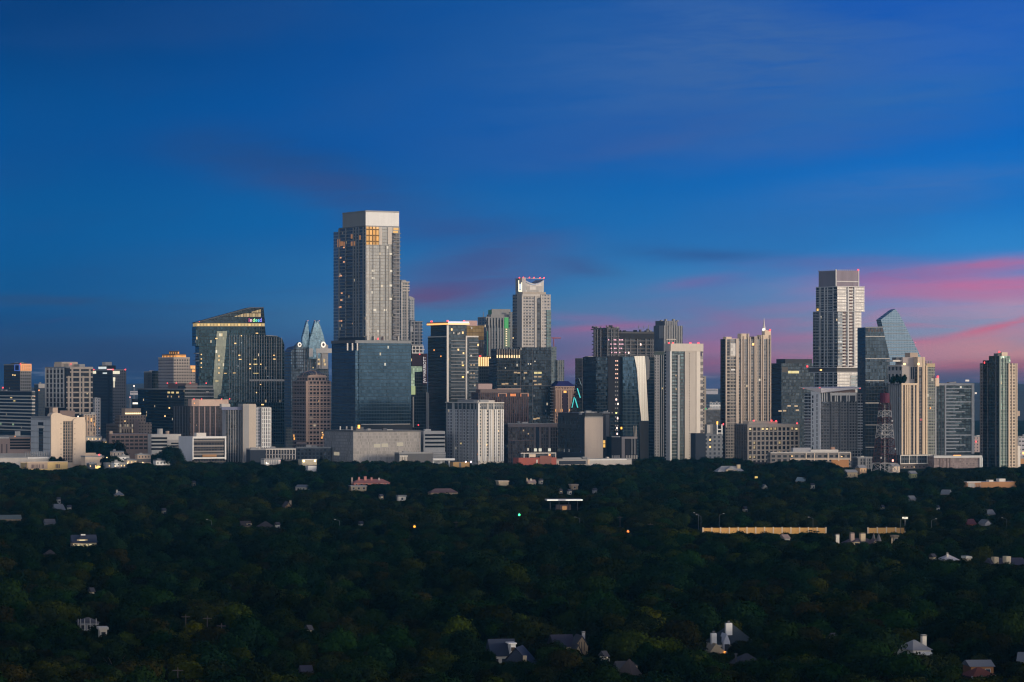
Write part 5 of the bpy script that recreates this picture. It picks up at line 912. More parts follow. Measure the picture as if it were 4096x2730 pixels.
b = B('glass_tower', 'curved sail of pale blue ribbed glass rising behind the tower with white floor lines', 'glass tower', x8(48), x8(52), x8(310), y8(225), 3900, None, body=None, phi=14, W=18, roofs=0)
SG = facade('f51', (.27, .36, .43), (.15, .23, .31), 2.0, 2.6, .12, (.14, .86), met=.5, rg=.25, var=.12, jit=.01, pat=.3)  # glass tinted towards the sky, haze put into the colour
b.poly('glass_sail', [(x8(p), y8(q)) for p, q in ((118, 600), (104, 490), (82, 372), (62, 282), (48, 226), (96, 190), (136, 160), (150, 152), (176, 186), (205, 240), (240, 312), (275, 378), (300, 430), (325, 480), (340, 600))], SG, 0, 16)
for i in range(1, 11):
    q = 226+i*24; PXL = 48+(q-226)*.215; PXR = 150+(q-152)*.52
    b.poly('floor_line', [(x8(PXL), y8(q+1.4)), (x8(PXL), y8(q-1.4)), (x8(PXR), y8(q-1.4)), (x8(PXR), y8(q+1.4))], GREY, -.4, .1)
for q, k in ((290, 408), (318, 462), (288, 384)): b.red([(x8(q), y8(k))], emit('pinkdot', (1, .3, .4), .8), .5)

x, y = V(8)
CR = facade('f52', (.14, .12, .11), (.07, .07, .075), 2.6, 3.3, .12, (.22, .88), var=.55, lit=.004)
b = B('apartment_tower', 'cream ribbed apartment tower in stepped blocks with a roof garden', 'apartment tower', x(100), x(188), x(300), y(672), 3400, CR, facade('f52l', (.20, .20, .21), (.06, .065, .075), 3.2, 3.3, .3, (.0, 1.)), phi=26, roof=PALE, roofs=0)
b.cols('L', lin(x(108), x(180), 6), 4, y(680), y(1168), wall('rib_shaded', (.26, .26, .27)), .7); CW = wall('cream52', (.64, .50, .36))  # left ribs grey instead of cream, shade put into their colour
b.cols('R', [x(q) for q in (194, 217, 232, 247, 276)], 5.4, y(672), y(1166), CW, 1.0); b.cols('R', [x(297)], 5, y(672), y(1166), CW, 1.0); b.on('R', 'cornice', x(188), x(300), y(668), y(682), CW, 1.2)
b.vol('upper_block', x(96), x(196), x(302), y(545), y(674), wall('grey_rose', (.36, .325, .31)), facade('f52u', (.36, .36, .37), (.05, .055, .06), 7, 12, .3, (.15, .85)), y0=7); b.on('L', 'frame_edge', x(95), x(192), y(540), y(552), PALE, -1.5)
b.vol('roof_box', x(196), x(200), x(304), y(487), y(546), wall('rosebox2', (.36, .31, .30)), y0=8, W=14); b.vol('roof_box', x(246), x(252), x(306), y(455), y(488), TAN, y0=9, W=10); b.vol('roof_slab', x(125), x(132), x(196), y(506), y(518), WHITE, y0=10, W=12); b.vol('roof_box', x(150), x(155), x(196), y(488), y(508), DGREY, y0=11, W=8)
b.vol('dark_slot', x(252), x(257), x(266), y(556), y(640), NAVY, y0=6.8, W=1); b.vol('dark_slot', x(268), x(271), x(280), y(556), y(640), NAVY, y0=6.8, W=1)
b.vol('tall_block', x(300), x(303), x(354), y(487), y(1180), CR, y0=2, W=16)
for q in (308, 342, 352): b.vol('pier', x(q-4), x(q-3.6), x(q+4.5), y(487), y(1166), CW, y0=1, W=1.2)
b.vol('cap', x(300), x(303), x(354), y(485), y(556), wall('cap_cream', (.58, .46, .36)), y0=1.4, W=12)
b.vol('balcony_block', x(352), x(356), x(424), y(534), y(1180), facade('f52g', (.22, .23, .20), (.06, .07, .07), 3, 3.3, .1, (.25, .9), var=.5, lit=.006), y0=3, W=16); b.vol('roof_band', x(362), x(366), x(426), y(530), y(556), wall('gold_band', (.46, .36, .22)), y0=2.4, W=8)
for q in lin(575, 1150, 27): b.vol('balcony', x(374), x(375), x(424), y(q), y(q+3), GREY, y0=2.2, W=1)
b.vol('pier', x(362), x(363), x(373), y(545), y(1166), CW, y0=1.8, W=1.2)
for q in (362, 380, 398): b.vol('roof_frame', x(q), x(q+.5), x(q+5), y(510), y(532), GREY, y0=6, W=1)
b.vol('roof_frame', x(360), x(361), x(404), y(510), y(514), GREY, y0=5.6, W=1); b.vol('roof_box', x(424), x(428), x(454), y(632), y(690), CREAM, y0=8, W=8); b.red([(x(444), y(624))], RED, 1.1)
b.vol('glass_podium', x(180), x(188), x(415), y(1168), y(1232), GL('f52p', (.04, .045, .05), cw=3, fh=5), y0=-2, W=24)
for q in (186, 246, 300, 372, 414): b.vol('podium_post', x(q-2), x(q-1.8), x(q+2), y(1168), y(1232), WHITE, y0=-2.6, W=.8)
for q in (1168, 1226): b.vol('podium_beam', x(184), x(185), x(416), y(q), y(q+6), WHITE, y0=-2.8, W=.8)
b.vol('brick_base', x(176), x(182), x(432), y(1233), y(1340), facade('f52b', (.095, .075, .07), (.03, .03, .03), 5, 4, .36, (.3, .7)), y0=-1, W=24)
for q, k in ((212, 1256), (211, 1276), (212, 1298), (281, 1254), (281, 1275)): b.vol('lit_window', x(q-4), x(q-3.8), x(q+4), y(k-4), y(k+4), DIM, y0=-1.4, W=.5)
b.lit('R', [(x(212), y(535)), (x(310), y(534))], emit('lamp_gold2', (1, .72, .3), 2.2), 8, 8, 'lamp'); b.vol('lit_window', x(320), x(321), x(336), y(916), y(930), emit('window_red', (1, .06, .12), .35), y0=1.5, W=.6); b.vol('lit_window', x(390), x(391), x(397), y(838), y(848), ORL, y0=2, W=.6); b.vol('lit_window', x(391), x(392), x(398), y(770), y(780), DIM, y0=2, W=.6)
HEDGE = None
ROOFGARDEN = (b, b.xat(4, x(200)), x, y)

b = B('office_building', 'glass office framed in white with staggered white floor bands', 'office building', x(424), x(430), x(694), y(672), 3440, GL('f53', (.06, .085, .09), wc=(.05, .06, .065), cw=2.4, fh=3.4, a=.07, b=(.18, .92), var=.4, lit=.004), phi=12, W=26, roof=PALE, roofs=2)
FW = wall('frame53', (.54, .53, .52))
b.on('R', 'frame', x(430), x(696), y(670), y(684), FW, 1.6); b.on('R', 'frame', x(678), x(696), y(684), y(1160), FW, 1.5); b.on('R', 'frame', x(490), x(500), y(684), y(1175), FW, 1.4); b.on('R', 'frame', x(422), x(432), y(684), y(1168), FW, 1.4)
for i, q in enumerate(lin(706, 1146, 20)):
    r = 680 if i % 5 == 4 or i == 0 else (608, 570, 634, 590)[(i*3+i//5) % 4]; b.on('R', 'floor_band', x(501), x(r), y(q-4), y(q+4), FW, .9 if r < 680 else 1.1)
    b.on('R', 'balcony', x(434), x(488), y(q-1.4), y(q+1.4), wall('b53', (.16, .16, .16)), .8)
b.cols('R', [x(446), x(468)], 3, y(690), y(1168), DGREY, .6); b.rows('R', x(501), x(679), lin(y(695), y(1156), 40), .9, DGREY, .4)
b.top('rooftop_unit', x(532), x(580), y(660), PALE, 8, 3); b.lit('R', [(x(644), y(650)), (x(656), y(650)), (x(709), y(738))], emit('dot_cream', (1, .85, .7), .8), 8, 7, 'lamp')
b = B('low_building', 'low mauve podium with a white canopy edge below the white framed glass office', 'low building', x(412), x(418), x(750), y(1178), 3400, facade('f53p', (.24, .19, .185), (.20, .155, .15), 2, 2, .06, (.1, .9), met=0, rg=.8), phi=22, W=26, roof=PALE, roofs=1)
b.on('R', 'canopy_edge', x(414), x(750), y(1176), y(1190), FW, 1.4); b.on('R', 'end_frame', x(732), x(750), y(1190), y(1262), FW, 1.2); b.cols('R', [x(q) for q in (462, 478, 508, 530)], 5, y(1192), y(1262), BROWN, .4, 'dark_window'); b.on('R', 'dark_base', x(420), x(740), y(1262), y(1330), wall('base_dk', (.055, .045, .05)), .8); b.lit('R', [(x(580), y(1173))], ORL, 30, 4, 'lamp')
b.on('R', 'right_end', x(748), x(752), y(1190), y(1262), WHITEP, 1.6)

b = B('apartment_tower', 'dark green glass tower with a cream gridded wing at the right edge', 'apartment tower', x(758), x(876), x(1002), y(478), 3420, facade('f54', (.22, .27, .24), (.09, .14, .125), 3, 3.3, .1, (.22, .9), var=.5, lit=.004), facade('f54l', (.03, .04, .04), (.025, .04, .045), 2.6, 3.3, .08, (.1, .92), var=.4), phi=28, roof=DARKROOF, roofs=0, W=None, body=None)
b.vol('facade', x(800), x(876), x(950), y(478), y(1330), b.mr, b.ml); b.vol('left_wing', x(756), x(792), x(796), y(528), y(1330), facade('f54w', (.19, .165, .155), (.05, .05, .055), 3.4, 3.3, .26, (.2, .75), var=.5), y0=-2 if False else b.yat(0, x(792)), W=14)
b.vol('left_wing', x(786), x(790), x(802), y(508), y(1330), MATS['f54l'], y0=b.yat(0, x(790)), W=8)
b.cols('R', [x(876)], 5, y(478), y(1330), wall('rib54', (.26, .30, .27)), .9); b.cols('R', [x(898), x(918)], 2, y(490), y(1330), MATS['rib54'], .7); b.cols('L', [x(850)], 4, y(478), y(1330), DGREY, .8); b.rows('R', x(876), x(948), lin(y(500), y(1290), 30), 2, MATS['rib54'], .8, 'balcony')
b.vol('cream_wing', x(936), x(938), x(1000), y(530), y(1330), facade('f54c', (.60, .49, .37), (.06, .04, .035), 3.8, 3.3, .22, (.2, .8), var=.4, met=.2), y0=-1.5, W=14); 
for q in (941, 963, 996): b.vol('pier', x(q-3.4), x(q-3.2), x(q+3.4), y(530), y(1330), wall('cream54', (.60, .48, .37)), y0=-2.2, W=1)
b.vol('low_wing', x(1000), x(1002), x(1020), y(1105), y(1330), WHITE, y0=0, W=10); b.vol('balcony', x(1000), x(1001), x(1016), y(862), y(898), TAN, y0=-1, W=3)
b.vol('penthouse', x(884), x(890), x(930), y(452), y(480), CREAM, y0=6, W=7); b.vol('penthouse', x(856), x(862), x(888), y(460), y(480), DGREY, y0=7, W=7); b.red([(x(871), y(450)), (x(770), y(524))], RED, .9)
b = B('office_building', 'low pinkish building glimpsed between the white framed office and the green glass tower', 'building', x(680), x(690), x(760), y(1040), 4200, facade('f54p', (.40, .31, .29), (.08, .07, .08), 4, 4, .3, (.3, .7)), phi=14, W=22, roofs=2); b.red([(x(710), y(1075))], RED, .8)
b = B('office_building', 'pale low offices at the right edge beside the cream gridded wing', 'building', x(1000), x(1006), x(1090), y(1042), 4000, facade('f54q', (.46, .44, .45), (.08, .08, .09), 4, 5, .2, (.35, .7)), phi=12, W=22, roofs=2)
b.lit('R', [(x(1040), y(1155)), (x(1030), y(1222))], emit('lit_orange2', (1, .5, .16), 2.2), 8, 10, 'lamp')
b = B('low_building', 'orange lit low shop row at the right edge beyond the trees', 'low building', x(1010), x(1016), x(1090), y(1190), 3600, wall('shop_or', (.45, .24, .10)), phi=22, W=12, roofs=1)
b = B('low_building', 'long low orange brick school with white roof units in the trees at the right edge', 'low building', x(640), x(646), x(1110), y(1358), 2640, wall('school', (.42, .21, .095)), phi=22, W=18, roof=PALE, roofs=0)
b.on('R', 'roof_edge', x(646), x(742), y(1354), y(1362), WHITE, .5); b.on('R', 'white_wall', x(655), x(700), y(1366), y(1395), PALE, .3); b.cols('R', [x(q) for q in (706, 722, 738)], 3, y(1375), y(1440), PINKST, .4, 'post'); b.on('R', 'dark_gap', x(1000), x(1020), y(1362), y(1384), BROWN, .3)
for l, r, t in ((800, 832, 1345), (870, 916, 1338)): b.vol('rooftop_unit', x(l), x(l+3), x(r), y(t), y(1359), WHITE, y0=4, W=5)

# ---- the low long buildings under the beige office and the stepped skyscraper
x, y = V(7)
b = B('office_building', 'long low office with horizontal glass storeys and white roof slabs', 'office building', x(-40), x(-30), x(500), y(1338), 3350, GL('f60', (.06, .065, .07), cw=6, fh=4, wc=(.2, .18, .17)), phi=6, W=18, roof=PALE, roofs=0)
b.on('R', 'roof_slab', x(-30), x(500), y(1334), y(1344), PALE, 1.0); b.on('R', 'floor_slab', x(100), x(500), y(1378), y(1386), CREAM, .9); b.vol('roof_block', x(110), x(120), x(236), y(1308), y(1340), wall('rb60', (.40, .39, .40)), y0=2, W=12); b.vol('roof_block', x(232), x(236), x(418), y(1320), y(1352), WHITE, y0=1, W=12); b.vol('roof_block', x(368), x(372), x(396), y(1303), y(1322), wall('rb_or', (.42, .24, .17)), y0=4, W=6)
b.cols('R', [x(q) for q in (205, 260, 350, 420, 498)], 4, y(1344), y(1396), CREAM, .8, 'column'); b.on('R', 'ochre_wall', x(372), x(486), y(1386), y(1440), wall('ochre60', (.48, .22, .08)), .6); b.lit('R', [(x(440), y(1366)), (x(395), y(1386)), (x(112), y(1362))], WARM, 6, 4)
b = B('apartment_building', 'small grey mid rise at the foot of the white panelled tower', 'apartment building', x(536), x(542), x(642), y(1372), 3380, facade('f61', (.15, .15, .155), (.05, .05, .055), 3, 3.3, .26, (.1, .9)), phi=12, W=16, roofs=2); b.cols('R', [x(552), x(600)], 4, y(1372), y(1440), GREY, .7)
for l, r, t, d, m, lab in ((560, 604, 1440, 3180, wall('peach', (.6, .38, .22)), 'small peach gabled house at the foot of the white panelled tower'), (478, 545, 1470, 3060, wall('tanhouse', (.32, .26, .17)), 'small olive tan house in the trees below the white panelled tower'), (776, 824, 1430, 3120, CREAM, 'small cream house right of the lattice mast base'), (900, 938, 1478, 3050, wall('limey', (.46, .46, .22)), 'tiny yellow green shed at the foot of the cream ribbed apartments')):
    b = B('low_building', lab, 'house', x(l-3), x(l), x(r), y(t), d, m, phi=22, W=9, roofs=0)
    u, v, z0 = b.L, b.W, b.h; link('roof', [(-.5, -.5, z0), (u+.5, -.5, z0), (u+.5, v+.5, z0), (-.5, v+.5, z0), (-.5, v/2, z0+2.6), (u+.5, v/2, z0+2.6)], [(0, 1, 5, 4), (2, 3, 4, 5), (1, 2, 5), (3, 0, 4), (3, 2, 1, 0)], GREY, b.root); b.cols('R', [x(l+(r-l)*.3), x(l+(r-l)*.7)], 3, y(t+10), y(t+22), BROWN, .1, 'window')
# ------------------------------------------------------------------ ground, far hills, air
m, nt, p = newmat('ground')
tc = nt.nodes.new('ShaderNodeTexCoord')
n1 = noise(nt, tc.outputs['Object'], .008, 6, .6); n2 = noise(nt, tc.outputs['Object'], .05, 4)
c = mixc(nt, n1.smooth(.4, .62), (.018, .030, .018), (.035, .042, .028)); c = mixc(nt, n2.smooth(.62, .70)*.4, c, (.06, .058, .05)); p.inputs['Specular IOR Level'].default_value = 0
nt.links.new(c, p.inputs['Base Color']); p.inputs['Roughness'].default_value = .95
gv = [(-9000, -600, 0), (9000, -600, 0), (9000, 13000, 0), (-9000, 13000, 0)]
g = link('ground', gv, [(0, 1, 2, 3)], m); g['kind'] = 'structure'
m, nt, p = newmat('far_land'); tc = nt.nodes.new('ShaderNodeTexCoord')
n1 = noise(nt, tc.outputs['Object'], .004, 6, .65); nt.links.new(mixc(nt, n1.smooth(.4, .7), (.014, .028, .026), (.04, .05, .045)), p.inputs['Base Color']); p.inputs['Roughness'].default_value = 1
hr = random.Random(5); hv, hf = [], []; nx = 90
for j, (Y, k) in enumerate(((7600, 0), (9000, .55), (10400, .8), (11800, 1.0), (12600, .9))):
    for i in range(nx):
        X = -7000+14000*i/(nx-1); hv.append((X, Y, -1 if j == 0 else k*(78+10*math.sin(X*.0021+j)+7*math.sin(X*.0053+2*j)+hr.uniform(-4, 4))))
for j in range(4):
    for i in range(nx-1): a = j*nx+i; hf.append((a, a+1, a+nx+1, a+nx))
hl = link('hills', hv, hf, m, smooth=True); hl['kind'] = 'structure'
hz = MB().box(-9500, 9500, -700, 13500, -3.5, 282).out('haze', [bpy.data.materials.new('air')]); hz['kind'] = 'stuff'
m = hz.data.materials[0]; m.use_nodes = True; nt = m.node_tree; nt.nodes.clear()
o = nt.nodes.new('ShaderNodeOutputMaterial'); pv = nt.nodes.new('ShaderNodeVolumePrincipled'); nt.links.new(pv.outputs[0], o.inputs['Volume'])
pv.inputs['Color'].default_value = (.12, .50, 1, 1); pv.inputs['Density'].default_value = HAZE; pv.inputs['Anisotropy'].default_value = .0
hz.display_type = 'WIRE'

# ------------------------------------------------------------------ far-off low buildings in the gaps
for l, r, t, d, lab in ((520, 560, 1566, 9900, 'little far building in the haze left of the dark green glass tower'), (2822, 2872, 1556, 9700, 'thin pale warehouse on the far plain right of the white slab tower'), (2224, 2330, 1580, 9400, 'far grey sheds in haze behind the orange lit classical block')):
    b = B('distant_building', lab, 'building', l-1, l, r, t, d, wall('far_pale', (.50, .46, .46)), phi=6, W=40, roofs=0, ybot=t+34)
    b.on('R', 'window_band', l+2, r-2, t+4, t+7, DGREY, .3)
for q, k, m, lab in ((536, 1545, WHT, 'white'), (562, 1578, RED, 'red'), (520, 1590, PINK, 'pale pink')):
    d = 7000; z = H-(k-HOR)*d/F; X = (q-CX)/F*d
    e = empty('light_mast', (X, d, 0), 0, 'far '+lab+' light on a thin mast left of the green glass tower', 'light mast')
    MB().bar((0, 0, 0), (0, 0, z), .5).out('mast', STEEL, e); MB().bar((0, -.6, z-1.4), (0, -.6, z+1.4), 1.4, 1.4, 8).out('lamp', m, e)

# ------------------------------------------------------------------ red and white lattice mast
D = 2950; e = empty('lattice_tower', ((3539-CX)/F*D, D, 0), R(20), 'red and white lattice mast with a red drum on top standing in the trees', 'lattice tower')
zz = lambda py: H-(py-HOR)*D/F
LR = wall('mast_red', (.055, .016, .02)); LW = wall('mast_white', (.34, .33, .33))
T0, T1 = 0, zz(1612); hw = lambda z: 10.2+(3.6-10.2)*(z/T1)**.8
lev = [0, 9, 17, 25, 32, 39, 46, 52, 58, 64, T1]
cm = lambda i: LW if i in (0, 1, 5, 6, 8) else LR
cs = ((-1, -1), (1, -1), (1, 1), (-1, 1))
for sx, sy in cs:
    for i in range(len(lev)-1):
        a, b_ = lev[i], lev[i+1]
        MB().bar((sx*hw(a), sy*hw(a), a), (sx*hw(b_), sy*hw(b_), b_), .28).out('leg', cm(i), e)
for i in range(len(lev)-1):
    a, b_ = lev[i], lev[i+1]; mb = MB(); mid_ = (a+b_)/2
    for k in range(4):
        p0, p1 = cs[k], cs[(k+1) % 4]
        mb.bar((p0[0]*hw(b_), p0[1]*hw(b_), b_), (p1[0]*hw(b_), p1[1]*hw(b_), b_), .26)
        mb.bar((p0[0]*hw(a), p0[1]*hw(a), a), (p1[0]*hw(b_), p1[1]*hw(b_), b_), .2).bar((p1[0]*hw(a), p1[1]*hw(a), a), (p0[0]*hw(b_), p0[1]*hw(b_), b_), .2)
        if i in (0, 5): mb.bar((p0[0]*hw(mid_), p0[1]*hw(mid_), mid_), (p1[0]*hw(mid_), p1[1]*hw(mid_), mid_), .2)
    mb.out('bracing', cm(i), e)
MB().bar((0, 0, 2), (0, 0, T1), .5).out('cable_ladder', LW, e)
MB().bar((0, 0, T1), (0, 0, zz(1573)), 4.4, 4.2, 14).out('drum', wall('drum_red', (.085, .010, .03)), e); MB().bar((0, 0, zz(1573)), (0, 0, zz(1555)), .3, .1).out('antenna', LR, e)
for z, s_ in ((30, 1), (44, -1), (55, 1), (22, -1)): MB().bar((s_*hw(z), -hw(z)-.6, z), (s_*hw(z), -hw(z)+.2, z), .9, .6, 10).out('dish', LW, e)
MB().bar((4, -8, 18.6), (4, -8, 20.4), .7).out('warning_light', emit('mast_light', (1, .4, .3), 3), e)

# ------------------------------------------------------------------ houses, walls, lamps among the trees
HN = [0]
RBLUE = wall('slate_blue', (.022, .032, .06)); RBRN = wall('shingle_brown', (.07, .05, .044)); RGREY = wall('shingle_grey', (.10, .098, .105)); RPALE = wall('metal_pale', (.19, .20, .21)); RRED = wall('tile_red', (.16, .045, .025)); RDARK = wall('shingle_dark', (.045, .045, .055))
HW_ = wall('house_white', (.70, .64, .55)); HC = wall('house_cream', (.60, .47, .30)); HT = wall('house_tan', (.40, .29, .18)); HGR = wall('house_grey', (.30, .30, .33))
LITW = emit('house_lit', (1, .84, .46), .9)
def house(label, xl, xr, yt, yb, wm=HC, rm=RBRN, zr=8.5, rise=3.0, style='gable', W=10, phi=14, chim=(), wins=4, lit=0, dorm=(), cat='house', clear=True, eave=.5, name='house'):
    D = F*(H-zr)/(yt-HOR); b = B(name, label, cat, xl, xl+(xr-xl)*.12 if style != 'front' else xl+2, xr, yt, D, wm, body=None, phi=phi, W=W, roofs=0)
    L, z0, z1 = b.L, zr-rise, zr
    b.box('wall', 0, L, 0, W, -.5, z0, wm)
    e = eave
    if style == 'gable':
        v = [(-e, -e, z0), (L+e, -e, z0), (L+e, W+e, z0), (-e, W+e, z0), (-e, W/2, z1), (L+e, W/2, z1)]; f = [(0, 1, 5, 4), (2, 3, 4, 5), (1, 2, 5), (3, 0, 4), (3, 2, 1, 0)]
    elif style == 'hip':
        k = min(L, W)*.45; v = [(-e, -e, z0), (L+e, -e, z0), (L+e, W+e, z0), (-e, W+e, z0), (k, W/2, z1), (L-k, W/2, z1)]; f = [(0, 1, 5, 4), (2, 3, 4, 5), (1, 2, 5), (3, 0, 4), (3, 2, 1, 0)]
    elif style == 'front':
        v = [(-e, -e, z0), (L/2, -e, z1), (L+e, -e, z0), (-e, W+e, z0), (L/2, W+e, z1), (L+e, W+e, z0)]; f = [(0, 1, 4, 3), (1, 2, 5, 4), (3, 4, 5), (0, 3, 5, 2)]
    else:
        v = [(-e, -e, z0), (L+e, -e, z0), (L+e, W+e, z0), (-e, W+e, z0), (-e, -e, z1), (L+e, -e, z1), (L+e, W+e, z1), (-e, W+e, z1)]; f = [(0, 1, 5, 4), (1, 2, 6, 5), (2, 3, 7, 6), (3, 0, 4, 7), (4, 5, 6, 7), (3, 2, 1, 0)]
    rf = link('roof', v, f, rm, b.root)
    if style == 'front': link('gable', [(0, -.05, z0), (L, -.05, z0), (L/2, -.05, z1-.35)], [(0, 1, 2)], wm, b.root)
    if style == 'gable':
        for s_, x0 in ((0, -.02), (1, L+.02)): link('gable', [(x0, 0, z0), (x0, W, z0), (x0, W/2, z1-.4)], [(0, 1, 2)], wm, b.root)
    for i in range(wins):
        u = L*(i+.5)/wins; o = b.box('window', u-.7, u+.7, -.10, .05, z0-2.3, z0-.8, LITW if i < lit else NAVY); b.box('frame', u-.85, u+.85, -.06, .05, z0-2.45, z0-.65, WHITE, parent=o)
    for cx_, h_, w_, m in chim:
        u = b.R(cx_); b.box('chimney', u-w_/2, u+w_/2, W*.3, W*.3+w_, z0-1, zr+h_, m, parent=rf); b.box('chimney_cap', u-w_/2-.15, u+w_/2+.15, W*.3-.15, W*.3+w_+.15, zr+h_-.4, zr+h_-.1, DGREY, parent=rf)
    for cx_, w_, h_, m in dorm:
        u = b.R(cx_); d0 = 1.0; zb = z0+.1
        dm = b.box('dormer', u-w_/2, u+w_/2, d0, W*.5, zb, zb+h_, m, parent=rf)
        link('dormer_roof', [(u-w_/2-.3, d0-.3, zb+h_), (u+w_/2+.3, d0-.3, zb+h_), (u, d0-.3, zb+h_+w_*.32), (u-w_/2-.3, W*.5, zb+h_), (u+w_/2+.3, W*.5, zb+h_), (u, W*.5, zb+h_+w_*.32)], [(0, 2, 5, 3), (1, 4, 5, 2), (0, 1, 2), (0, 3, 4, 1)], rm, rf)
        b.box('window', u-w_*.28, u+w_*.28, d0-.06, d0+.1, zb+h_*.25, zb+h_*.85, LITW if lit else NAVY, parent=rf)
    if clear: CLEAR.append((xl+(xr-xl)*.04, xr-(xr-xl)*.04, yt-6, yt+(yb-yt)*(.66 if yt < 2500 else .74), D))
    return b
h = house('dark blue roofed house with a glowing row of windows and a lit dormer', 278, 386, 2142, 2196, HC, RBLUE, 9.5, 4, wins=6, lit=6, dorm=((330, 5.5, 1.7, HC),)); CLEAR.append((280, 384, 2136, 2190, h.D)); h.box('skylight', h.R(326), h.R(344), 3, 3.6, 9.2, 9.9, WHITEP)
house('brown hip roof just below the house with glowing windows', 162, 238, 2202, 2230, HT, RBRN, 8, 3.5, 'hip', wins=3)
house('pale sloping roof with a cream end wall at the left, above the glowing house', 222, 262, 2018, 2050, HC, RPALE, 8.5, 4.5, 'gable', wins=2, phi=35)
house('white roofed house in the mid woods left of centre', 458, 496, 1966, 1986, HC, RPALE, 8.5, 3, 'hip', wins=2, chim=((470, 1, 1.2, PALE),))
house('long pale green roof at the left edge', -20, 84, 2062, 2082, HT, wall('roof_sage', (.17, .20, .18)), 8, 2.5, wins=3)
house('pale grey house above the glowing house at the left', 178, 220, 2078, 2100, HGR, RGREY, 8, 2.5, wins=2)
house('low brown roof with a small cream gable left of the tall street lamps', 963, 1005, 2086, 2112, HT, RBRN, 8, 3, wins=2, dorm=((998, 3, 1.6, HC),))
house('broad grey brown hip roof beside the low brown roof with cream gable', 1030, 1098, 2088, 2110, HT, RBRN, 8, 3.2, 'hip', wins=3)
b = house('timber framed house with a steep orange cream gable and chimney', 1128, 1178, 2008, 2044, wall('tudor', (.52, .32, .15)), RBRN, 10, 6, 'front', W=12, wins=2, chim=((1166, .8, 1.2, HC),))
for a0, a1 in ((.15, .5), (.85, .5)): b_ = MB().bar((b.L*a0, -.7, 5), (b.L*a1, -.7, 9.4), .2).out('timber', RDARK, b.root)
house('white lean roof shed in the woods above the timber framed house', 1176, 1226, 1940, 1956, HW_, RPALE, 8, 2, 'gable', wins=2, phi=-20)
b = house('pinkish red house with broken roofline and several chimneys below the pale podium', 1396, 1560, 1918, 1952, wall('coral', (.52, .20, .16)), wall('coral_roof', (.30, .13, .12)), 10, 3, 'hip', W=12, wins=7, chim=((1412, 1.5, 1.2, PINKST), (1440, 1.8, 1.5, MATS['coral']), (1465, 2.4, 2, MATS['coral']), (1490, 1.4, 1.4, MATS['coral']), (1520, 1.0, 1.2, PALE)))
house('cream flat roofed annex in front of the pinkish red house', 1396, 1466, 1944, 1966, HC, WHITE, 7, .6, 'flat', wins=3)
house('small white boxy house below the pinkish red house', 1590, 1624, 1982, 2000, HW_, RPALE, 8, 1, 'flat', wins=1, W=6)
house('long low mauve brown roof in the middle of the woods', 1708, 1832, 1956, 1972, HT, wall('mauve_roof', (.14, .085, .085)), 8.5, 3, 'hip', wins=3)
b = house('flat white lit canopy of a filling station with a small shop beneath', 2172, 2328, 1999, 2066, WHITE, WHITEP, 9, .9, 'flat', W=12, wins=0, cat='filling station', name='filling_station', phi=6)
b.box('lit_edge', -.5, b.L*.30, -.62, -.45, 8.15, 8.95, emit('canopy_lit', (1, .94, .8), 1.1)); b.box('lit_edge', b.L*.52, b.L+.4, -.62, -.45, 8.15, 8.95, MATS['canopy_lit'])
for o in list(b.root.children):
    if o.name.startswith('wall'): bpy.data.objects.remove(o)
for q in (.1, .36, .64, .9): b.box('column', b.L*q-.3, b.L*q+.3, 5, 5.6, 0, 8.1, DGREY)
b.box('shop', b.L*.3, b.L*.72, 8, 14, 0, 5, wall('shop_rose', (.24, .17, .16))); b.box('shop_window', b.L*.46, b.L*.6, 7.9, 8.05, .8, 4.2, emit('shop_lit', (1, .5, .2), .35))
house('large grey roofed villa with a cream dormer and chimney below the beige office', 2850, 2988, 1866, 1900, HC, wall('villa_roof', (.30, .30, .31)), 12, 6.5, 'hip', W=16, wins=5, chim=((2962, 1.5, 3, HC),), dorm=((2925, 9, 3.2, HC), (2940, 4, 2.6, HC)))
house('small green blue roofed house under the white panelled tower', 3178, 3218, 1910, 1926, HT, wall('roof_aqua', (.30, .38, .40)), 8.5, 3.5, phi=-25, wins=2)
house('little white gable in the woods below the villa', 3050, 3070, 1938, 1950, HW_, RPALE, 8.5, 2.5, 'front', wins=1, W=6)
house('pale roof in the woods left of the orange brick school', 3758, 3792, 1960, 1976, HT, RPALE, 8.5, 3.5, phi=-25, wins=2)
house('grey white cottage below the pale roof near the lattice mast', 3642, 3664, 1984, 2000, HGR, RPALE, 8, 2.5, wins=1)
house('pale shed roof at the far right middle of the woods', 3950, 3980, 2040, 2056, HW_, RPALE, 8, 3, wins=1)
house('dull red roof in the woods at the far right', 3866, 3904, 2078, 2096, BRICK, wall('roof_crim', (.14, .04, .045)), 8, 3, wins=2)
house('small house with a white lined gable right of the dull red roof', 3938, 3966, 2080, 2094, HGR, RPALE, 8, 2.5, 'front', wins=1)
house('tan little house in the woods right of the filling station canopy', 2282, 2312, 1938, 1956, HT, TAN, 8.5, 1, 'flat', wins=1, W=7)
house('thin cream flat roof in the woods right of centre', 1990, 2034, 1924, 1932, HC, CREAM, 8.5, .8, 'flat', wins=0)
house('tiny cream cottage with chimneys beside the thin cream flat roof', 2110, 2144, 1920, 1936, HC, PINKST, 8.5, 2.5, 'gable', wins=2, chim=((2128, 1, 1.2, HW_), (2112, 1.5, .9, HC)))
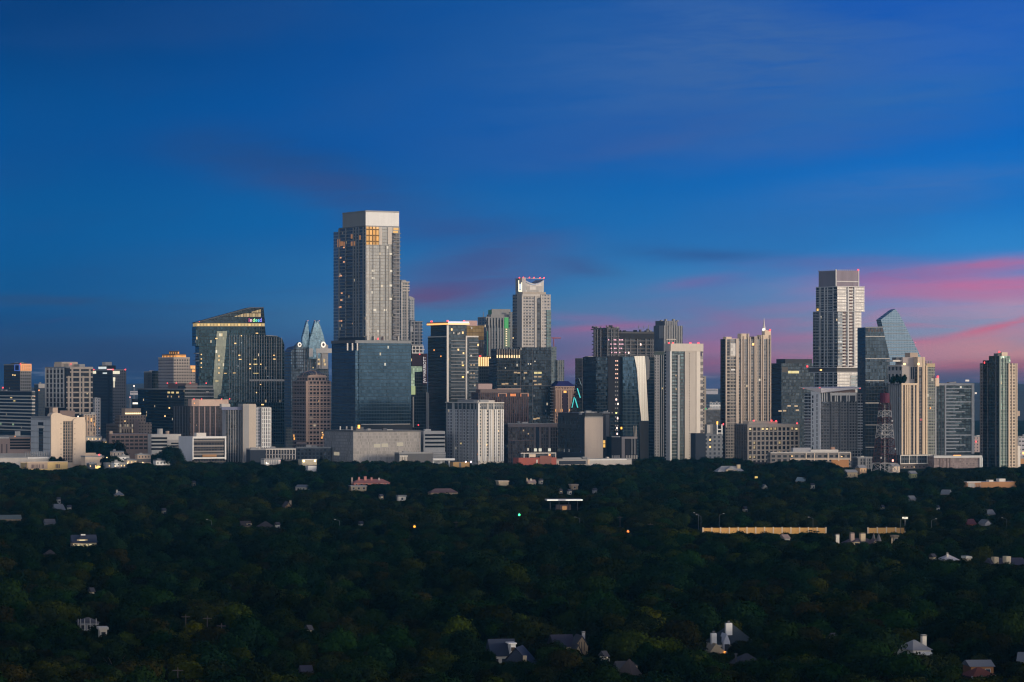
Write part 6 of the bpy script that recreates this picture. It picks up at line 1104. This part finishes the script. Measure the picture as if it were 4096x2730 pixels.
# big houses by the tan wall
b = house('mauve roofed mansion with tall chimneys and a cream gable before the tan wall', 3354, 3530, 2156, 2182, PINKST, wall('mansion_roof', (.10, .075, .09)), 9.5, 4.5, 'hip', W=14, wins=6, chim=((3362, 2.2, 1.8, HW_), (3422, 2.8, 2.0, PINKST), (3464, 2.6, 2.6, HC), (3580, .1, .5, HC)), dorm=((3430, 3.2, 2.6, HC),))
L0, L1 = b.R(3477), b.R(3514); MB().prism([(L0, 4.2), (L1, 4.2), ((L0+L1)/2, 8.6)], -2, 4).out('cream_gable', HC, b.root); MB().prism([(L0-.5, 4.1), ((L0+L1)/2, 8.7), (L1+.5, 4.1), (L1+.9, 4.3), ((L0+L1)/2, 9.2), (L0-.9, 4.3)][::-1], -2.2, 4).out('gable_roof', MATS['mansion_roof'], b.root)
MB().bar((b.R(3520), 2, 8), (b.R(3520), 2, 12.2), 1.6, .1, 8).out('turret', RGREY, b.root); MB().bar((b.R(3508), 5, 8), (b.R(3508), 5, 12.4), 1.3, .1, 8).out('turret', RGREY, b.root)
house('small cream house with one chimney right of the mauve roofed mansion', 3574, 3592, 2142, 2166, HC, HT, 9, 1, 'flat', wins=1, W=4)
house('tiny white roofed house left of the mauve roofed mansion', 3138, 3160, 2140, 2154, HW_, PINKST, 8, 2, wins=1)
b = house('white roofed house with bright cream walls at the right above the dark woods', 3764, 3842, 2222, 2256, HC, wall('white_roof', (.48, .46, .48)), 9, 2.6, 'hip', W=10, wins=3, chim=((3800, 1, .8, HW_),)); b.box('bright_bay', b.R(3774), b.R(3792), -1.4, .1, 0, 6.6, wall('bay_cream', (.70, .58, .42)))
house('small cream block house with a dark roof beside the white roofed house', 3864, 3884, 2226, 2246, wall('bay_cream2', (.70, .56, .38)), HW_, 9, 1, 'flat', wins=0, W=5)
b = house('long dark mauve roof with two bright cream dormers at the right edge', 3960, 4110, 2236, 2270, BROWN, wall('long_roof', (.055, .05, .075)), 9, 4, 'gable', W=14, wins=5); b.box('dormer', b.R(3985), b.R(4002), 2, 6, 6.5, 9.6, HC); b.box('dormer', b.R(4024), b.R(4042), -.5, 4, 4.6, 10, wall('bay_cream3', (.70, .58, .40)))
# bottom of the view
b = house('grey house with white porch columns in the dark woods at lower left', 310, 396, 2474, 2520, HGR, RGREY, 8.5, 1.6, 'hip', wins=3, W=9)
for q in (312, 322, 338, 360, 384): b.on('R', 'column', q-1, q+1, 2476, 2560, WHITE, .9)
house('small white house beside a dark tree right of the porch house at lower left', 396, 428, 2510, 2552, HW_, WHITE, 8, .8, 'flat', wins=1, W=5, lit=0)
house('purple grey roof between dark crowns near the bottom edge', 1212, 1254, 2668, 2698, HGR, wall('roof_purple', (.05, .045, .065)), 7.5, 3.5, wins=1)
b = house('navy roofed house with a bright white dormer and a second steep wing', 1956, 2064, 2562, 2600, HW_, RBLUE, 9.5, 5, 'gable', W=11, wins=3, phi=10)
b2 = house('steep dark navy wing with one bright window in front of the navy roofed house', 1996, 2128, 2590, 2676, RBLUE, RBLUE, 9, 6, 'front', W=10, wins=2, phi=-12)
b.box('dormer', b.R(2038), b.R(2058), -2.2, 3, 3.0, 8.4, WHITEP); b.box('dormer_window', b.R(2040), b.R(2055), -2.35, -2.1, 6.2, 7.4, wall('win_bronze', (.05, .03, .02))); b.box('dormer_roof', b.R(2029), b.R(2062), -2.5, 3, 8.4, 8.75, WHITEP)
b2.box('bright_panel', b2.R(2094), b2.R(2107), -.9, .1, 4.2, 6.6, HC)
b = house('tan half timbered house with two gables at the bottom centre', 2212, 2300, 2544, 2586, HC, wall('roof_plum', (.028, .026, .048)), 9, 3.6, 'gable', W=10, wins=4, chim=((2345, 1, .9, HGR),))
for a0, a1, z1, y0 in ((2292, 2342, 8.8, -3), (2278, 2308, 6.2, -6)):
    L0, L1 = b.R(a0), b.R(a1); MB().prism([(L0, -.5), (L1, -.5), (L1, z1-3), ((L0+L1)/2, z1), (L0, z1-3)], y0, y0+7).out('gable_wing', HT if y0 == -3 else HC, b.root); c_ = (L0+L1)/2
    MB().prism([(L0-.4, z1-3.3), (c_, z1-.05), (L1+.4, z1-3.3), (L1+.4, z1-2.8), (c_, z1+.45), (L0-.4, z1-2.8)][::-1], y0-.4, y0+7).out('wing_roof', RDARK, b.root)
    for q in (.3, .5, .7): b.box('timber', L0+(L1-L0)*q-.12, L0+(L1-L0)*q+.12, y0-.06, y0+.05, z1-4.5, z1-1.6, RDARK)
CLEAR.append((2278, 2350, 2545, 2606, b.D-4))
b = house('low dark roof with a little cream gable and a brown roof end at the bottom', 2468, 2540, 2650, 2676, HC, wall('roof_soot', (.05, .05, .055)), 7.5, 2.5, 'gable', W=9, wins=2, phi=8, dorm=((2528, 3.6, 1.3, HC),))
house('steep weathered brown shingle roof near the bottom edge', 2530, 2586, 2644, 2720, HT, wall('roof_taupe', (.10, .075, .066)), 9, 6.5, 'hip', W=12, wins=1, phi=30)
b = house('white house with dark roof and two tall white chimneys at the lower right', 2850, 3024, 2506, 2576, HW_, wall('roof_teal', (.03, .042, .05)), 10.5, 6, 'hip', W=14, wins=5, phi=12)
for cx_, w_, t, y0 in ((2927, 1.9, 2497, 3), (2850, 1.6, 2532, -2)):
    u = b.R(cx_); z1 = b.z(t); b.box('chimney', u-w_*.55, u+w_*.55, y0, y0+1.6, 3, z1, WHITEP); b.box('chimney_pot', u-.4, u+.4, y0+.4, y0+1.2, z1, z1+.7, DGREY)
L0, L1 = b.R(2888), b.R(2914); MB().prism([(L0, 0), (L1, 0), (L1, 5.4), ((L0+L1)/2, 8.2), (L0, 5.4)], -2, 4).out('white_gable', wall('gable_blue', (.52, .54, .60)), b.root); b.box('gable_window', (L0+L1)/2-.8, (L0+L1)/2+.8, -2.15, -1.9, 2.6, 4.8, NAVY)
L0, L1 = b.R(2822), b.R(2880); MB().prism([(L0, 0), (L1, 0), (L1, 2.8), (L0+(L1-L0)*.4, 5.4), (L0, 2.8)], -6, 1).out('cream_wing', HC, b.root); b.box('porch_lamp', L1-.4, L1+.2, -6.5, -6, 1.9, 2.8, emit('porch', (1, .34, .06), 1.8)); CLEAR.append((2820, 2884, 2580, 2616, b.D-6))
b = house('grey hip roofed bungalow with one yellow lit window at the lower right', 2924, 3068, 2622, 2668, HT, wall('roof_slate2', (.05, .05, .062)), 7.5, 3.4, 'hip', W=12, wins=3, phi=10, chim=((2956, .3, .5, RDARK),)); b.box('lit_window', b.R(2992), b.R(3026), -.3, .1, 2.0, 3.9, emit('bung', (1, .74, .32), .5))
b = house('white two storey house with a pale hip roof behind a leaning dark trunk', 3644, 3724, 2566, 2650, HW_, wall('roof_bone', (.32, .31, .30)), 9.5, 2.8, 'hip', W=11, wins=4, phi=20, chim=((3718, 1.6, 1.4, HW_),)); b.on('R', 'balcony', 3650, 3720, 2612, 2622, WHITEP, 1.5)
b = house('small dark house with a rusty red roof and white posts in the bottom right corner', 3882, 3986, 2676, 2726, wall('house_dark', (.04, .04, .045)), RRED, 7, 2.4, 'hip', W=9, wins=3, phi=16)
for q in (3886, 3926, 3964, 3982): b.on('R', 'post', q-1, q+1, 2705, 2760, WHITEP, .9)
house('long pale blue grey metal roof with an orange wall behind the rusty red roof', 3872, 3974, 2646, 2668, wall('orange_wall', (.40, .18, .07)), RPALE, 7.5, 1.6, 'gable', wins=2, phi=6)
house('white house cut by the right edge near the bottom', 4062, 4140, 2614, 2664, HW_, RPALE, 8.5, 2.6, 'gable', wins=3, phi=-14)
tiny = [(236, 1996, 'HW_', 'white wall speck of a house above the pale sloping roof at the left'), (279, 2027, 'HW_', 'narrow white house right of the pale sloping roof at the left'), (658, 2040, 'HC', 'tiny cream house in the dark middle of the left woods'), (776, 1930, 'HT', 'tiny tan house high in the left woods below the white gridded slab'), (1113, 2096, 'HW_', 'small white gable right of the broad grey brown hip roof'), (1527, 1984, 'HC', 'small cream wall left of the white boxy house'), (1447, 2092, 'HW_', 'tiny pale house in the centre left woods below the timber framed house'), (2166, 1922, 'HW_', 'tiny bright white house right of the cream cottage with chimneys'), (2243, 1962, 'HC', 'cream lit house bit above the filling station canopy'), (2281, 1964, 'HW_', 'white house bit above the right end of the filling station canopy'), (2382, 1960, 'HGR', 'tiny blue grey house right of the filling station'), (2984, 2033, 'HW_', 'tiny white house right of centre in the middle woods'), (3253, 1940, 'HW_', 'small white cube house below the aqua roofed house'), (3532, 2027, 'HC', 'tiny cream house below the lattice mast'), (3753, 2028, 'HW_', 'tall thin white house right of the lattice mast in the woods'), (371, 2358, 'HC', 'small cream house corner in the dark woods of the lower left'), (1243, 2508, 'HW_', 'thin white house corner in the lower left centre woods'), (2426, 2612, 'HW_', 'small white house right of the half timbered house'), (3343, 2540, 'HC', 'sliver of a cream house in the lower right woods'), (3738, 2222, 'HC', 'little bright cream house left of the white roofed house')]
for q, k, m_, lab in tiny: house(lab, q-5, q+6, k-6, k+14, globals()[m_], RDARK, 9, 1.6, 'gable', wins=1, W=4, phi=24)
# tan sound wall with pale posts
TW = wall('sound_wall', (.80, .43, .13)); TP = wall('sound_post', (.82, .66, .46))
for l, r, lab in ((2812, 3304, 'long tan sound wall with pale posts running through the woods'), (3472, 3620, 'shorter right hand stretch of tan wall behind the mauve roofed mansion')):
    D = 1912; b = B('sound_wall', lab, 'wall', l-1, l, r, 2112, D, TW, phi=2, W=.4, body=None, roofs=0)
    n = round((r-l)/34)
    for i in range(n):
        u0, u1 = b.L*i/n, b.L*(i+1)/n; k = 5.2-.5*abs(i/n-.45); b.box('wall_panel', u0+.25, u1-.25, 0, .3, -.5, k, TW)
    for i in range(n+1): u = b.L*i/n; b.box('post', u-.34, u+.34, -.2, .5, -.5, 5.6-.5*abs(i/n-.45), TP)
    CLEAR.append((l, r, 2108, 2131, D))
CLEAR.append((2700, 3620, 2090, 2108, 1915))
# street lamps, poles, signals
def lamp(px, y0, y1, lab, arm=1, z1=11.5, head=None, group=None):
    D = F*(H-z1)/(y0-HOR); e = empty('street_lamp', ((px-CX)/F*D, D, 0), 0, lab, 'street lamp', group)
    MB().bar((0, 0, 0), (0, 0, z1-.8), .15, .11).out('pole', wall('lamp_post', (.09, .10, .11)), e); MB().bar((0, 0, z1-.9), (-2.6*arm, 0, z1), .09).out('arm', MATS['lamp_post'], e); MB().box(-2.6*arm-.5, -2.6*arm+.5, -.2, .2, z1-.15, z1+.1).out('lamp_head', head or PALE, e)
    CLEAR.append((px-5, px+5, y0-2, y1, D))
for a in ((2794, 2052, 2116, 'left lamp of the close pair at the left end of the tan wall', 1), (2804, 2060, 2118, 'right lamp of the close pair at the left end of the tan wall', 1), (2877, 2055, 2112, 'single grey street lamp over the left part of the tan wall', -1), (3252, 2069, 2106, 'tall grey street lamp near the right end of the long tan wall', 1), (3602, 2072, 2118, 'street lamp with a bright white panel by the shorter tan wall', -1), (3726, 2076, 2112, 'street lamp between the shorter tan wall and the dull red roof', -1), (4027, 2072, 2112, 'street lamp at the far right of the woods', 1), (2319, 2069, 2102, 'street lamp on the dark road right of the filling station', 1), (1358, 2078, 2112, 'street lamp in the middle woods left of the amber signal', 1), (846, 2078, 2110, 'faint street lamp in the left middle woods', 1)): lamp(*a)
D = F*80/(2070-HOR); e = empty('billboard', ((3620-CX)/F*D, D, 0), 0, 'small bright white panel on a post above the shorter tan wall', 'sign'); MB().bar((0, 0, 0), (0, 0, 9), .2).out('post', STEEL, e); MB().box(-1.7, 1.7, -.15, .15, 9, 10.2).out('panel', emit('panel_lit', (1, .9, .7), .9), e); CLEAR.append((3606, 3634, 2064, 2080, D))
for px, y0, y1, lab, m, z1 in ((2077, 2052, 2068, 'traffic signal showing a bright green light', emit('sig_green', (.05, 1, .35), 2.6), 8.5), (1658, 2098, 2116, 'traffic signal glowing amber in the dark woods', emit('sig_amber', (1, .36, .02), 2.0), 8.5), (2512, 2122, 2132, 'small orange signal light low in the woods', emit('sig_or', (1, .25, .04), 1.8), 7.5)):
    D = F*(H-z1)/((y0+y1)/2-HOR); e = empty('traffic_light', ((px-CX)/F*D, D, 0), 0, lab, 'traffic light')
    MB().bar((0, 0, 0), (0, 0, z1+1), .14).out('pole', STEEL, e); MB().box(-.5, .5, -.35, .3, z1-1.2, z1+1.2).out('signal_head', DGREY, e); MB().bar((0, -.5, z1), (0, -.36, z1), .7, .7, 12).out('lens', m, e)
    CLEAR.append((px-7, px+7, y0, y1+3, D))
for px, y0, y1, lab, t in ((711, 2670, 2716, 'wooden utility pole with a white transformer at the bottom left', 1), (829, 2464, 2500, 'wooden utility pole with a crooked crossarm in the left woods', 0), (743, 2458, 2480, 'utility pole crossarm just left of the crooked one', 0), (2480, 2064, 2112, 'bare utility pole on the dark road right of centre', 0), (1824, 2084, 2112, 'pale bare pole in the middle woods', 0), (886, 2494, 2514, 'thin utility pole right of the crooked one', 0), (2602, 2092, 2110, 'utility pole with a wide crossarm right of the bare road pole', 0)):
    z1 = 11.0; D = F*(H-z1)/(y0-HOR); e = empty('utility_pole', ((px-CX)/F*D, D, 0), 0, lab, 'utility pole')
    MB().bar((0, 0, 0), (0, 0, z1), .19, .13).out('pole', wall('pole_wood', (.05, .042, .038)), e); MB().box(-1.5, 1.5, -.1, .1, z1-1.0, z1-.75).out('crossarm', MATS['pole_wood'], e)
    if t: MB().bar((.3, -.5, z1-5.6), (.3, -.5, z1-3.9), .42, .42, 10).out('transformer', WHITEP, e)
    CLEAR.append((px-8, px+8, y0-4, y1, D))
for px, py, lab in ((3025, 1911, 'small square yellow lit sign in the woods below the beige office'),):
    D = F*80/(py-HOR); e = empty('lit_sign', ((px-CX)/F*D, D, 0), 0, lab, 'sign'); MB().bar((0, 0, 0), (0, 0, 9), .2).out('post', STEEL, e); MB().box(-1.2, 1.2, -.2, .2, 9, 11).out('panel', emit('sign_yel', (1, .66, .16), .8), e); CLEAR.append((px-10, px+10, py-10, py+10, D))

# ------------------------------------------------------------------ trees
def leafmat(name, c, c2):
    m, nt, p = newmat(name); oi = nt.nodes.new('ShaderNodeObjectInfo'); tc = nt.nodes.new('ShaderNodeTexCoord')
    n = noise(nt, tc.outputs['Object'], .55, 3); k = E(nt, oi.outputs['Random'])
    col = mixc(nt, (n-.5)*1.6+k*.5+.25, c, c2); h = nt.nodes.new('ShaderNodeHueSaturation')
    h.inputs['Value'].default_value = 1; nt.links.new((k*.9+.42).k, h.inputs['Value']); nt.links.new((k.m('MULTIPLY', 7.13).m('FRACT')*.05+.475).k, h.inputs['Hue'])
    nt.links.new(col, h.inputs['Color']); nt.links.new(h.outputs[0], p.inputs['Base Color']); p.inputs['Roughness'].default_value = .7; p.inputs['Specular IOR Level'].default_value = 0.0
    return m
KINDS = [('deep green', 'broad', leafmat('leaf_deep', (0.0056, 0.0166, 0.0036), (0.0116, 0.0268, 0.0046))), ('olive', 'broad', leafmat('leaf_olive', (0.0107, 0.0181, 0.0026), (0.0216, 0.0281, 0.0036))),
         ('brownish', 'loose', leafmat('leaf_brown', (0.0116, 0.0128, 0.0034), (0.0222, 0.0218, 0.0044))), ('grey green', 'loose', leafmat('leaf_greygreen', (0.0086, 0.0153, 0.0046), (0.0174, 0.0256, 0.0073))),
         ('yellow green', 'round', leafmat('leaf_yellow', (0.0146, 0.0228, 0.0021), (0.0362, 0.0448, 0.0031))), ('blue green', 'dense', leafmat('leaf_blue', (0.0040, 0.0128, 0.0044), (0.0078, 0.0204, 0.0065)))]
BARK = wall('bark', (.05, .04, .033))
def crown_mesh(seed, leafm, n=4300, flat=1.0):
    r = random.Random(seed); lobes = []
    for i in range(r.randint(8, 13)):
        a = r.uniform(0, 2*math.pi); d = r.uniform(0, 3.6)*(.6+.4*r.random()); z = r.uniform(4.6, 8.4)-d*.42
        lobes.append((d*math.cos(a), d*math.sin(a), z, r.uniform(1.5, 2.7), r.uniform(1.2, 2.0)*flat))
    v, f = [], []
    for i in range(n):
        lx, ly, lz, lr, lh = r.choice(lobes)
        d = Vector((r.gauss(0, 1), r.gauss(0, 1), r.gauss(.15, 1))).normalized(); k = r.uniform(.62, 1.06) if r.random() < .8 else r.uniform(1.0, 1.22)
        c = Vector((lx+d.x*lr*k, ly+d.y*lr*k, lz+d.z*lh*k)); nn = (d+Vector((r.gauss(0, .32), r.gauss(0, .32), r.gauss(.2, .32)))).normalized()
        t = nn.orthogonal().normalized(); t.rotate(Matrix.Rotation(r.uniform(0, 6.28), 3, nn)); s_ = nn.cross(t); w_ = r.uniform(.15, .30); l_ = r.uniform(.2, .38); b = len(v)
        v += [tuple(c+t*l_), tuple(c+s_*w_+nn*.06), tuple(c-t*l_*.9), tuple(c-s_*w_-nn*.08)]; f.append((b, b+1, b+2, b+3))
    me = bpy.data.meshes.new('crown'); me.from_pydata(v, [], f); me.materials.append(leafm); me.update(); return me
def trunk_mesh(seed):
    r = random.Random(seed); mb = MB(); mb.bar((0, 0, -.5), (.1, .1, 3.4), .30, .20, 7)
    for i in range(5):
        a = i*1.26+r.uniform(-.4, .4); p1 = (math.cos(a)*1.3, math.sin(a)*1.3, r.uniform(4.6, 5.6)); mb.bar((.1, .1, 3.2), p1, .16, .09, 5); mb.bar(p1, (p1[0]*2, p1[1]*2, p1[2]+1.6), .09, .03, 4)
    me = bpy.data.meshes.new('trunk'); me.from_pydata(mb.v, [], mb.f); me.materials.append(BARK); return me
CROWNS = [[crown_mesh(100*k+s_, KINDS[k][2], flat=(1.0, 1.0, .9, 1.0, 1.15, 1.1)[k]) for s_ in range(3)] for k in range(6)]
TRUNKS = [trunk_mesh(i) for i in range(3)]
tr = random.Random(11)
TLX = [(-400, 1856), (0, 1852), (70, 1852), (82, 1880), (270, 1880), (300, 1862), (420, 1860), (600, 1850), (700, 1846), (900, 1852), (1000, 1850), (1240, 1840), (1300, 1838), (1320, 1845), (1500, 1848), (1700, 1846), (1800, 1860), (1900, 1858), (2010, 1850), (2100, 1860), (2250, 1854), (2440, 1852), (2540, 1840), (2605, 1830), (2640, 1830), (2680, 1846), (2790, 1838), (2880, 1832), (2960, 1850), (3060, 1860), (3180, 1838), (3290, 1842), (3350, 1866), (3460, 1878), (3600, 1890), (3700, 1885), (3760, 1870), (3860, 1880), (3930, 1870), (4096, 1872), (4500, 1870)]
def tl(px):
    for (a, ya), (b, yb) in zip(TLX, TLX[1:]):
        if a <= px <= b: return ya+(yb-ya)*(px-a)/(b-a)
    return 1856
def wave(x, y, s): return math.sin(x*.013*s+1.3*math.sin(y*.011*s))+math.sin(y*.017*s+1.7*math.sin(x*.009*s)+2)
trees = []; Y = 700.0
while Y < 4600:
    st = 9.7+.2*(Y/3300); hx = .215*Y+150; X = -hx+tr.uniform(0, st)
    while X < hx:
        x_, y_ = X+tr.uniform(-.42, .42)*st, Y+tr.uniform(-.42, .42)*st; X += st
        if Y > 3330 and -70 < CX+F*x_/y_ < 4170: continue
        s_ = tr.choice((.65, .9, 1.1, 1.3, 1.3, 1.65))*tr.uniform(.9, 1.1)+.10*wave(x_, y_, 1.0)
        h = 8.2*s_**.8*tr.uniform(.85, 1.25); rad = 4.9*s_; px = CX+F*x_/y_; pr = rad*F/y_; top = HOR+F*(H-h*1.02)/y_
        ok = True
        for l, r_, t, b_, d in CLEAR:
            if px+pr*.85 > l and px-pr*.85 < r_:
                if abs(y_-d-5) < 11 and px+pr*.5 > l and px-pr*.5 < r_: ok = False; break
                if y_ < d and top < b_:
                    h2 = H-(b_-HOR)*y_/F
                    if h2 < 4.2: ok = False; break
                    q = h2/(h*1.02); h *= q; s_ *= max(q, .72); rad = 4.9*s_; top = HOR+F*(H-h*1.02)/y_
        if not ok: continue
        lim = tl(px)+tr.uniform(0, 14)
        if top < lim:
            h2 = H-(lim-HOR)*y_/F
            if h2 < 4: continue
            h = min(h, h2); top = lim
        k = tr.choices(range(6), (30, 20, 14, 16, 5 if Y > 1500 else 8, 22))[0]
        w1 = wave(x_, y_, .35)
        if w1 > 1.1 and tr.random() < .5: k = 1
        if w1 < -1.1 and tr.random() < .5: k = 5
        trees.append((x_, y_, h, s_, k, tr.randrange(3), tr.uniform(0, 6.28), px, pr, top))
    Y += st*.9
for l, r_, py, d, n in ((345, 425, 1774, 3466, 9), (428, 482, 1780, 3462, 6), (600, 676, 1818, 3420, 7), (666, 706, 1796, 3350, 5), (206, 244, 1830, 3396, 4), (425, 470, 1828, 3320, 6), (985, 1070, 1846, 3290, 8), (1085, 1180, 1846, 3300, 8), (1236, 1330, 1842, 3290, 9), (1460, 1560, 1848, 3330, 8), (2545, 2640, 1834, 3380, 9), (2690, 2800, 1838, 3340, 8), (2870, 3000, 1838, 3330, 10), (3150, 3260, 1846, 3290, 8), (3700, 3760, 1872, 3290, 6)):
    for i in range(n):
        q = l+(r_-l)*(i+.5)/n+tr.uniform(-4, 4); h = H-(py+tr.uniform(-3, 9)-HOR)*d/F; s_ = max(.7, h/9.5)
        trees.append(((q-CX)/F*d, d+tr.uniform(-6, 6), h, s_, tr.choice((0, 5, 5, 3)), tr.randrange(3), tr.uniform(0, 6), q, 20, py))
trees.sort(key=lambda t: t[1])
near, rest = [], []
for t in trees:
    (near if len(near) < 296 and t[9] < 2722 and -t[8]*.6 < t[7] < 4096+t[8]*.6 else rest).append(t)
LAB = {0: 'deep green broadleaf tree in the dark woods along the bottom edge', 1: 'olive toned broadleaf tree in the dark woods along the bottom edge', 2: 'brownish loose crowned tree in the dark woods along the bottom edge', 3: 'grey green loose crowned tree in the dark woods along the bottom edge', 4: 'yellow green round crowned tree in the dark woods along the bottom edge', 5: 'blue green dense tree in the dark woods along the bottom edge'}
proto = {}
def tree(x_, y_, z_, h, s_, k, v, rot, lab, group=None, name='broadleaf_tree', cat='tree'):
    e = empty(name, (x_, y_, z_), rot, lab, cat, group); e.scale = (s_, s_, h/9.0)
    for nm, me in (('trunk', TRUNKS[v]), ('crown', CROWNS[k][v])):
        o = bpy.data.objects.new(nm, me); COL.objects.link(o); o.parent = e
        if nm == 'crown': proto.setdefault((k, v), o)
for t in near: tree(t[0], t[1], 0, t[2], t[3], t[4], t[5], t[6], LAB[t[4]], 'trees of the near woods, '+KINDS[t[4]][0])
# trees that stand out further up
def at(px, py, h): d = F*(H-h)/(py-HOR); return (px-CX)/F*d, d
for px, py, h, s_, k, lab in ((1000, 2262, 12.5, 1.35, 4, 'bright yellow green round tree in the middle of the left woods'), (1160, 2338, 11, 1.1, 1, 'olive brown pointed tree left of the purple roof'), (2066, 2458, 13, 1.3, 1, 'tall olive tree with a bare forked trunk above the navy roofed house'), (3716, 2478, 13.5, 1.35, 3, 'dark grey green tree with a leaning trunk over the white two storey house'), (3240, 2540, 11, 1.35, 4, 'yellow green tree right of the white house with tall chimneys'), (2400, 2210, 11, 1.3, 4, 'yellowish tree top in the centre woods under the amber lights'), (100, 2575, 11, 1.3, 3, 'big grey green crown by the lower left corner'), (1520, 2250, 11.5, 1.3, 2, 'brown leaved tree in the woods under the amber signal'), (3350, 2370, 11.5, 1.5, 1, 'broad olive crown in the woods below the mauve roofed mansion'), (2890, 2420, 11, 1.4, 2, 'brown leaved tree above the white house with tall chimneys')):
    X, d = at(px, py, h); tree(X, d, 0, h, s_, k, 1, px*.7, lab)
# shrubs of the roof garden
b, u, fx, fy = ROOFGARDEN
for i, q in enumerate((124, 142, 162, 180, 200, 214)):
    k = (fx(q)-CX)/F; v0 = b.C+Vector((0, 0, 0)); x_ = b.xat(3.5, fx(q)); p_ = Matrix.Rotation(b.p, 3, 'Z') @ Vector((x_, 3.5, 0))+b.C
    tree(p_.x, p_.y, b.h-2.2, 9.2+(i % 3)*.7, .62, 5, i % 3, i*1.1, 'dark evergreen shrub on the roof garden of the cream ribbed tower', 'roof garden shrubs', 'roof_shrub', 'shrub')
# the woods beyond: one mass, one crown per point
rv = [(t[0], t[1], 0) for t in rest]
wd = link('woodland', rv, [], KINDS[0][2]); wd['kind'] = 'stuff'; wd['label'] = 'dark mixed woodland covering the plain up to the downtown buildings'
me = wd.data
a1 = me.attributes.new('size', 'FLOAT_VECTOR', 'POINT'); a1.data.foreach_set('vector', [c for t in rest for c in (t[3], t[3], t[2]/9.0)])
a2 = me.attributes.new('turn', 'FLOAT_VECTOR', 'POINT'); a2.data.foreach_set('vector', [c for t in rest for c in (0, 0, t[6])])
a3 = me.attributes.new('sort', 'INT', 'POINT'); a3.data.foreach_set('value', [t[4]*3+t[5] for t in rest])
for k in range(6):
    for v in range(3):
        if (k, v) not in proto: tree(-300+k*12, 760+v*14, 0, 9, 1, k, v, 0, LAB[k], 'trees of the near woods, '+KINDS[k][0])
ng = bpy.data.node_groups.new('woodland_nodes', 'GeometryNodeTree')
ng.interface.new_socket('Geometry', in_out='INPUT', socket_type='NodeSocketGeometry'); ng.interface.new_socket('Geometry', in_out='OUTPUT', socket_type='NodeSocketGeometry')
gi, go = ng.nodes.new('NodeGroupInput'), ng.nodes.new('NodeGroupOutput')
ip = ng.nodes.new('GeometryNodeInstanceOnPoints'); j = ng.nodes.new('GeometryNodeGeometryToInstance'); j = ng.nodes.new('GeometryNodeJoinGeometry')
for k in reversed(range(6)):
    for v in reversed(range(3)):
        oi = ng.nodes.new('GeometryNodeObjectInfo'); oi.inputs['Object'].default_value = proto[(k, v)]; oi.inputs['As Instance'].default_value = True; ng.links.new(oi.outputs['Geometry'], j.inputs[0])
def att(nm, ty):
    n = ng.nodes.new('GeometryNodeInputNamedAttribute'); n.data_type = ty; n.inputs[0].default_value = nm; return n.outputs[0]
ng.links.new(gi.outputs[0], ip.inputs['Points']); ng.links.new(j.outputs[0], ip.inputs['Instance']); ip.inputs['Pick Instance'].default_value = True
ng.links.new(att('sort', 'INT'), ip.inputs['Instance Index']); ng.links.new(att('turn', 'FLOAT_VECTOR'), ip.inputs['Rotation']); ng.links.new(att('size', 'FLOAT_VECTOR'), ip.inputs['Scale'])
ng.links.new(ip.outputs[0], go.inputs[0])
md = wd.modifiers.new('trees', 'NODES'); md.node_group = ng

cy = scene.cycles
cy.filter_width = 1.15; cy.max_bounces = 5; cy.diffuse_bounces = 2; cy.glossy_bounces = 3; cy.transmission_bounces = 1; cy.volume_bounces = 0; cy.transparent_max_bounces = 4
cy.filter_width = 1.15; cy.use_denoising = True; cy.caustics_reflective = False; cy.caustics_refractive = False; cy.sample_clamp_indirect = 6
print('trees', len(near), len(rest))
